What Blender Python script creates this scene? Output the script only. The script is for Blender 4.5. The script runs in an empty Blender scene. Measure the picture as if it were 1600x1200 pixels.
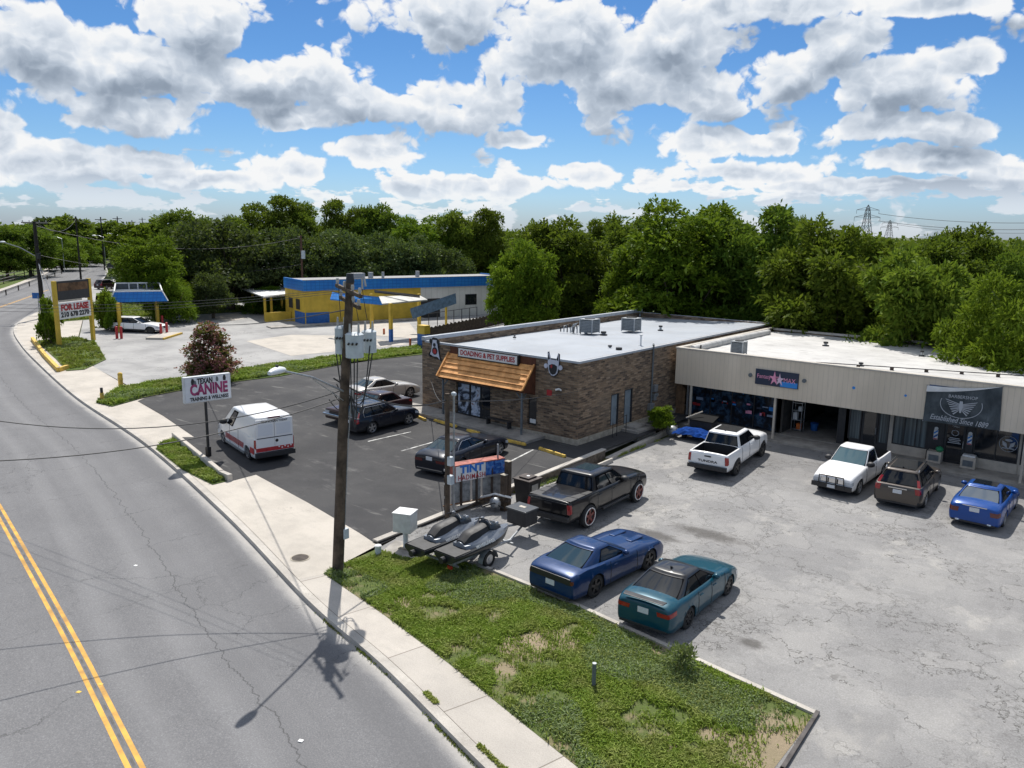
import bpy, bmesh, math, random
import numpy as np
from mathutils import Vector, Matrix
R_ = math.radians
random.seed(7); RNG = np.random.default_rng(7)
SC = bpy.context.scene
COL = SC.collection

# ------------------------------------------------------------------ camera
F = 1250.0; PITCH = R_(10.9); ROLL = R_(0.85); H = 12.0; TH = R_(-39.5)
cT, sT = math.cos(TH), math.sin(TH)
cP, sP = math.cos(PITCH), math.sin(PITCH)
cR, sR = math.cos(ROLL), math.sin(ROLL)
def to_ab(v):
    return Vector((v[0]*cT+v[1]*sT, -v[0]*sT+v[1]*cT, v[2]))
_right = Vector((1, 0, 0)); _up = Vector((0, sP, cP)); _fwd = Vector((0, cP, -sP))
_R = cR*_right+sR*_up; _U = -sR*_right+cR*_up
cam_d = bpy.data.cameras.new('camera'); cam = bpy.data.objects.new('camera', cam_d); COL.objects.link(cam)
cam_d.sensor_width = 36; cam_d.lens = F/1600*36; cam_d.clip_start = 0.1; cam_d.clip_end = 6000
_m = Matrix((to_ab(_R), to_ab(_U), to_ab(-_fwd))).transposed().to_4x4()
_m.translation = Vector((0, 0, H)); cam.matrix_world = _m
SC.camera = cam
FA = to_ab(Vector((0, 1, 0)))          # horizontal forward, building frame

# ------------------------------------------------------------------ sun
SUN_EL = R_(57); SUN_TRAVEL = R_(-46)
sd = bpy.data.lights.new('sun', 'SUN'); sun = bpy.data.objects.new('sun', sd); COL.objects.link(sun)
sd.energy = 5.0; sd.angle = R_(0.55); sd.color = (1.0, 0.955, 0.89)
_t = Vector((math.cos(SUN_EL)*math.cos(SUN_TRAVEL), math.cos(SUN_EL)*math.sin(SUN_TRAVEL), -math.sin(SUN_EL)))
sun.rotation_euler = _t.to_track_quat('-Z', 'Y').to_euler()
sun.location = (-40, 60, 90)

SC.view_settings.view_transform = 'Standard'; SC.view_settings.look = 'None'
SC.view_settings.gamma = 1; SC.view_settings.exposure = 0.15; SC.view_settings.use_curve_mapping = False
SC.cycles.max_bounces = 6; SC.cycles.diffuse_bounces = 3; SC.cycles.transparent_max_bounces = 8

# ------------------------------------------------------------------ node helper
class NT:
    def __init__(s, nt): s.nt = nt; s.n = nt.nodes; s.l = nt.links
    def new(s, t, **kw):
        n = s.n.new(t)
        for k, v in kw.items(): setattr(n, k, v)
        return n
    def put(s, inp, v):
        if hasattr(v, 'is_output') or isinstance(v, bpy.types.NodeSocket): s.l.new(v, inp)
        elif v is not None: inp.default_value = v
    def math(s, op, a, b=None, c=None, clamp=False):
        n = s.new('ShaderNodeMath', operation=op); n.use_clamp = clamp
        s.put(n.inputs[0], a)
        if b is not None: s.put(n.inputs[1], b)
        if c is not None: s.put(n.inputs[2], c)
        return n.outputs[0]
    def vmath(s, op, a, b=None, out=0):
        n = s.new('ShaderNodeVectorMath', operation=op); s.put(n.inputs[0], a)
        if b is not None:
            if op == 'SCALE': s.put(n.inputs['Scale'], b)
            else: s.put(n.inputs[1], b)
        return n.outputs['Value'] if op in ('LENGTH', 'DOT_PRODUCT', 'DISTANCE') else n.outputs[0]
    def noise(s, vec, scale, detail=4, rough=.55, dist=0, out=0, dim='3D'):
        n = s.new('ShaderNodeTexNoise'); n.noise_dimensions = dim
        s.put(n.inputs['Vector'], vec); s.put(n.inputs['Scale'], scale)
        n.inputs['Detail'].default_value = detail; n.inputs['Roughness'].default_value = rough; n.inputs['Distortion'].default_value = dist
        return n.outputs[out]
    def voro(s, vec, scale, feature='F1', out='Distance', detail=0, rand=1):
        n = s.new('ShaderNodeTexVoronoi'); n.feature = feature
        s.put(n.inputs['Vector'], vec); s.put(n.inputs['Scale'], scale)
        if 'Detail' in n.inputs: n.inputs['Detail'].default_value = detail
        n.inputs['Randomness'].default_value = rand
        return n.outputs[out]
    def ramp(s, fac, pts, interp='LINEAR'):
        n = s.new('ShaderNodeValToRGB'); s.put(n.inputs[0], fac); cr = n.color_ramp; cr.interpolation = interp
        while len(cr.elements) > 1: cr.elements.remove(cr.elements[-1])
        for i, (p, c) in enumerate(pts):
            if isinstance(c, (int, float)): c = (c, c, c)
            e = cr.elements[0] if i == 0 else cr.elements.new(p)
            e.position = p; e.color = (*c[:3], 1)
        return n.outputs[0]
    def rng(s, v, a, b, c=0, d=1, smooth=True):
        n = s.new('ShaderNodeMapRange'); n.interpolation_type = 'SMOOTHSTEP' if smooth else 'LINEAR'
        s.put(n.inputs[0], v); s.put(n.inputs[1], a); s.put(n.inputs[2], b); s.put(n.inputs[3], c); s.put(n.inputs[4], d)
        return n.outputs[0]
    def mix(s, fac, a, b, mode='MIX'):
        n = s.new('ShaderNodeMix', data_type='RGBA', blend_type=mode)
        s.put(n.inputs[0], fac)
        s.put(n.inputs[6], (*a, 1) if isinstance(a, tuple) and len(a) == 3 else a)
        s.put(n.inputs[7], (*b, 1) if isinstance(b, tuple) and len(b) == 3 else b)
        return n.outputs[2]
    def fmix(s, fac, a, b):
        n = s.new('ShaderNodeMix', data_type='FLOAT'); s.put(n.inputs[0], fac); s.put(n.inputs[2], a); s.put(n.inputs[3], b)
        return n.outputs[0]

# ------------------------------------------------------------------ world: sky with cumulus
W = bpy.data.worlds.new('World'); SC.world = W; W.use_nodes = True
w = NT(W.node_tree); w.n.clear()
wo = w.new('ShaderNodeOutputWorld'); bg = w.new('ShaderNodeBackground'); w.l.new(bg.outputs[0], wo.inputs[0])
sky = w.new('ShaderNodeTexSky', sky_type='NISHITA', sun_disc=False)
sky.sun_elevation = SUN_EL; sky.sun_rotation = R_(-44); sky.altitude = 200; sky.air_density = 1.0; sky.dust_density = 0.6; sky.ozone_density = 2.0
bg.inputs[1].default_value = 0.1
tc = w.new('ShaderNodeTexCoord').outputs['Generated']
dx = w.vmath('DOT_PRODUCT', tc, tuple(to_ab(Vector((1, 0, 0)))))
dy = w.vmath('DOT_PRODUCT', tc, tuple(FA))
sz = w.new('ShaderNodeSeparateXYZ'); w.l.new(tc, sz.inputs[0]); dz = sz.outputs[2]
az = w.math('ARCTAN2', dx, dy); el = w.math('ARCSINE', dz)
cb = w.new('ShaderNodeCombineXYZ'); w.l.new(az, cb.inputs[0]); w.l.new(el, cb.inputs[1]); P2 = cb.outputs[0]
def ae(u, v):      # sky direction (azimuth, elevation) in radians
    x = (u-800)/F; y = -(v-600)/F
    x2 = cR*x-sR*y; y2 = sR*x+cR*y
    X, Y, Z = x2, cP+sP*y2, -sP+cP*y2
    return math.atan2(X, Y), math.atan2(Z, math.hypot(X, Y))
# clouds: (u, v, half width, half height) of the cumulus heaps seen that day
CL = [(60, 70, 150, 70), (150, 100, 240, 75), (300, 40, 130, 70), (420, 125, 190, 60), (560, 160, 100, 50), (220, 185, 130, 38),
      (700, 165, 150, 55), (700, 20, 160, 70), (870, 60, 160, 90), (960, 110, 230, 90), (1060, 60, 110, 80), (1120, 150, 120, 55), (1240, 110, 100, 55),
      (1300, 60, 110, 60), (1440, 130, 150, 60), (1500, 100, 90, 45), (1440, 200, 130, 36), (1220, 10, 180, 30), (1450, 5, 170, 26),
      (15, 215, 50, 50), (160, 255, 150, 45), (50, 260, 90, 35), (440, 260, 100, 40), (590, 240, 90, 34), (800, 222, 62, 20),
      (1100, 225, 100, 30), (1210, 235, 70, 22), (910, 262, 110, 32), (1180, 275, 120, 22), (1450, 250, 170, 24), (760, 290, 150, 26), (300, 285, 120, 22), (1340, 290, 300, 14),
      (1130, 18, 90, 34), (480, 190, 120, 30), (1560, 265, 90, 26), (650, 300, 90, 18)]
DK = [(130, 128, 180, 26), (400, 165, 150, 26), (330, 195, 120, 20), (830, 175, 260, 40), (1010, 160, 150, 55), (870, 20, 230, 36), (700, 180, 90, 26), (1250, 145, 90, 26), (1430, 140, 120, 26), (1260, 8, 150, 20),
      (1440, 215, 120, 22), (150, 285, 150, 22), (1120, 245, 110, 14), (460, 290, 120, 20), (90, 60, 60, 20), (950, 292, 120, 16), (620, 265, 60, 16), (1350, 10, 120, 24), (1180, 290, 110, 12), (1000, 60, 60, 40)]
# warp coordinates so that the heaps are billowy
wn = w.noise(w.vmath('MULTIPLY', P2, (1, 1.5, 1)), 7, 3, .6, out=1, dim='2D')
wv = w.vmath('MULTIPLY', w.vmath('SUBTRACT', wn, (.5, .5, .5)), (.09, .034, 0))
PW = w.vmath('ADD', P2, wv)
def blobs(lst, vec):
    cur = None
    for (u, v, ru, rv) in lst:
        a, e = ae(u, v)
        mp = w.new('ShaderNodeMapping'); w.l.new(vec, mp.inputs[0])
        mp.inputs['Scale'].default_value = (F/ru, F/rv, 0); mp.inputs['Location'].default_value = (-a*F/ru, -e*F/rv, 0)
        L = w.vmath('LENGTH', mp.outputs[0])
        cur = L if cur is None else w.math('MINIMUM', cur, L)
    return cur
LM_ = blobs(CL, PW); LU_ = blobs(sorted(CL, key=lambda q: -q[2]*q[3])[:21], w.vmath('ADD', PW, (-.006, .026, 0)))
M = w.math('SUBTRACT', .96, LM_)
def v2(vec, scale):
    n = w.new('ShaderNodeTexVoronoi'); n.voronoi_dimensions = '2D'; n.feature = 'F1'; w.l.new(vec, n.inputs['Vector']); n.inputs['Scale'].default_value = scale
    o = n.outputs['Distance']; return w.math('MULTIPLY', o, o)
def puff(vec):
    o = w.math('SUBTRACT', .30, w.math('MULTIPLY', v2(vec, 15), .62))
    o = w.math('ADD', o, w.math('SUBTRACT', .16, w.math('MULTIPLY', v2(vec, 33), .42)))
    o = w.math('ADD', o, w.math('SUBTRACT', .08, w.math('MULTIPLY', v2(vec, 74), .26)))
    return w.math('ADD', o, w.math('MULTIPLY', w.math('SUBTRACT', w.noise(vec, 12, 8, .60, dim='2D'), .5), 1.35))
wn2 = w.noise(P2, 26, 3, .6, out=1, dim='2D')
PS = w.vmath('ADD', w.vmath('MULTIPLY', P2, (1, 1.3, 1)), w.vmath('MULTIPLY', w.vmath('SUBTRACT', wn2, (.5, .5, .5)), (.028, .028, 0)))
N1 = puff(PS); N2 = puff(w.vmath('ADD', PS, (-.004, .017, 0)))
extra = w.math('MULTIPLY', w.math('SUBTRACT', w.noise(w.vmath('MULTIPLY', P2, (3, 12, 1)), 2.6, 5, .62, dim='2D'), .50), w.rng(el, .12, .02, 0, 2.2))
far_field = w.math('MULTIPLY', w.math('SUBTRACT', w.noise(w.vmath('MULTIPLY', P2, (1, 2.2, 1)), 4.5, 4, .6, dim='2D'), .44), w.rng(el, .27, .40, 0, 7))
Mx = w.math('MAXIMUM', M, w.math('MAXIMUM', w.math('ADD', extra, .15), far_field))
dens = w.math('ADD', w.math('MINIMUM', Mx, .75), w.math('MULTIPLY', N1, .66))
alpha = w.rng(dens, .38, .52)
light = w.math('MULTIPLY', w.math('SUBTRACT', N1, N2), .50)
grad = w.math('MULTIPLY', w.math('SUBTRACT', LU_, LM_), .60)          # tops lit, flat bases in shade
grad = w.math('MINIMUM', w.math('MAXIMUM', grad, -.34), .22)
edge = w.rng(dens, .42, .92, .24, -.04)
lum = w.math('ADD', w.math('ADD', w.math('ADD', .50, grad), light), edge, clamp=True)
lum2 = w.math('MAXIMUM', lum, w.rng(el, .015, .11, .76, .0))
ccol = w.ramp(lum2, [(0, (.22, .27, .35)), (.30, (.33, .40, .50)), (.52, (.55, .63, .74)), (.72, (.83, .89, .97)), (.88, (1.04, 1.05, 1.06))])
ccol = w.vmath('SCALE', ccol, 8.0)
hz = w.ramp(w.math('MULTIPLY', el, 3.0), [(0, (.60, .78, 1.18)), (.12, (.60, .84, 1.22)), (.3, (.50, .76, 1.08)), (.6, (.38, .66, .98)), (1, (.31, .58, .90))])
skyc = w.vmath('SCALE', w.vmath('MULTIPLY', sky.outputs[0], hz), .88)
mx = w.mix(w.math('MULTIPLY', alpha, w.rng(el, -.01, .06, .55, 1)), skyc, ccol)
W_SKYIN = (skyc, mx)
w.l.new(mx, bg.inputs[0])
try:
    W.cycles.sampling_method = 'MANUAL'; W.cycles.sample_map_resolution = 512
except Exception: pass

# ------------------------------------------------------------------ unprojection of measured points onto real heights
def ray(u, v):
    x = (u-800)/F; y = -(v-600)/F
    return to_ab(Vector((cR*x-sR*y, cP+sP*(sR*x+cR*y), -sP+cP*(sR*x+cR*y))))
def P(u, v, z=0.0):
    r = ray(u, v); t = (z-H)/r.z
    return Vector((r.x*t, r.y*t, z))
def PB(u, v, b):
    r = ray(u, v); t = b/r.y
    return Vector((r.x*t, b, H+r.z*t))
def PA(u, v, a):
    r = ray(u, v); t = a/r.x
    return Vector((a, r.y*t, H+r.z*t))
def PD(u, v, dist):            # point on the ray at horizontal distance
    r = ray(u, v); t = dist/math.hypot(r.x, r.y)
    return Vector((r.x*t, r.y*t, H+r.z*t))
def sstep(x, a, b):
    t = min(1, max(0, (x-a)/(b-a))); return t*t*(3-2*t)
def gz(a, b):
    if a > -23.35:                       # the strip lot falls away from the street
        return -0.45*sstep(b, 19.5, 36)
    if b > 19.5: return 0.34*sstep(-a, 25.5, 38)*sstep(b, 22, 35)*(1-sstep(-a, 46, 60))
    return 0.0
def PG(u, v):
    p = P(u, v, 0)
    for _ in range(6): p = P(u, v, gz(p.x, p.y))
    return p

# ------------------------------------------------------------------ materials
MATS = {}
def mat(name, col=(.5, .5, .5), rough=.6, metal=0, spec=.5, coat=0, var=.12, vscale=3.0, bump=0, bscale=40, col2=None, emit=None, alpha=1, objvar=0):
    if name in MATS: return MATS[name]
    m = bpy.data.materials.new(name); m.use_nodes = True; t = NT(m.node_tree)
    b = t.n['Principled BSDF']; b.inputs['Roughness'].default_value = rough; b.inputs['Metallic'].default_value = metal
    b.inputs['Specular IOR Level'].default_value = spec
    if coat: b.inputs['Coat Weight'].default_value = coat; b.inputs['Coat Roughness'].default_value = .04
    co = t.new('ShaderNodeTexCoord').outputs['Object']
    if var or col2:
        c2 = col2 or tuple(max(0, c*(1-var*2)) for c in col)
        nz = t.noise(co, vscale, 6, .62)
        out = t.mix(t.rng(nz, .3, .72), tuple(min(1, c*(1+var*.5)) for c in col), c2)
        if objvar:
            oi = t.new('ShaderNodeObjectInfo').outputs['Random']
            hs = t.new('ShaderNodeHueSaturation'); t.l.new(out, hs.inputs['Color'])
            t.put(hs.inputs['Value'], t.rng(oi, 0, 1, 1-objvar, 1+objvar, smooth=False))
            out = hs.outputs[0]
        t.l.new(out, b.inputs['Base Color'])
        if rough > .2: t.l.new(t.rng(nz, 0, 1, max(.05, rough-.12), min(1, rough+.12)), b.inputs['Roughness'])
    else: b.inputs['Base Color'].default_value = (*col, 1)
    if bump:
        bn = t.new('ShaderNodeBump'); bn.inputs['Strength'].default_value = bump; bn.inputs['Distance'].default_value = .02
        t.l.new(t.noise(co, bscale, 4, .6), bn.inputs['Height']); t.l.new(bn.outputs[0], b.inputs['Normal'])
    if emit: b.inputs['Emission Color'].default_value = (*emit, 1); b.inputs['Emission Strength'].default_value = 1
    MATS[name] = m; return m
def nodemat(name, fn, rough=.9):
    m = bpy.data.materials.new(name); m.use_nodes = True; t = NT(m.node_tree); b = t.n['Principled BSDF']
    b.inputs['Roughness'].default_value = rough; b.inputs['Specular IOR Level'].default_value = .3
    r = fn(t, b)
    if r is not None: t.l.new(r, b.inputs['Base Color'])
    MATS[name] = m; return m
def bumpit(t, b, h, strength=.4, dist=.02):
    n = t.new('ShaderNodeBump'); n.inputs['Strength'].default_value = strength; n.inputs['Distance'].default_value = dist
    t.put(n.inputs['Height'], h); t.l.new(n.outputs[0], b.inputs['Normal'])

def cracks(t, co, scale, width, mask_scale, lo, hi, dist=.35):
    dn = t.noise(co, scale*2.2, 5, .7, out=1)
    v = t.vmath('ADD', co, t.vmath('SCALE', t.vmath('SUBTRACT', dn, (.5, .5, .5)), dist/scale*1.6))
    e = t.voro(v, scale, 'DISTANCE_TO_EDGE')
    line = t.rng(e, width*scale, 0, 0, 1)
    return t.math('MULTIPLY', line, t.rng(t.noise(co, mask_scale, 3, .5), lo, hi))

def m_road(t, b):
    uv = t.new('ShaderNodeUVMap').outputs[0]; co = t.new('ShaderNodeTexCoord').outputs['Object']
    s = t.new('ShaderNodeSeparateXYZ'); t.l.new(uv, s.inputs[0]); sx, sy = s.outputs[0], s.outputs[1]   # metres along, metres from right kerb
    base = t.mix(t.rng(t.noise(co, .35, 5, .6), .3, .7), (.185, .185, .195), (.14, .14, .15))
    grit = t.noise(co, 26, 3, .8)
    base = t.mix(.55, base, t.ramp(grit, [(.3, .08), (.55, .17), (.72, .34)]))
    st = t.noise(t.vmath('MULTIPLY', uv, (.05, 1.1, 1)), 1.6, 4, .6)
    base = t.mix(t.rng(st, .4, .75, 0, .35), base, (.12, .12, .125))
    # bleached gutter next to the kerb and polished wheel paths
    gut = t.math('ADD', sy, t.math('MULTIPLY', t.noise(t.vmath('MULTIPLY', uv, (.4, 1, 1)), 1.5, 5, .7), .5))
    base = t.mix(t.rng(gut, .85, .25, 0, .75), base, (.47, .45, .42))
    dk = t.math('MULTIPLY', t.rng(gut, .6, 1.15), t.rng(gut, 2.3, 1.2))
    base = t.mix(t.math('MULTIPLY', dk, .42), base, (.10, .10, .105))
    for c0 in (5.8, 4.1, 9.0, 12.0):
        wv = t.rng(t.math('ABSOLUTE', t.math('SUBTRACT', sy, c0)), .55, 0, 0, .13); base = t.mix(wv, base, (.34, .34, .34))
    # long wandering crack in the lane and the joints across
    dn = t.math('MULTIPLY', t.math('SUBTRACT', t.noise(t.vmath('MULTIPLY', uv, (1, 0, 0)), .9, 7, .68), .5), 1.1)
    l1 = t.rng(t.math('ABSOLUTE', t.math('SUBTRACT', sy, t.math('ADD', 3.3, dn))), .030, .004, 0, .62)
    dn2 = t.math('MULTIPLY', t.math('SUBTRACT', t.noise(uv, .8, 6, .65), .5), 1.6)
    md = t.math('PINGPONG', t.math('ADD', t.math('ADD', sx, t.math('MULTIPLY', sy, .25)), dn2), 2.15)
    l2 = t.rng(md, .028, .004, 0, .6)
    l2 = t.math('MULTIPLY', l2, t.rng(t.noise(co, .45, 2, .5), .42, .60))
    cr = t.math('MAXIMUM', t.math('MAXIMUM', l1, l2), t.math('MULTIPLY', cracks(t, co, .33, .022, .12, .50, .62), .7))
    base = t.mix(cr, base, (.045, .045, .045))
    sp = t.math('MULTIPLY', t.rng(t.noise(co, 2.3, 4, .7), .72, .80), .4)
    base = t.mix(sp, base, (.07, .07, .07))
    t.l.new(base, b.inputs['Base Color'])
    bumpit(t, b, t.math('SUBTRACT', grit, t.math('MULTIPLY', cr, 1.5)), .5, .012)
def m_strip(t, b):
    co = t.new('ShaderNodeTexCoord').outputs['Object']
    s = t.new('ShaderNodeSeparateXYZ'); t.l.new(co, s.inputs[0])
    base = t.mix(t.rng(t.noise(co, .22, 6, .65), .32, .68), (.275, .267, .255), (.175, .17, .167))
    base = t.mix(t.rng(t.noise(co, .9, 6, .7), .42, .75, 0, .6), base, (.14, .137, .133))
    pale = t.math('MULTIPLY', t.rng(t.noise(t.vmath('MULTIPLY', co, (1, .6, 1)), .33, 5, .7), .56, .66), .5)
    base = t.mix(pale, base, (.45, .425, .38))
    grit = t.noise(co, 22, 4, .8)
    base = t.mix(.38, base, t.ramp(grit, [(.3, .13), (.5, .27), (.7, .5)]))
    # dark stained bay in front of the shops
    br = t.math('ADD', s.outputs[1], t.math('MULTIPLY', t.noise(co, .5, 5, .6), 4))
    bay = t.math('MULTIPLY', t.rng(br, 40.6, 42.4, 0, .42), t.rng(s.outputs[0], -18, -16.5))
    base = t.mix(bay, base, (.10, .10, .105))
    cn = t.noise(t.vmath('ADD', co, (3.7, 1.1, 0)), .42, 7, .56)
    base = t.mix(t.rng(cn, .535, .545, 0, .10), base, (.46, .44, .41)); base = t.mix(t.rng(cn, .44, .425, 0, .14), base, (.13, .127, .125))
    c4 = t.math('MAXIMUM', t.rng(t.math('ABSOLUTE', t.math('SUBTRACT', cn, .54)), .0042, .001, 0, .9), t.rng(t.math('ABSOLUTE', t.math('SUBTRACT', cn, .43)), .0035, .001, 0, .5))
    c4 = t.math('MULTIPLY', c4, t.rng(t.noise(co, .21, 2, .5), .46, .56))
    c1 = cracks(t, co, .17, .050, .15, .34, .46, .7)
    c2 = t.math('MULTIPLY', cracks(t, co, .62, .022, .10, .46, .58, .5), .7)
    c3 = t.math('MULTIPLY', cracks(t, co, 1.7, .018, .16, .52, .66, .4), .65)
    cr = t.math('MAXIMUM', c4, t.math('MAXIMUM', t.math('MAXIMUM', c1, c2), c3))
    base = t.mix(t.math('MULTIPLY', cr, .78), base, (.06, .057, .05))
    oil = t.math('MULTIPLY', t.rng(t.noise(co, .62, 4, .7), .62, .74), .6)
    base = t.mix(oil, base, (.08, .075, .07))
    for (x, y, rx, ry) in ((-13.6, 29.5, 1.9, .7), (-15.2, 27.8, 1.2, .6), (-8.4, 21.6, .5, .35)):
        d = t.vmath('LENGTH', t.vmath('MULTIPLY', t.vmath('SUBTRACT', co, (x, y, 0)), (1/rx, 1/ry, 0)))
        d = t.math('ADD', d, t.math('MULTIPLY', t.math('SUBTRACT', t.noise(co, 2.2, 5, .7), .5), 1.5))
        base = t.mix(t.rng(d, 1.15, .35, 0, .72), base, (.06, .055, .05))
    t.l.new(base, b.inputs['Base Color'])
    bumpit(t, b, t.math('SUBTRACT', grit, t.math('MULTIPLY', cr, 1.6)), .5, .014)
def m_black(t, b):
    co = t.new('ShaderNodeTexCoord').outputs['Object']
    base = t.mix(t.rng(t.noise(co, .3, 5, .6), .35, .68), (.034, .034, .037), (.062, .061, .062))
    sc = t.noise(t.vmath('MULTIPLY', co, (.5, 1, 1)), .8, 6, .7)
    base = t.mix(t.rng(sc, .55, .74, 0, .7), base, (.17, .165, .16))
    sc2 = t.noise(t.vmath('MULTIPLY', co, (2, .7, 1)), 1.1, 6, .75)
    base = t.mix(t.rng(sc2, .62, .72, 0, .6), base, (.028, .028, .03))
    grit = t.noise(co, 24, 3, .8)
    base = t.mix(.25, base, t.ramp(grit, [(.3, .015), (.55, .055), (.75, .22)]))
    sk = t.noise(t.vmath('MULTIPLY', co, (.25, 2.2, 1)), .9, 3, .6)
    base = t.mix(t.rng(sk, .63, .72, 0, .4), base, (.24, .235, .22))
    cr = cracks(t, co, .3, .02, .2, .48, .6, .6)
    base = t.mix(t.math('MULTIPLY', cr, .7), base, (.02, .02, .02))
    t.l.new(base, b.inputs['Base Color']); bumpit(t, b, grit, .4, .01)
def m_conc(cA, cB, joint=1.55, stain=(.30, .27, .23)):
    def f(t, b):
        uv = t.new('ShaderNodeUVMap').outputs[0]; co = t.new('ShaderNodeTexCoord').outputs['Object']
        base = t.mix(t.rng(t.noise(co, .5, 6, .65), .35, .7), cA, cB)
        s1 = t.noise(t.vmath('MULTIPLY', co, (1.2, .5, 1)), .8, 6, .72)
        base = t.mix(t.rng(s1, .56, .8, 0, .55), base, stain)
        s2 = t.noise(t.vmath('MULTIPLY', co, (.5, 2.6, 1)), 1.3, 6, .72)
        base = t.mix(t.rng(s2, .5, .72, 0, .38), base, stain)
        if joint:
            wn_ = t.new('ShaderNodeTexWhiteNoise'); wn_.noise_dimensions = '1D'; sq = t.new('ShaderNodeSeparateXYZ'); t.l.new(uv, sq.inputs[0]); t.l.new(t.math('FLOOR', t.math('DIVIDE', sq.outputs[0], joint*2)), wn_.inputs['W'])
            base = t.mix(t.math('MULTIPLY', wn_.outputs[0], .38), base, (.30, .275, .24))
        grit = t.noise(co, 28, 4, .8)
        base = t.mix(.22, base, t.ramp(grit, [(.3, .15), (.7, .8)]))
        if joint:
            s = t.new('ShaderNodeSeparateXYZ'); t.l.new(uv, s.inputs[0])
            j = t.rng(t.math('PINGPONG', s.outputs[0], joint), .026, .008, 0, .75)
            base = t.mix(j, base, (.12, .10, .08))
        cr = cracks(t, co, .35, .014, .3, .55, .66, .5)
        base = t.mix(t.math('MULTIPLY', cr, .6), base, (.10, .09, .08))
        t.l.new(base, b.inputs['Base Color']); bumpit(t, b, grit, .25, .01)
    return f
def m_lot2(t, b):
    co = t.new('ShaderNodeTexCoord').outputs['Object']
    base = t.mix(t.rng(t.noise(co, .16, 6, .65), .35, .68), (.36, .355, .345), (.24, .238, .235))
    sc = t.noise(t.vmath('MULTIPLY', co, (.4, 1.4, 1)), .35, 5, .7)
    base = t.mix(t.rng(sc, .5, .72, 0, .5), base, (.2, .2, .2))
    cr = t.math('MAXIMUM', cracks(t, co, .13, .05, .1, .35, .5, .6), t.math('MULTIPLY', cracks(t, co, .4, .03, .1, .5, .6, .5), .6))
    base = t.mix(t.math('MULTIPLY', cr, .7), base, (.1, .1, .09))
    t.l.new(base, b.inputs['Base Color'])
BARE = [tuple(P(u, v)[:2])+(r_,) for u, v, r_ in ((632, 940, .45), (860, 1000, .8), (820, 1012, .8), (790, 1045, .35), (960, 965, .4), (1225, 1140, .75), (1195, 1178, .85), (1120, 1150, .4), (1030, 1015, .3), (1240, 1165, .5))]
def m_soil(t, b):
    co = t.new('ShaderNodeTexCoord').outputs['Object']
    base = t.mix(t.rng(t.noise(co, 1.1, 6, .7), .47, .66), (.085, .12, .03), (.25, .20, .125))
    base = t.mix(t.rng(t.noise(co, 8, 5, .8), .35, .7, 0, .5), base, (.12, .13, .05))
    for (x, y, r_) in BARE:
        d = t.math('ADD', t.vmath('LENGTH', t.vmath('SUBTRACT', co, (x, y, 0))), t.math('MULTIPLY', t.math('SUBTRACT', t.noise(co, 2.0, 5, .7), .5), r_*1.4))
        base = t.mix(t.rng(d, r_*1.25, r_*.7, 0, .85), base, t.mix(t.noise(co, 5, 4, .7), (.36, .29, .20), (.23, .18, .12)))
    t.l.new(base, b.inputs['Base Color']); bumpit(t, b, t.noise(co, 12, 5, .8), .8, .05)
def m_lawn(t, b):
    co = t.new('ShaderNodeTexCoord').outputs['Object']
    base = t.mix(t.rng(t.noise(co, .5, 5, .7), .35, .65), (.085, .14, .025), (.13, .15, .045))
    base = t.mix(t.rng(t.noise(co, 6, 5, .8), .4, .7, 0, .6), base, (.04, .07, .015))
    t.l.new(base, b.inputs['Base Color']); bumpit(t, b, t.noise(co, 9, 5, .8), 1, .12)
def m_ground(t, b):
    co = t.new('ShaderNodeTexCoord').outputs['Object']
    base = t.mix(t.rng(t.noise(co, .05, 6, .7), .35, .65), (.06, .09, .025), (.10, .10, .045))
    t.l.new(base, b.inputs['Base Color'])
M_ROAD = nodemat('road_asphalt', m_road); M_STRIP = nodemat('worn_concrete_lot', m_strip); M_BLACK = nodemat('dark_asphalt', m_black)
M_WALK = nodemat('sidewalk_concrete', m_conc((.50, .45, .385), (.38, .34, .29)))
M_APRON = nodemat('apron_concrete', m_conc((.49, .44, .37), (.37, .33, .275), 0))
M_KERB = nodemat('kerb_concrete', m_conc((.50, .46, .40), (.30, .27, .23), 0))
M_LOT2 = nodemat('pale_asphalt', m_lot2); M_SOIL = nodemat('soil', m_soil, 1); M_LAWN = nodemat('lawn', m_lawn, 1); M_GROUND = nodemat('rough_ground', m_ground, 1)

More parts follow.
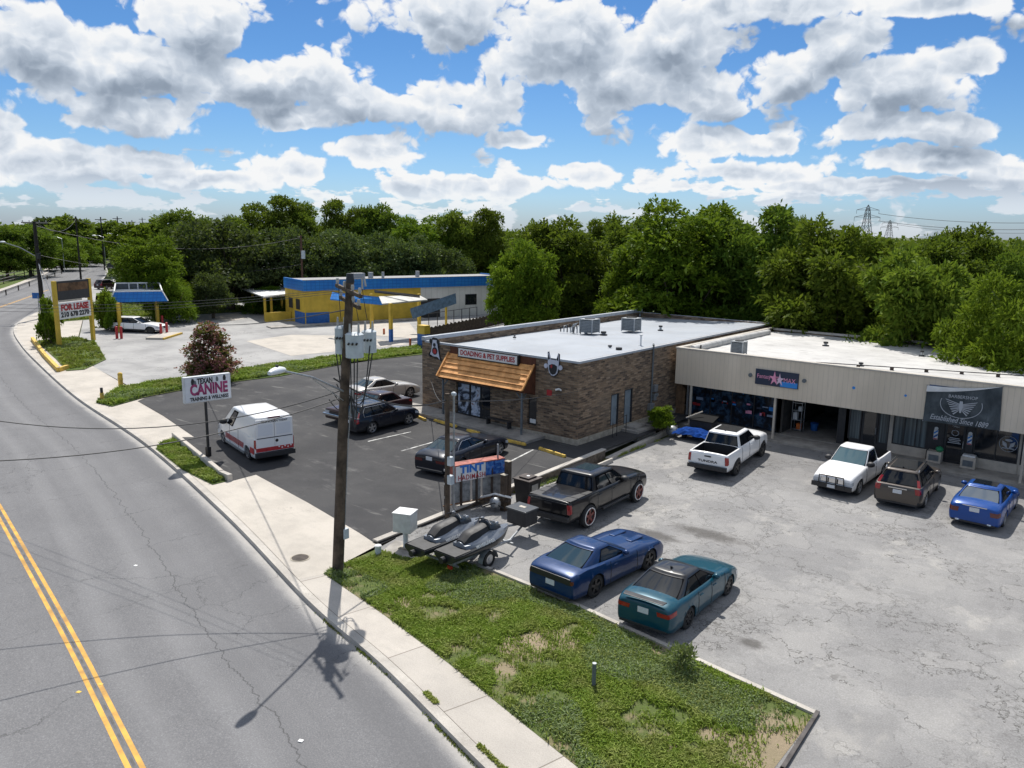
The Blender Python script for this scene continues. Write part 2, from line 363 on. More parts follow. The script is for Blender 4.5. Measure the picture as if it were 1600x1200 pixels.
# ------------------------------------------------------------------ mesh builder
class MB:
    def __init__(s): s.v = []; s.f = []; s.m = []; s.uv = None
    def add(s, vs, fs, m=0):
        o = len(s.v); s.v += [tuple(p) for p in vs]; s.f += [tuple(i+o for i in f) for f in fs]; s.m += [m]*len(fs); return s
    def box(s, x0, x1, y0, y1, z0, z1, m=0):
        vs = [(x, y, z) for z in (z0, z1) for y in (y0, y1) for x in (x0, x1)]
        return s.add(vs, [(0, 2, 3, 1), (4, 5, 7, 6), (0, 1, 5, 4), (2, 6, 7, 3), (0, 4, 6, 2), (1, 3, 7, 5)], m)
    def obox(s, c, ux, uy, uz, m=0):     # centre and three half vectors
        c, ux, uy, uz = map(Vector, (c, ux, uy, uz))
        vs = [c+i*ux+j*uy+k*uz for k in (-1, 1) for j in (-1, 1) for i in (-1, 1)]
        return s.add(vs, [(0, 2, 3, 1), (4, 5, 7, 6), (0, 1, 5, 4), (2, 6, 7, 3), (0, 4, 6, 2), (1, 3, 7, 5)], m)
    def prism(s, poly, z0, z1, m=0):     # poly of (x,y)
        n = len(poly); vs = [(p[0], p[1], z0) for p in poly]+[(p[0], p[1], z1) for p in poly]
        fs = [tuple(range(n-1, -1, -1)), tuple(range(n, 2*n))]+[(i, (i+1) % n, n+(i+1) % n, n+i) for i in range(n)]
        return s.add(vs, fs, m)
    def extr(s, pts, off, m=0):          # planar polygon of 3-D points, extruded by a vector
        n = len(pts); off = Vector(off); vs = [Vector(p) for p in pts]+[Vector(p)+off for p in pts]
        fs = [tuple(range(n-1, -1, -1)), tuple(range(n, 2*n))]+[(i, (i+1) % n, n+(i+1) % n, n+i) for i in range(n)]
        return s.add(vs, fs, m)
    def tube(s, pts, r, n=8, m=0, cap=True):
        pts = [Vector(p) for p in pts]; rr = r if isinstance(r, (list, tuple)) else [r]*len(pts)
        vs = []; fs = []; ref = None
        for i, p in enumerate(pts):
            d = (pts[min(i+1, len(pts)-1)]-pts[max(i-1, 0)])
            if d.length < 1e-9: d = Vector((0, 0, 1))
            d.normalize()
            if ref is None: ref = Vector((0, 0, 1)) if abs(d.z) < .9 else Vector((1, 0, 0))
            a = d.cross(ref).normalized(); b_ = d.cross(a).normalized()
            for k in range(n):
                an = 2*math.pi*k/n; vs.append(p+rr[i]*(math.cos(an)*a+math.sin(an)*b_))
        for i in range(len(pts)-1):
            for k in range(n):
                k2 = (k+1) % n; fs.append((i*n+k, i*n+k2, (i+1)*n+k2, (i+1)*n+k))
        if cap: fs.append(tuple(range(n))[::-1]); fs.append(tuple(range((len(pts)-1)*n, len(pts)*n)))
        return s.add(vs, fs, m)
    def cyl(s, c, r, h, n=16, m=0, r2=None):
        c = Vector(c); return s.tube([c, c+Vector((0, 0, h))], [r, r if r2 is None else r2], n, m)
    def grid(s, rows, m=0, closed=False, flip=False):
        nr = len(rows); nc = len(rows[0]); vs = [p for r in rows for p in r]; fs = []
        for i in range(nr-1):
            for j in range(nc-1 if not closed else nc):
                j2 = (j+1) % nc; q = (i*nc+j, i*nc+j2, (i+1)*nc+j2, (i+1)*nc+j)
                fs.append(q[::-1] if flip else q)
        return s.add(vs, fs, m)
    def ell(s, c, rx, ry, rz, n=12, k=8, m=0):
        rows = []
        for i in range(k+1):
            t = math.pi*i/k; rows.append([(c[0]+rx*math.sin(t)*math.cos(2*math.pi*j/n), c[1]+ry*math.sin(t)*math.sin(2*math.pi*j/n), c[2]-rz*math.cos(t)) for j in range(n)])
        return s.grid(rows, m, closed=True)
    def build(s, name, mats, parent=None, smooth=False, bevel=0, loc=None, rotz=0, autosm=None, clean=False):
        me = bpy.data.meshes.new(name); me.from_pydata(s.v, [], s.f)
        if not isinstance(mats, (list, tuple)): mats = [mats]
        for mm in mats: me.materials.append(mm)
        if len(mats) > 1: me.polygons.foreach_set('material_index', s.m)
        if s.uv is not None:
            ul = me.uv_layers.new(name='UVMap'); idx = np.zeros(len(me.loops), dtype=np.int32); me.loops.foreach_get('vertex_index', idx)
            ul.data.foreach_set('uv', np.array(s.uv, dtype=np.float32)[idx].ravel())
        if bevel or clean or smooth:
            bm = bmesh.new(); bm.from_mesh(me); bmesh.ops.remove_doubles(bm, verts=bm.verts, dist=1e-5)
            bmesh.ops.recalc_face_normals(bm, faces=bm.faces)
            if bevel:
                eds = [e for e in bm.edges if len(e.link_faces) == 2 and e.calc_face_angle(0) > .6]
                bmesh.ops.bevel(bm, geom=eds, offset=bevel, segments=2, affect='EDGES', profile=.6, clamp_overlap=True)
            bm.to_mesh(me); bm.free()
        if smooth: 
            me.polygons.foreach_set('use_smooth', [True]*len(me.polygons))
            try: me.set_sharp_from_angle(angle=R_(autosm or 40))
            except Exception: pass
        o = bpy.data.objects.new(name, me); COL.objects.link(o)
        if parent: o.parent = parent
        if loc is not None: o.location = loc
        if rotz: o.rotation_euler.z = rotz
        return o

def tag(o, label=None, cat=None, group=None, kind=None):
    if label: o['label'] = label
    if cat: o['category'] = cat
    if group: o['group'] = group
    if kind: o['kind'] = kind
    return o
def thing(name, label, cat, loc=(0, 0, 0), rotz=0, group=None):
    o = bpy.data.objects.new(name, None); o.empty_display_size = .2; COL.objects.link(o)
    o.location = loc; o.rotation_euler = (0, 0, rotz); return tag(o, label, cat, group)
def copy_tree(o, parent=None):
    c = o.copy(); COL.objects.link(c)
    if parent: c.parent = parent
    for ch in list(o.children): copy_tree(ch, c)
    return c
def text(txt, size, name, m, parent, origin, xdir, ydir, thick=.01, width=None, bold=.0, shear=0, align='CENTER', space=1.0):
    cu = bpy.data.curves.new(name, 'FONT'); cu.body = txt; cu.size = size; cu.extrude = thick; cu.offset = bold; cu.shear = shear
    cu.align_x = align; cu.align_y = 'CENTER'; cu.resolution_u = 3; cu.space_character = space
    to = bpy.data.objects.new('tmp', cu); COL.objects.link(to); bpy.context.view_layer.update()
    dg = bpy.context.evaluated_depsgraph_get(); me = bpy.data.meshes.new_from_object(to.evaluated_get(dg))
    bpy.data.objects.remove(to); 
    n = len(me.vertices); a = np.zeros(n*3); me.vertices.foreach_get('co', a); a = a.reshape(-1, 3)
    if width and n:
        wx = a[:, 0].max()-a[:, 0].min(); a[:, 0] *= width/wx
    X = Vector(xdir).normalized(); Y = Vector(ydir).normalized(); Z = X.cross(Y)
    Mx_ = np.array([X, Y, Z]); a = a@Mx_+np.array(origin)
    me.vertices.foreach_set('co', a.ravel()); me.materials.clear(); me.materials.append(m); me.update()
    o = bpy.data.objects.new(name, me); COL.objects.link(o); o.parent = parent
    return o
# ================================================================== THE SETTING
def zgrid(name, poly, zf, m, off=0, step=1.0, kind='structure', uvf=None):
    """flat polygon cut into cells and laid over the height function"""
    bm = bmesh.new(); vs = [bm.verts.new((p[0], p[1], 0)) for p in poly]; bm.faces.new(vs)
    xs = [p[0] for p in poly]; ys = [p[1] for p in poly]
    for ax, lo, hi in ((0, min(xs), max(xs)), (1, min(ys), max(ys))):
        k = math.ceil(lo/step)*step
        while k < hi:
            co = (k, 0, 0) if ax == 0 else (0, k, 0); no = (1, 0, 0) if ax == 0 else (0, 1, 0)
            bmesh.ops.bisect_plane(bm, geom=bm.verts[:]+bm.edges[:]+bm.faces[:], plane_co=co, plane_no=no); k += step
    for v in bm.verts: v.co.z = zf(v.co.x, v.co.y)+off
    bmesh.ops.triangulate(bm, faces=bm.faces[:])
    bmesh.ops.recalc_face_normals(bm, faces=bm.faces)
    if bm.faces and sum(f.normal.z for f in bm.faces) < 0: bmesh.ops.reverse_faces(bm, faces=bm.faces[:])
    me = bpy.data.meshes.new(name); bm.to_mesh(me); bm.free(); me.materials.append(m)
    if uvf:
        ul = me.uv_layers.new(name='UVMap')
        for lp in me.loops:
            c = me.vertices[lp.vertex_index].co; ul.data[lp.index].uv = uvf(c.x, c.y)
    o = bpy.data.objects.new(name, me); COL.objects.link(o)
    if kind: o['kind'] = kind
    return o
def px(lst, z=0.0): return [tuple(P(u, v, z)[:2]) for u, v in lst]
def smooth_poly(pts, n=8):
    pts = [np.array(p, float) for p in pts]; out = []
    for i in range(len(pts)-1):
        p0 = pts[max(i-1, 0)]; p1 = pts[i]; p2 = pts[i+1]; p3 = pts[min(i+2, len(pts)-1)]
        for k in range(n):
            t = k/n; out.append(.5*((2*p1)+(p2-p0)*t+(2*p0-5*p1+4*p2-p3)*t*t+(3*p1-p0-3*p2+p3)*t**3))
    out.append(pts[-1]); return out

# terrain reaching the horizon
def gline(lo, hi, fine_lo, fine_hi, fs):
    a = list(np.arange(fine_lo, fine_hi+.01, fs)); x = fine_lo; st = fs*2; left = []
    while x > lo: x -= st; left.append(x); st *= 1.45
    x = fine_hi; st = fs*2; rt = []
    while x < hi: x += st; rt.append(x); st *= 1.45
    return left[::-1]+a+rt
gx = gline(-3500, 2500, -60, 20, 2); gy = gline(-300, 4000, 8, 70, 2)
mb = MB(); mb.grid([[(x, y, -.62 - (.0 if y < 900 else 0)) for x in gx] for y in gy], flip=False)
go = mb.build('ground', M_GROUND); tag(go, kind='structure')

# road, along the right-hand kerb
KPX = [(900, 1330), (755, 1195), (600, 1040), (480, 935), (350, 800), (225, 690), (120, 620), (60, 567), (33, 538), (22, 515), (37, 497), (80, 478), (148, 446), (168, 425), (163, 412)]
kerb = [np.array(P(u, v, 0)[:2]) for u, v in KPX]
kerb = [kerb[0]+(kerb[0]-kerb[1])*1.2]+kerb
kerb.append(kerb[-1]+(kerb[-1]-kerb[-2])*1.0)
kc = smooth_poly(kerb, 10)
# running length and left normals
def frame(c):
    c = np.array(c); d = np.gradient(c, axis=0); d /= np.linalg.norm(d, axis=1)[:, None]
    s = np.concatenate([[0], np.cumsum(np.linalg.norm(np.diff(c, axis=0), axis=1))]); nrm = np.stack([d[:, 1], -d[:, 0]], 1)
    return c, d, s, nrm
kc, kd, ks, kn = frame(kc)
# the kerb line runs towards -a, so the road lies on the side of -b: make sure the normal points there
if kn[20][1] > 0: kn = -kn
RW = 13.2
offs = [0, .4, .9, 1.6, 3, 4.5, 6.6, 8.7, 10, 12.2, RW]
mb = MB(); mb.grid([[(kc[i][0]+kn[i][0]*o, kc[i][1]+kn[i][1]*o, -.15+.05*min(1, min(o, RW-o)/4.5)) for o in offs] for i in range(len(kc))], flip=False)
mb.uv = [(ks[i], o) for i in range(len(kc)) for o in offs]
ro = mb.build('road', M_ROAD, smooth=False); tag(ro, kind='structure')
if ro.data.polygons[0].normal.z < 0: ro.data.flip_normals()
def strip(name, o0, o1, z0, z1, m, i0=0, i1=None, hgt=None):
    """solid strip following the kerb line, from offset o0 to o1 (negative = away from the road)"""
    i1 = i1 or len(kc); rows = []; uv = []
    for i in range(i0, i1):
        a = kc[i]+kn[i]*o0; b = kc[i]+kn[i]*o1
        rows.append([(a[0], a[1], z0), (a[0], a[1], z1), (b[0], b[1], z1), (b[0], b[1], z0)]); uv += [(ks[i], o0), (ks[i], o0), (ks[i], o1), (ks[i], o1)]
    mb = MB(); mb.grid(rows, closed=True); mb.uv = uv; o = mb.build(name, m); tag(o, kind='structure'); return o
strip('kerb', -.26, .03, -.5, .016, M_KERB, 0, 105); strip('kerb_joint', -.285, -.262, -.02, .004, mat('dirt_joint', (.07, .06, .045), 1, var=.2), 0, 60)
strip('kerb', RW-.02, RW+.18, -.5, .02, M_KERB)
strip('sidewalk', RW+.18, RW+1.6, -.5, .006, M_WALK)
# centre line: two yellow stripes, tar sealed joint between, laid where it is painted
YPX = [(290, 1370), (210, 1197), (100, 980), (0, 801)]
yel = [np.array(P(u, v, -.11)[:2]) for u, v in YPX]; 
off0 = 6.7
M_YEL = mat('yellow_road_paint', (.62, .33, .035), .7, var=.3, vscale=1.5, col2=(.36, .20, .05)); M_TAR = mat('tar_seal', (.055, .052, .05), .8, var=.4, vscale=3, col2=(.15, .15, .15))
def off_of(p):
    j = int(np.argmin(np.linalg.norm(kc-p, axis=1))); return float(np.dot(p-kc[j], kn[j])), j
jj = off_of(yel[-1])[1]
cl_ = [yel[1]+(yel[1]-yel[2])*1.2, yel[1], yel[2], yel[3], yel[3]+(yel[3]-yel[2])*.5]+[kc[i]+kn[i]*6.7 for i in range(jj+14, 132, 4)]
cl_ = np.array(smooth_poly(cl_, 8)); _, cd_, _, cn_ = frame(cl_)
if cn_[10][1] > 0: cn_ = -cn_
def line_on_road(name, o0, o1, m, i0, i1, z=.004):
    rows = [[(cl_[i][0]+cn_[i][0]*o, cl_[i][1]+cn_[i][1]*o, -.15+.05+z) for o in (o0, o1)] for i in range(i0, min(i1, len(cl_)))]
    mb = MB(); mb.grid(rows); ob = mb.build(name, m); tag(ob, kind='structure')
    if ob.data.polygons[0].normal.z < 0: ob.data.flip_normals()
line_on_road('road_marking', -.19, -.07, M_YEL, 0, 999); line_on_road('road_marking', .07, .19, M_YEL, 0, 999); line_on_road('road_marking', -.03, .035, M_TAR, 0, 60, .003)

# ---- everything behind the kerb up to the lots: one pavement sheet (sidewalk and driveway aprons)
back = [(960, 1250), (905, 1200), (800, 1117), (700, 1035), (600, 960), (505, 895)]
idx = [i for i in range(0, 104)]
kin = [tuple(kc[i]-kn[i]*.16) for i in idx]
def suv(x, y):
    d = np.linalg.norm(kc-np.array((x, y)), axis=1); j = int(np.argmin(d)); return (float(ks[j]+np.dot(np.array((x, y))-kc[j], kd[j])), float(d[j]))
# walk: 1.55 m strip along kerb
rows = []; uv = []
for i in range(0, 46):
    a = kc[i]-kn[i]*.16; b = kc[i]-kn[i]*1.95; rows.append([(a[0], a[1], .0), (b[0], b[1], .0)]); uv += [(ks[i], .16), (ks[i], 1.95)]
mb = MB(); mb.grid(rows); mb.uv = uv; o = mb.build('sidewalk', M_WALK); tag(o, kind='structure')
if o.data.polygons[0].normal.z < 0: o.data.flip_normals()
# aprons and wide walk further on
apron = px([(505, 897), (590, 852), (560, 832), (480, 785), (400, 742), (362, 752), (345, 745), (300, 706), (272, 683), (303, 683), (255, 650), (215, 627), (250, 612), (205, 607), (150, 575), (127, 560), (122, 527), (130, 497), (142, 493), (90, 500), (82, 486)])
kk = [tuple(kc[i]-kn[i]*.16) for i in range(44, 110)]
# start the kerb run near the pole
pole0 = np.array(P(505, 897)[:2]); j0 = off_of(pole0)[1]; j1 = off_of(np.array(P(80, 479)[:2]))[1]
run = [tuple(kc[i]-kn[i]*.16) for i in range(j1, j0-1, -1)]
o = zgrid('driveway', apron+run, lambda a, b: 0, M_APRON, off=.004, step=4, uvf=suv)
o.name = 'driveway'

# ---- lots
dogpoly = px([(590, 852), (560, 832), (480, 785), (400, 742), (362, 752), (345, 745), (272, 683), (303, 683), (255, 650), (215, 627), (280, 600)])+[tuple(P(420, 588)[:2]), tuple(P(660, 553)[:2]), (-38.2, 66), (-25.2, 66), (-23.55, 44), (-23.5, 36)]
dog_z = lambda a, b: gz(min(a, -23.5), b)
zgrid('parking_lot', dogpoly, dog_z, M_BLACK, off=.0, step=1.5)
strippoly = [(-23.1, 36.1), (-23.1, 21.0), (-22.2, 19.2)]+px([(770, 892), (870, 933), (1050, 1015), (1275, 1117)])+[(-4.6, 11), (30, 11), (30, 47.6), (-26.5, 47.6), (-24.9, 44)]
strippoly = [(-23.1, 44), (-23.1, 21.0), (-22.0, 19.6), (-20.4, 20.2)]+px([(800, 903), (870, 934), (1050, 1016), (1275, 1118)])+[tuple(P(1180, 1230)[:2]), (-4.0, 9), (40, 9), (40, 62), (-23.6, 62)]
zgrid('parking_lot', strippoly, lambda a, b: gz(max(a, -23.3), b), M_STRIP, off=0, step=1.5)
# car wash lot
cwpoly = px([(255, 607), (420, 577), (655, 540), (760, 520), (900, 480), (760, 455), (480, 462), (400, 470), (300, 484), (143, 494), (130, 500), (124, 527), (129, 557), (150, 575), (215, 610)])
zgrid('parking_lot', cwpoly, lambda a, b: 0, M_LOT2, off=-.01, step=8)
pale = zgrid('concrete_pad', px([(385, 533), (455, 523), (560, 525), (640, 538), (455, 556)]), lambda a, b: 0, M_APRON, off=.003, step=20)
pale = zgrid('concrete_pad', px([(560, 505), (640, 505), (660, 530), (560, 522)]), lambda a, b: 0, M_APRON, off=.0035, step=20)
zgrid('concrete_pad', px([(330, 496), (372, 489), (386, 497), (352, 503)]), lambda a, b: 0, M_APRON, off=.003, step=20)
# side street with parked car on the far side
zgrid('side_street', px([(80, 478), (148, 446), (175, 436), (215, 440), (200, 452), (182, 458), (150, 460), (148, 478), (110, 484)]), lambda a, b: 0, M_LOT2, off=-.02, step=15)
# lawns (flat sheets beneath real blades)
def lawn(poly, name='grass_ground', off=.006, zf=lambda a, b: 0, m=None): return zgrid(name, poly, zf, m or M_LAWN, off=off, step=3)
LAWN_A = px([(505, 897), (590, 852), (660, 835), (700, 870), (770, 893), (870, 934), (1050, 1016), (1275, 1120), (1215, 1200), (1180, 1240), (960, 1250), (905, 1201), (800, 1118), (700, 1036), (600, 961)])
lawn(px([(505, 896), (588, 858), (640, 872), (690, 866), (770, 892), (870, 933), (1050, 1015), (1274, 1117), (1210, 1200), (1180, 1240), (1010, 1290), (905, 1201), (800, 1117), (700, 1036), (600, 961)]), m=M_SOIL)
zgrid('concrete_pad', px([(588, 858), (655, 822), (700, 850), (690, 866), (640, 872)]), lambda a, b: 0, M_STRIP, off=.002, step=5)
lawn(px([(243, 702), (270, 686), (357, 752), (332, 758), (285, 735)]), off=.03)
lawn(px([(150, 630), (190, 606), (250, 598), (290, 592), (420, 571), (655, 541), (660, 556), (560, 566), (440, 590), (330, 603), (225, 622), (175, 636)]), off=.05, zf=lambda a, b: dog_z(a, b))
lawn(px([(56, 533), (120, 526), (150, 535), (166, 562), (132, 578), (104, 580), (88, 562)]), off=.05)
lawn(px([(60, 497), (85, 480), (110, 484), (150, 478), (240, 474), (330, 476), (400, 480), (400, 486), (320, 491), (143, 499), (95, 503)]), off=.02)
lawn(px([(150, 458), (215, 452), (300, 455), (330, 476), (240, 474), (150, 462)]), off=.0)
# far side of the road, running back
far = [tuple(kc[i]+kn[i]*(RW+1.6)) for i in range(0, len(kc))]
o = strip('grass_ground', RW+1.6, RW+14, -.5, .01, M_LAWN)
# parking stall paint
M_WHITEP = mat('worn_white_paint', (.52, .52, .50), .8, var=.35, vscale=2.5, col2=(.16, .16, .16))
for (p, q) in (((575, 690), (642, 675)), ((627, 705), (702, 684)), ((770, 735), (833, 703)), ((735, 680), (742, 672))):
    A = PG(*p); B = PG(*q); d = (B-A).normalized()*1; n = Vector((-d.y, d.x, 0)).normalized()*.055
    mb = MB(); up = Vector((0, 0, .012)); K = 6
    mb.grid([[A.lerp(B, k/K)*1 + n+Vector((0, 0, dog_z(A.lerp(B, k/K).x, A.lerp(B, k/K).y)-A.lerp(B, k/K).z+.012)), A.lerp(B, k/K)-n+Vector((0, 0, dog_z(A.lerp(B, k/K).x, A.lerp(B, k/K).y)-A.lerp(B, k/K).z+.012))] for k in range(K+1)])
    ob = mb.build('parking_line', M_WHITEP); tag(ob, kind='structure')
    if ob.data.polygons[0].normal.z < 0: ob.data.flip_normals()

# concrete edging of the grass plot
ed = px([(700, 868), (770, 892), (870, 933), (1050, 1015), (1277, 1118)])
def edging(pts, w_, z0, z1, m, name='kerb'):
    for p, q in zip(pts[:-1], pts[1:]):
        p = Vector((p[0], p[1], 0)); q = Vector((q[0], q[1], 0)); d = q-p; n_ = Vector((-d.y, d.x, 0)).normalized(); mb = MB(); mb.obox((p+q)/2+Vector((0, 0, (z0+z1)/2)), d/2+d.normalized()*.03, n_*w_/2, (0, 0, (z1-z0)/2)); o = mb.build(name, m); tag(o, kind='structure')
edging(ed, .16, -.3, .075, M_KERB); edging(px([(1277, 1116), (1222, 1205), (1180, 1260)]), .10, -.3, .09, mat('dark_kerb', (.10, .09, .085), .95, var=.2))
# drive entrance at the near end of the grass plot, behind the kerb
fill = [tuple(kc[i]-kn[i]*.2) for i in range(0, 22)]+[(-12.5, 17.5), (-5.5, 19.3), (-2.0, 9.0), (6.0, 4.0)]
zgrid('driveway', fill, lambda a, b: -.045, M_APRON, off=0, step=6, uvf=suv)
# ================================================================== VEGETATION
def leafmat(name, cA, cB, cC, trans=.35):
    m = bpy.data.materials.new(name); m.use_nodes = True; t = NT(m.node_tree); b = t.n['Principled BSDF']; out = t.n['Material Output']
    isl = t.new('ShaderNodeNewGeometry').outputs['Random Per Island']; oi = t.new('ShaderNodeObjectInfo').outputs['Random']
    co = t.new('ShaderNodeTexCoord').outputs['Object']
    c = t.mix(t.rng(isl, 0, 1), cA, cB)
    c = t.mix(t.rng(t.noise(co, .8, 3, .6), .4, .7, 0, .65), c, cC)
    hs = t.new('ShaderNodeHueSaturation'); t.l.new(c, hs.inputs['Color'])
    t.put(hs.inputs['Value'], t.rng(oi, 0, 1, .75, 1.25, smooth=False)); t.put(hs.inputs['Hue'], t.rng(t.math('FRACT', t.math('MULTIPLY', oi, 7.3)), 0, 1, .485, .512, smooth=False))
    t.l.new(hs.outputs[0], b.inputs['Base Color']); b.inputs['Roughness'].default_value = .6; b.inputs['Specular IOR Level'].default_value = .08
    tr = t.new('ShaderNodeBsdfTranslucent'); tc_ = t.mix(.5, hs.outputs[0], (.20, .28, .02)); t.l.new(tc_, tr.inputs[0])
    mx_ = t.new('ShaderNodeMixShader'); mx_.inputs[0].default_value = trans
    t.l.new(b.outputs[0], mx_.inputs[1]); t.l.new(tr.outputs[0], mx_.inputs[2]); t.l.new(mx_.outputs[0], out.inputs[0])
    MATS[name] = m; return m
LM_BRIGHT = leafmat('leaf_bright', (.095, .165, .012), (.155, .225, .020), (.060, .120, .012))
LM_MID = leafmat('leaf_mid', (.075, .135, .018), (.14, .20, .026), (.07, .10, .018))
LM_OLIVE = leafmat('leaf_olive', (.095, .148, .016), (.160, .200, .026), (.060, .10, .015))
LM_OAK = leafmat('leaf_oak', (.055, .085, .035), (.10, .13, .05), (.04, .065, .028), .25)
LM_MYRTLE = leafmat('leaf_myrtle', (.06, .065, .02), (.11, .09, .035), (.05, .055, .02))
LM_PINK = leafmat('blossom_pink', (.42, .13, .15), (.52, .24, .24), (.30, .08, .09), .3)
M_BARK = mat('bark', (.11, .085, .06), .95, var=.25, vscale=6, bump=.6, bscale=18)

def leaves(centres, radii, n, size, rng, narrow=.36, tuft=5, up=.25, spread=.9, shell=.55):
    """leaf faces scattered through the volume of the clumps; returns verts (n*4,3)"""
    w_ = radii.prod(axis=1)**(2/3); pick = rng.choice(len(centres), size=n//tuft, p=w_/w_.sum())
    d = rng.normal(size=(len(pick), 3)); d /= np.linalg.norm(d, axis=1)[:, None]; d[:, 2] = np.where(d[:, 2] < -.35, -d[:, 2], d[:, 2])
    rad = shell+(1-shell)*rng.random(len(pick))**.5
    base = centres[pick]+d*radii[pick]*rad[:, None]*(1+.15*rng.normal(size=(len(pick), 1))+.35*(rng.random((len(pick), 1)) < .06))
    base = np.repeat(base, tuft, axis=0); dd = np.repeat(d, tuft, axis=0)
    dirs = dd*spread+rng.normal(size=base.shape)*.75; dirs[:, 2] += up
    dirs /= np.linalg.norm(dirs, axis=1)[:, None]
    sv = rng.normal(size=base.shape); side = np.cross(dirs, sv); side /= np.linalg.norm(side, axis=1)[:, None]
    L = size*(.6+.8*rng.random((len(base), 1))); Wd = L*narrow
    base = base+rng.normal(size=base.shape)*size*.35
    tip = base+dirs*L; mid = base+dirs*L*.5
    droop = np.zeros_like(tip); droop[:, 2] = -L[:, 0]*.15
    return np.stack([base, mid+side*Wd*.5, tip+droop, mid-side*Wd*.5], 1).reshape(-1, 3)
def leafmesh(name, verts, mats_, counts=None):
    n = len(verts)//4; me = bpy.data.meshes.new(name); me.vertices.add(len(verts)); me.vertices.foreach_set('co', verts.ravel().astype(np.float32))
    me.loops.add(n*4); me.loops.foreach_set('vertex_index', np.arange(n*4, dtype=np.int32)); me.polygons.add(n)
    me.polygons.foreach_set('loop_start', np.arange(0, n*4, 4, dtype=np.int32)); me.polygons.foreach_set('loop_total', np.full(n, 4, dtype=np.int32))
    for m in (mats_ if isinstance(mats_, (list, tuple)) else [mats_]): me.materials.append(m)
    if counts is not None: me.polygons.foreach_set('material_index', np.array(counts, dtype=np.int32))
    me.update(); me.validate(); return me
def crown_clumps(rng, n, shape='round', flat=.75):
    """clump centres inside a unit crown (radius 1 in xy, 0..1 in z)"""
    c = []; r = []
    while len(c) < n:
        p = rng.uniform(-1, 1, 3); z = (p[2]+1)/2
        if shape == 'round': lim = math.sqrt(max(0, 1-((z-.42)/.60)**2))
        elif shape == 'tall': lim = math.sqrt(max(0, 1-((z-.40)/.62)**2))*(.9)
        elif shape == 'cone': lim = max(0, 1.0-z*.85)
        else: lim = math.sqrt(max(0, 1-((z-.30)/.72)**2))
        rr = math.hypot(p[0], p[1])
        if rr < lim*.82 and rr > lim*.18*(1-z) and .08 < z < .93:
            c.append((p[0], p[1], z)); s = rng.uniform(.17, .31); r.append((s, s, s*flat))
    return np.array(c), np.array(r)
TREEVAR = {}
def make_tree(key, seed, shape, nclump, nleaf, size, lm, Rx=4.0, Hc=7.0, z0=2.2, narrow=.36, tuft=5, up=.2, spread=.9, trunks=1, pink=0):
    """a prototype crown and trunk, in metres, for a tree of total height z0+Hc"""
    rng = np.random.default_rng(seed); c, r = crown_clumps(rng, nclump, shape)
    sc = np.array([Rx, Rx, Hc]); cc = c*sc+np.array([0, 0, z0]); rr = r*np.array([Rx, Rx, Rx])
    V = leaves(cc, rr, nleaf, size, rng, narrow, tuft, up, spread)
    V[:, 2] = np.maximum(V[:, 2], .15)
    idx = None; mats_ = lm
    n = len(V)//4
    if pink:
        zz = V.reshape(-1, 4, 3)[:, 0, :]; rad = np.hypot(zz[:, 0], zz[:, 1])
        V2 = leaves(cc, rr*1.08, pink, size*.8, rng, .6, 6, .5, 1.2, shell=.93); V = np.concatenate([V, V2]); idx = [0]*n+[1]*(len(V2)//4); mats_ = [lm, LM_PINK]
    me = leafmesh('crown', V, mats_, idx)
    mb = MB(); top = z0+Hc*.62
    for k in range(trunks):
        off = Vector((math.cos(k*2.4), math.sin(k*2.4), 0))*(.35 if trunks > 1 else 0)
        pts = [off*.5+Vector((0, 0, -.1)), off+Vector((rng.normal()*.12, rng.normal()*.12, z0*.6)), off*2.2+Vector((rng.normal()*.3, rng.normal()*.3, z0+Hc*.25)), off*3+Vector((rng.normal()*.4, rng.normal()*.4, top))]
        b0 = (.24 if trunks == 1 else .13)*Rx/4
        mb.tube(pts, [b0*1.25, b0, b0*.6, b0*.15], 8)
    for i in rng.choice(len(cc), min(len(cc), 12), replace=False):
        q = Vector(cc[i]); s = Vector((0, 0, z0*.75+min(q.z-z0, Hc*.3)*.5)); md = s.lerp(q, .5)+Vector((0, 0, -.25))
        mb.tube([s, md, q], [.10*Rx/4, .065*Rx/4, .02], 6)
    tr = mb.build('trunk', M_BARK, smooth=True)
    TREEVAR[key] = dict(crown=me, trunk=tr.data, R=Rx, H=z0+Hc); bpy.data.objects.remove(tr)
make_tree('bright', 11, 'round', 60, 38000, .30, LM_BRIGHT, narrow=.42, tuft=7, up=.0, spread=1.0, z0=.9, Hc=8)
make_tree('bright2', 12, 'low', 44, 26000, .36, LM_BRIGHT, narrow=.28, tuft=7, up=-.15, spread=1.1, z0=.2, Hc=7.4)
make_tree('mid', 13, 'round', 52, 28000, .32, LM_MID, narrow=.42, z0=1.1, Hc=7.6)
make_tree('mid2', 14, 'tall', 52, 28000, .32, LM_MID, narrow=.42, Hc=8.6, z0=1.1)
make_tree('olive', 15, 'round', 44, 30000, .36, LM_OLIVE, narrow=.36, tuft=7, up=-.05, spread=1.1, z0=.3, Hc=8.2)
make_tree('olive2', 16, 'low', 44, 30000, .36, LM_OLIVE, narrow=.36, tuft=7, up=-.1, spread=1.1, z0=.1, Hc=8)
make_tree('oak', 17, 'low', 40, 20000, .28, LM_OAK, narrow=.55, tuft=4, z0=1.3, Hc=5.6, Rx=4.6)
make_tree('oak2', 18, 'low', 44, 20000, .28, LM_OAK, narrow=.55, tuft=4, z0=1.3, Hc=5.2, Rx=5)
make_tree('bush', 19, 'low', 16, 7000, .22, LM_BRIGHT, narrow=.4, z0=-.35, Hc=2.4, Rx=1.3, trunks=3)
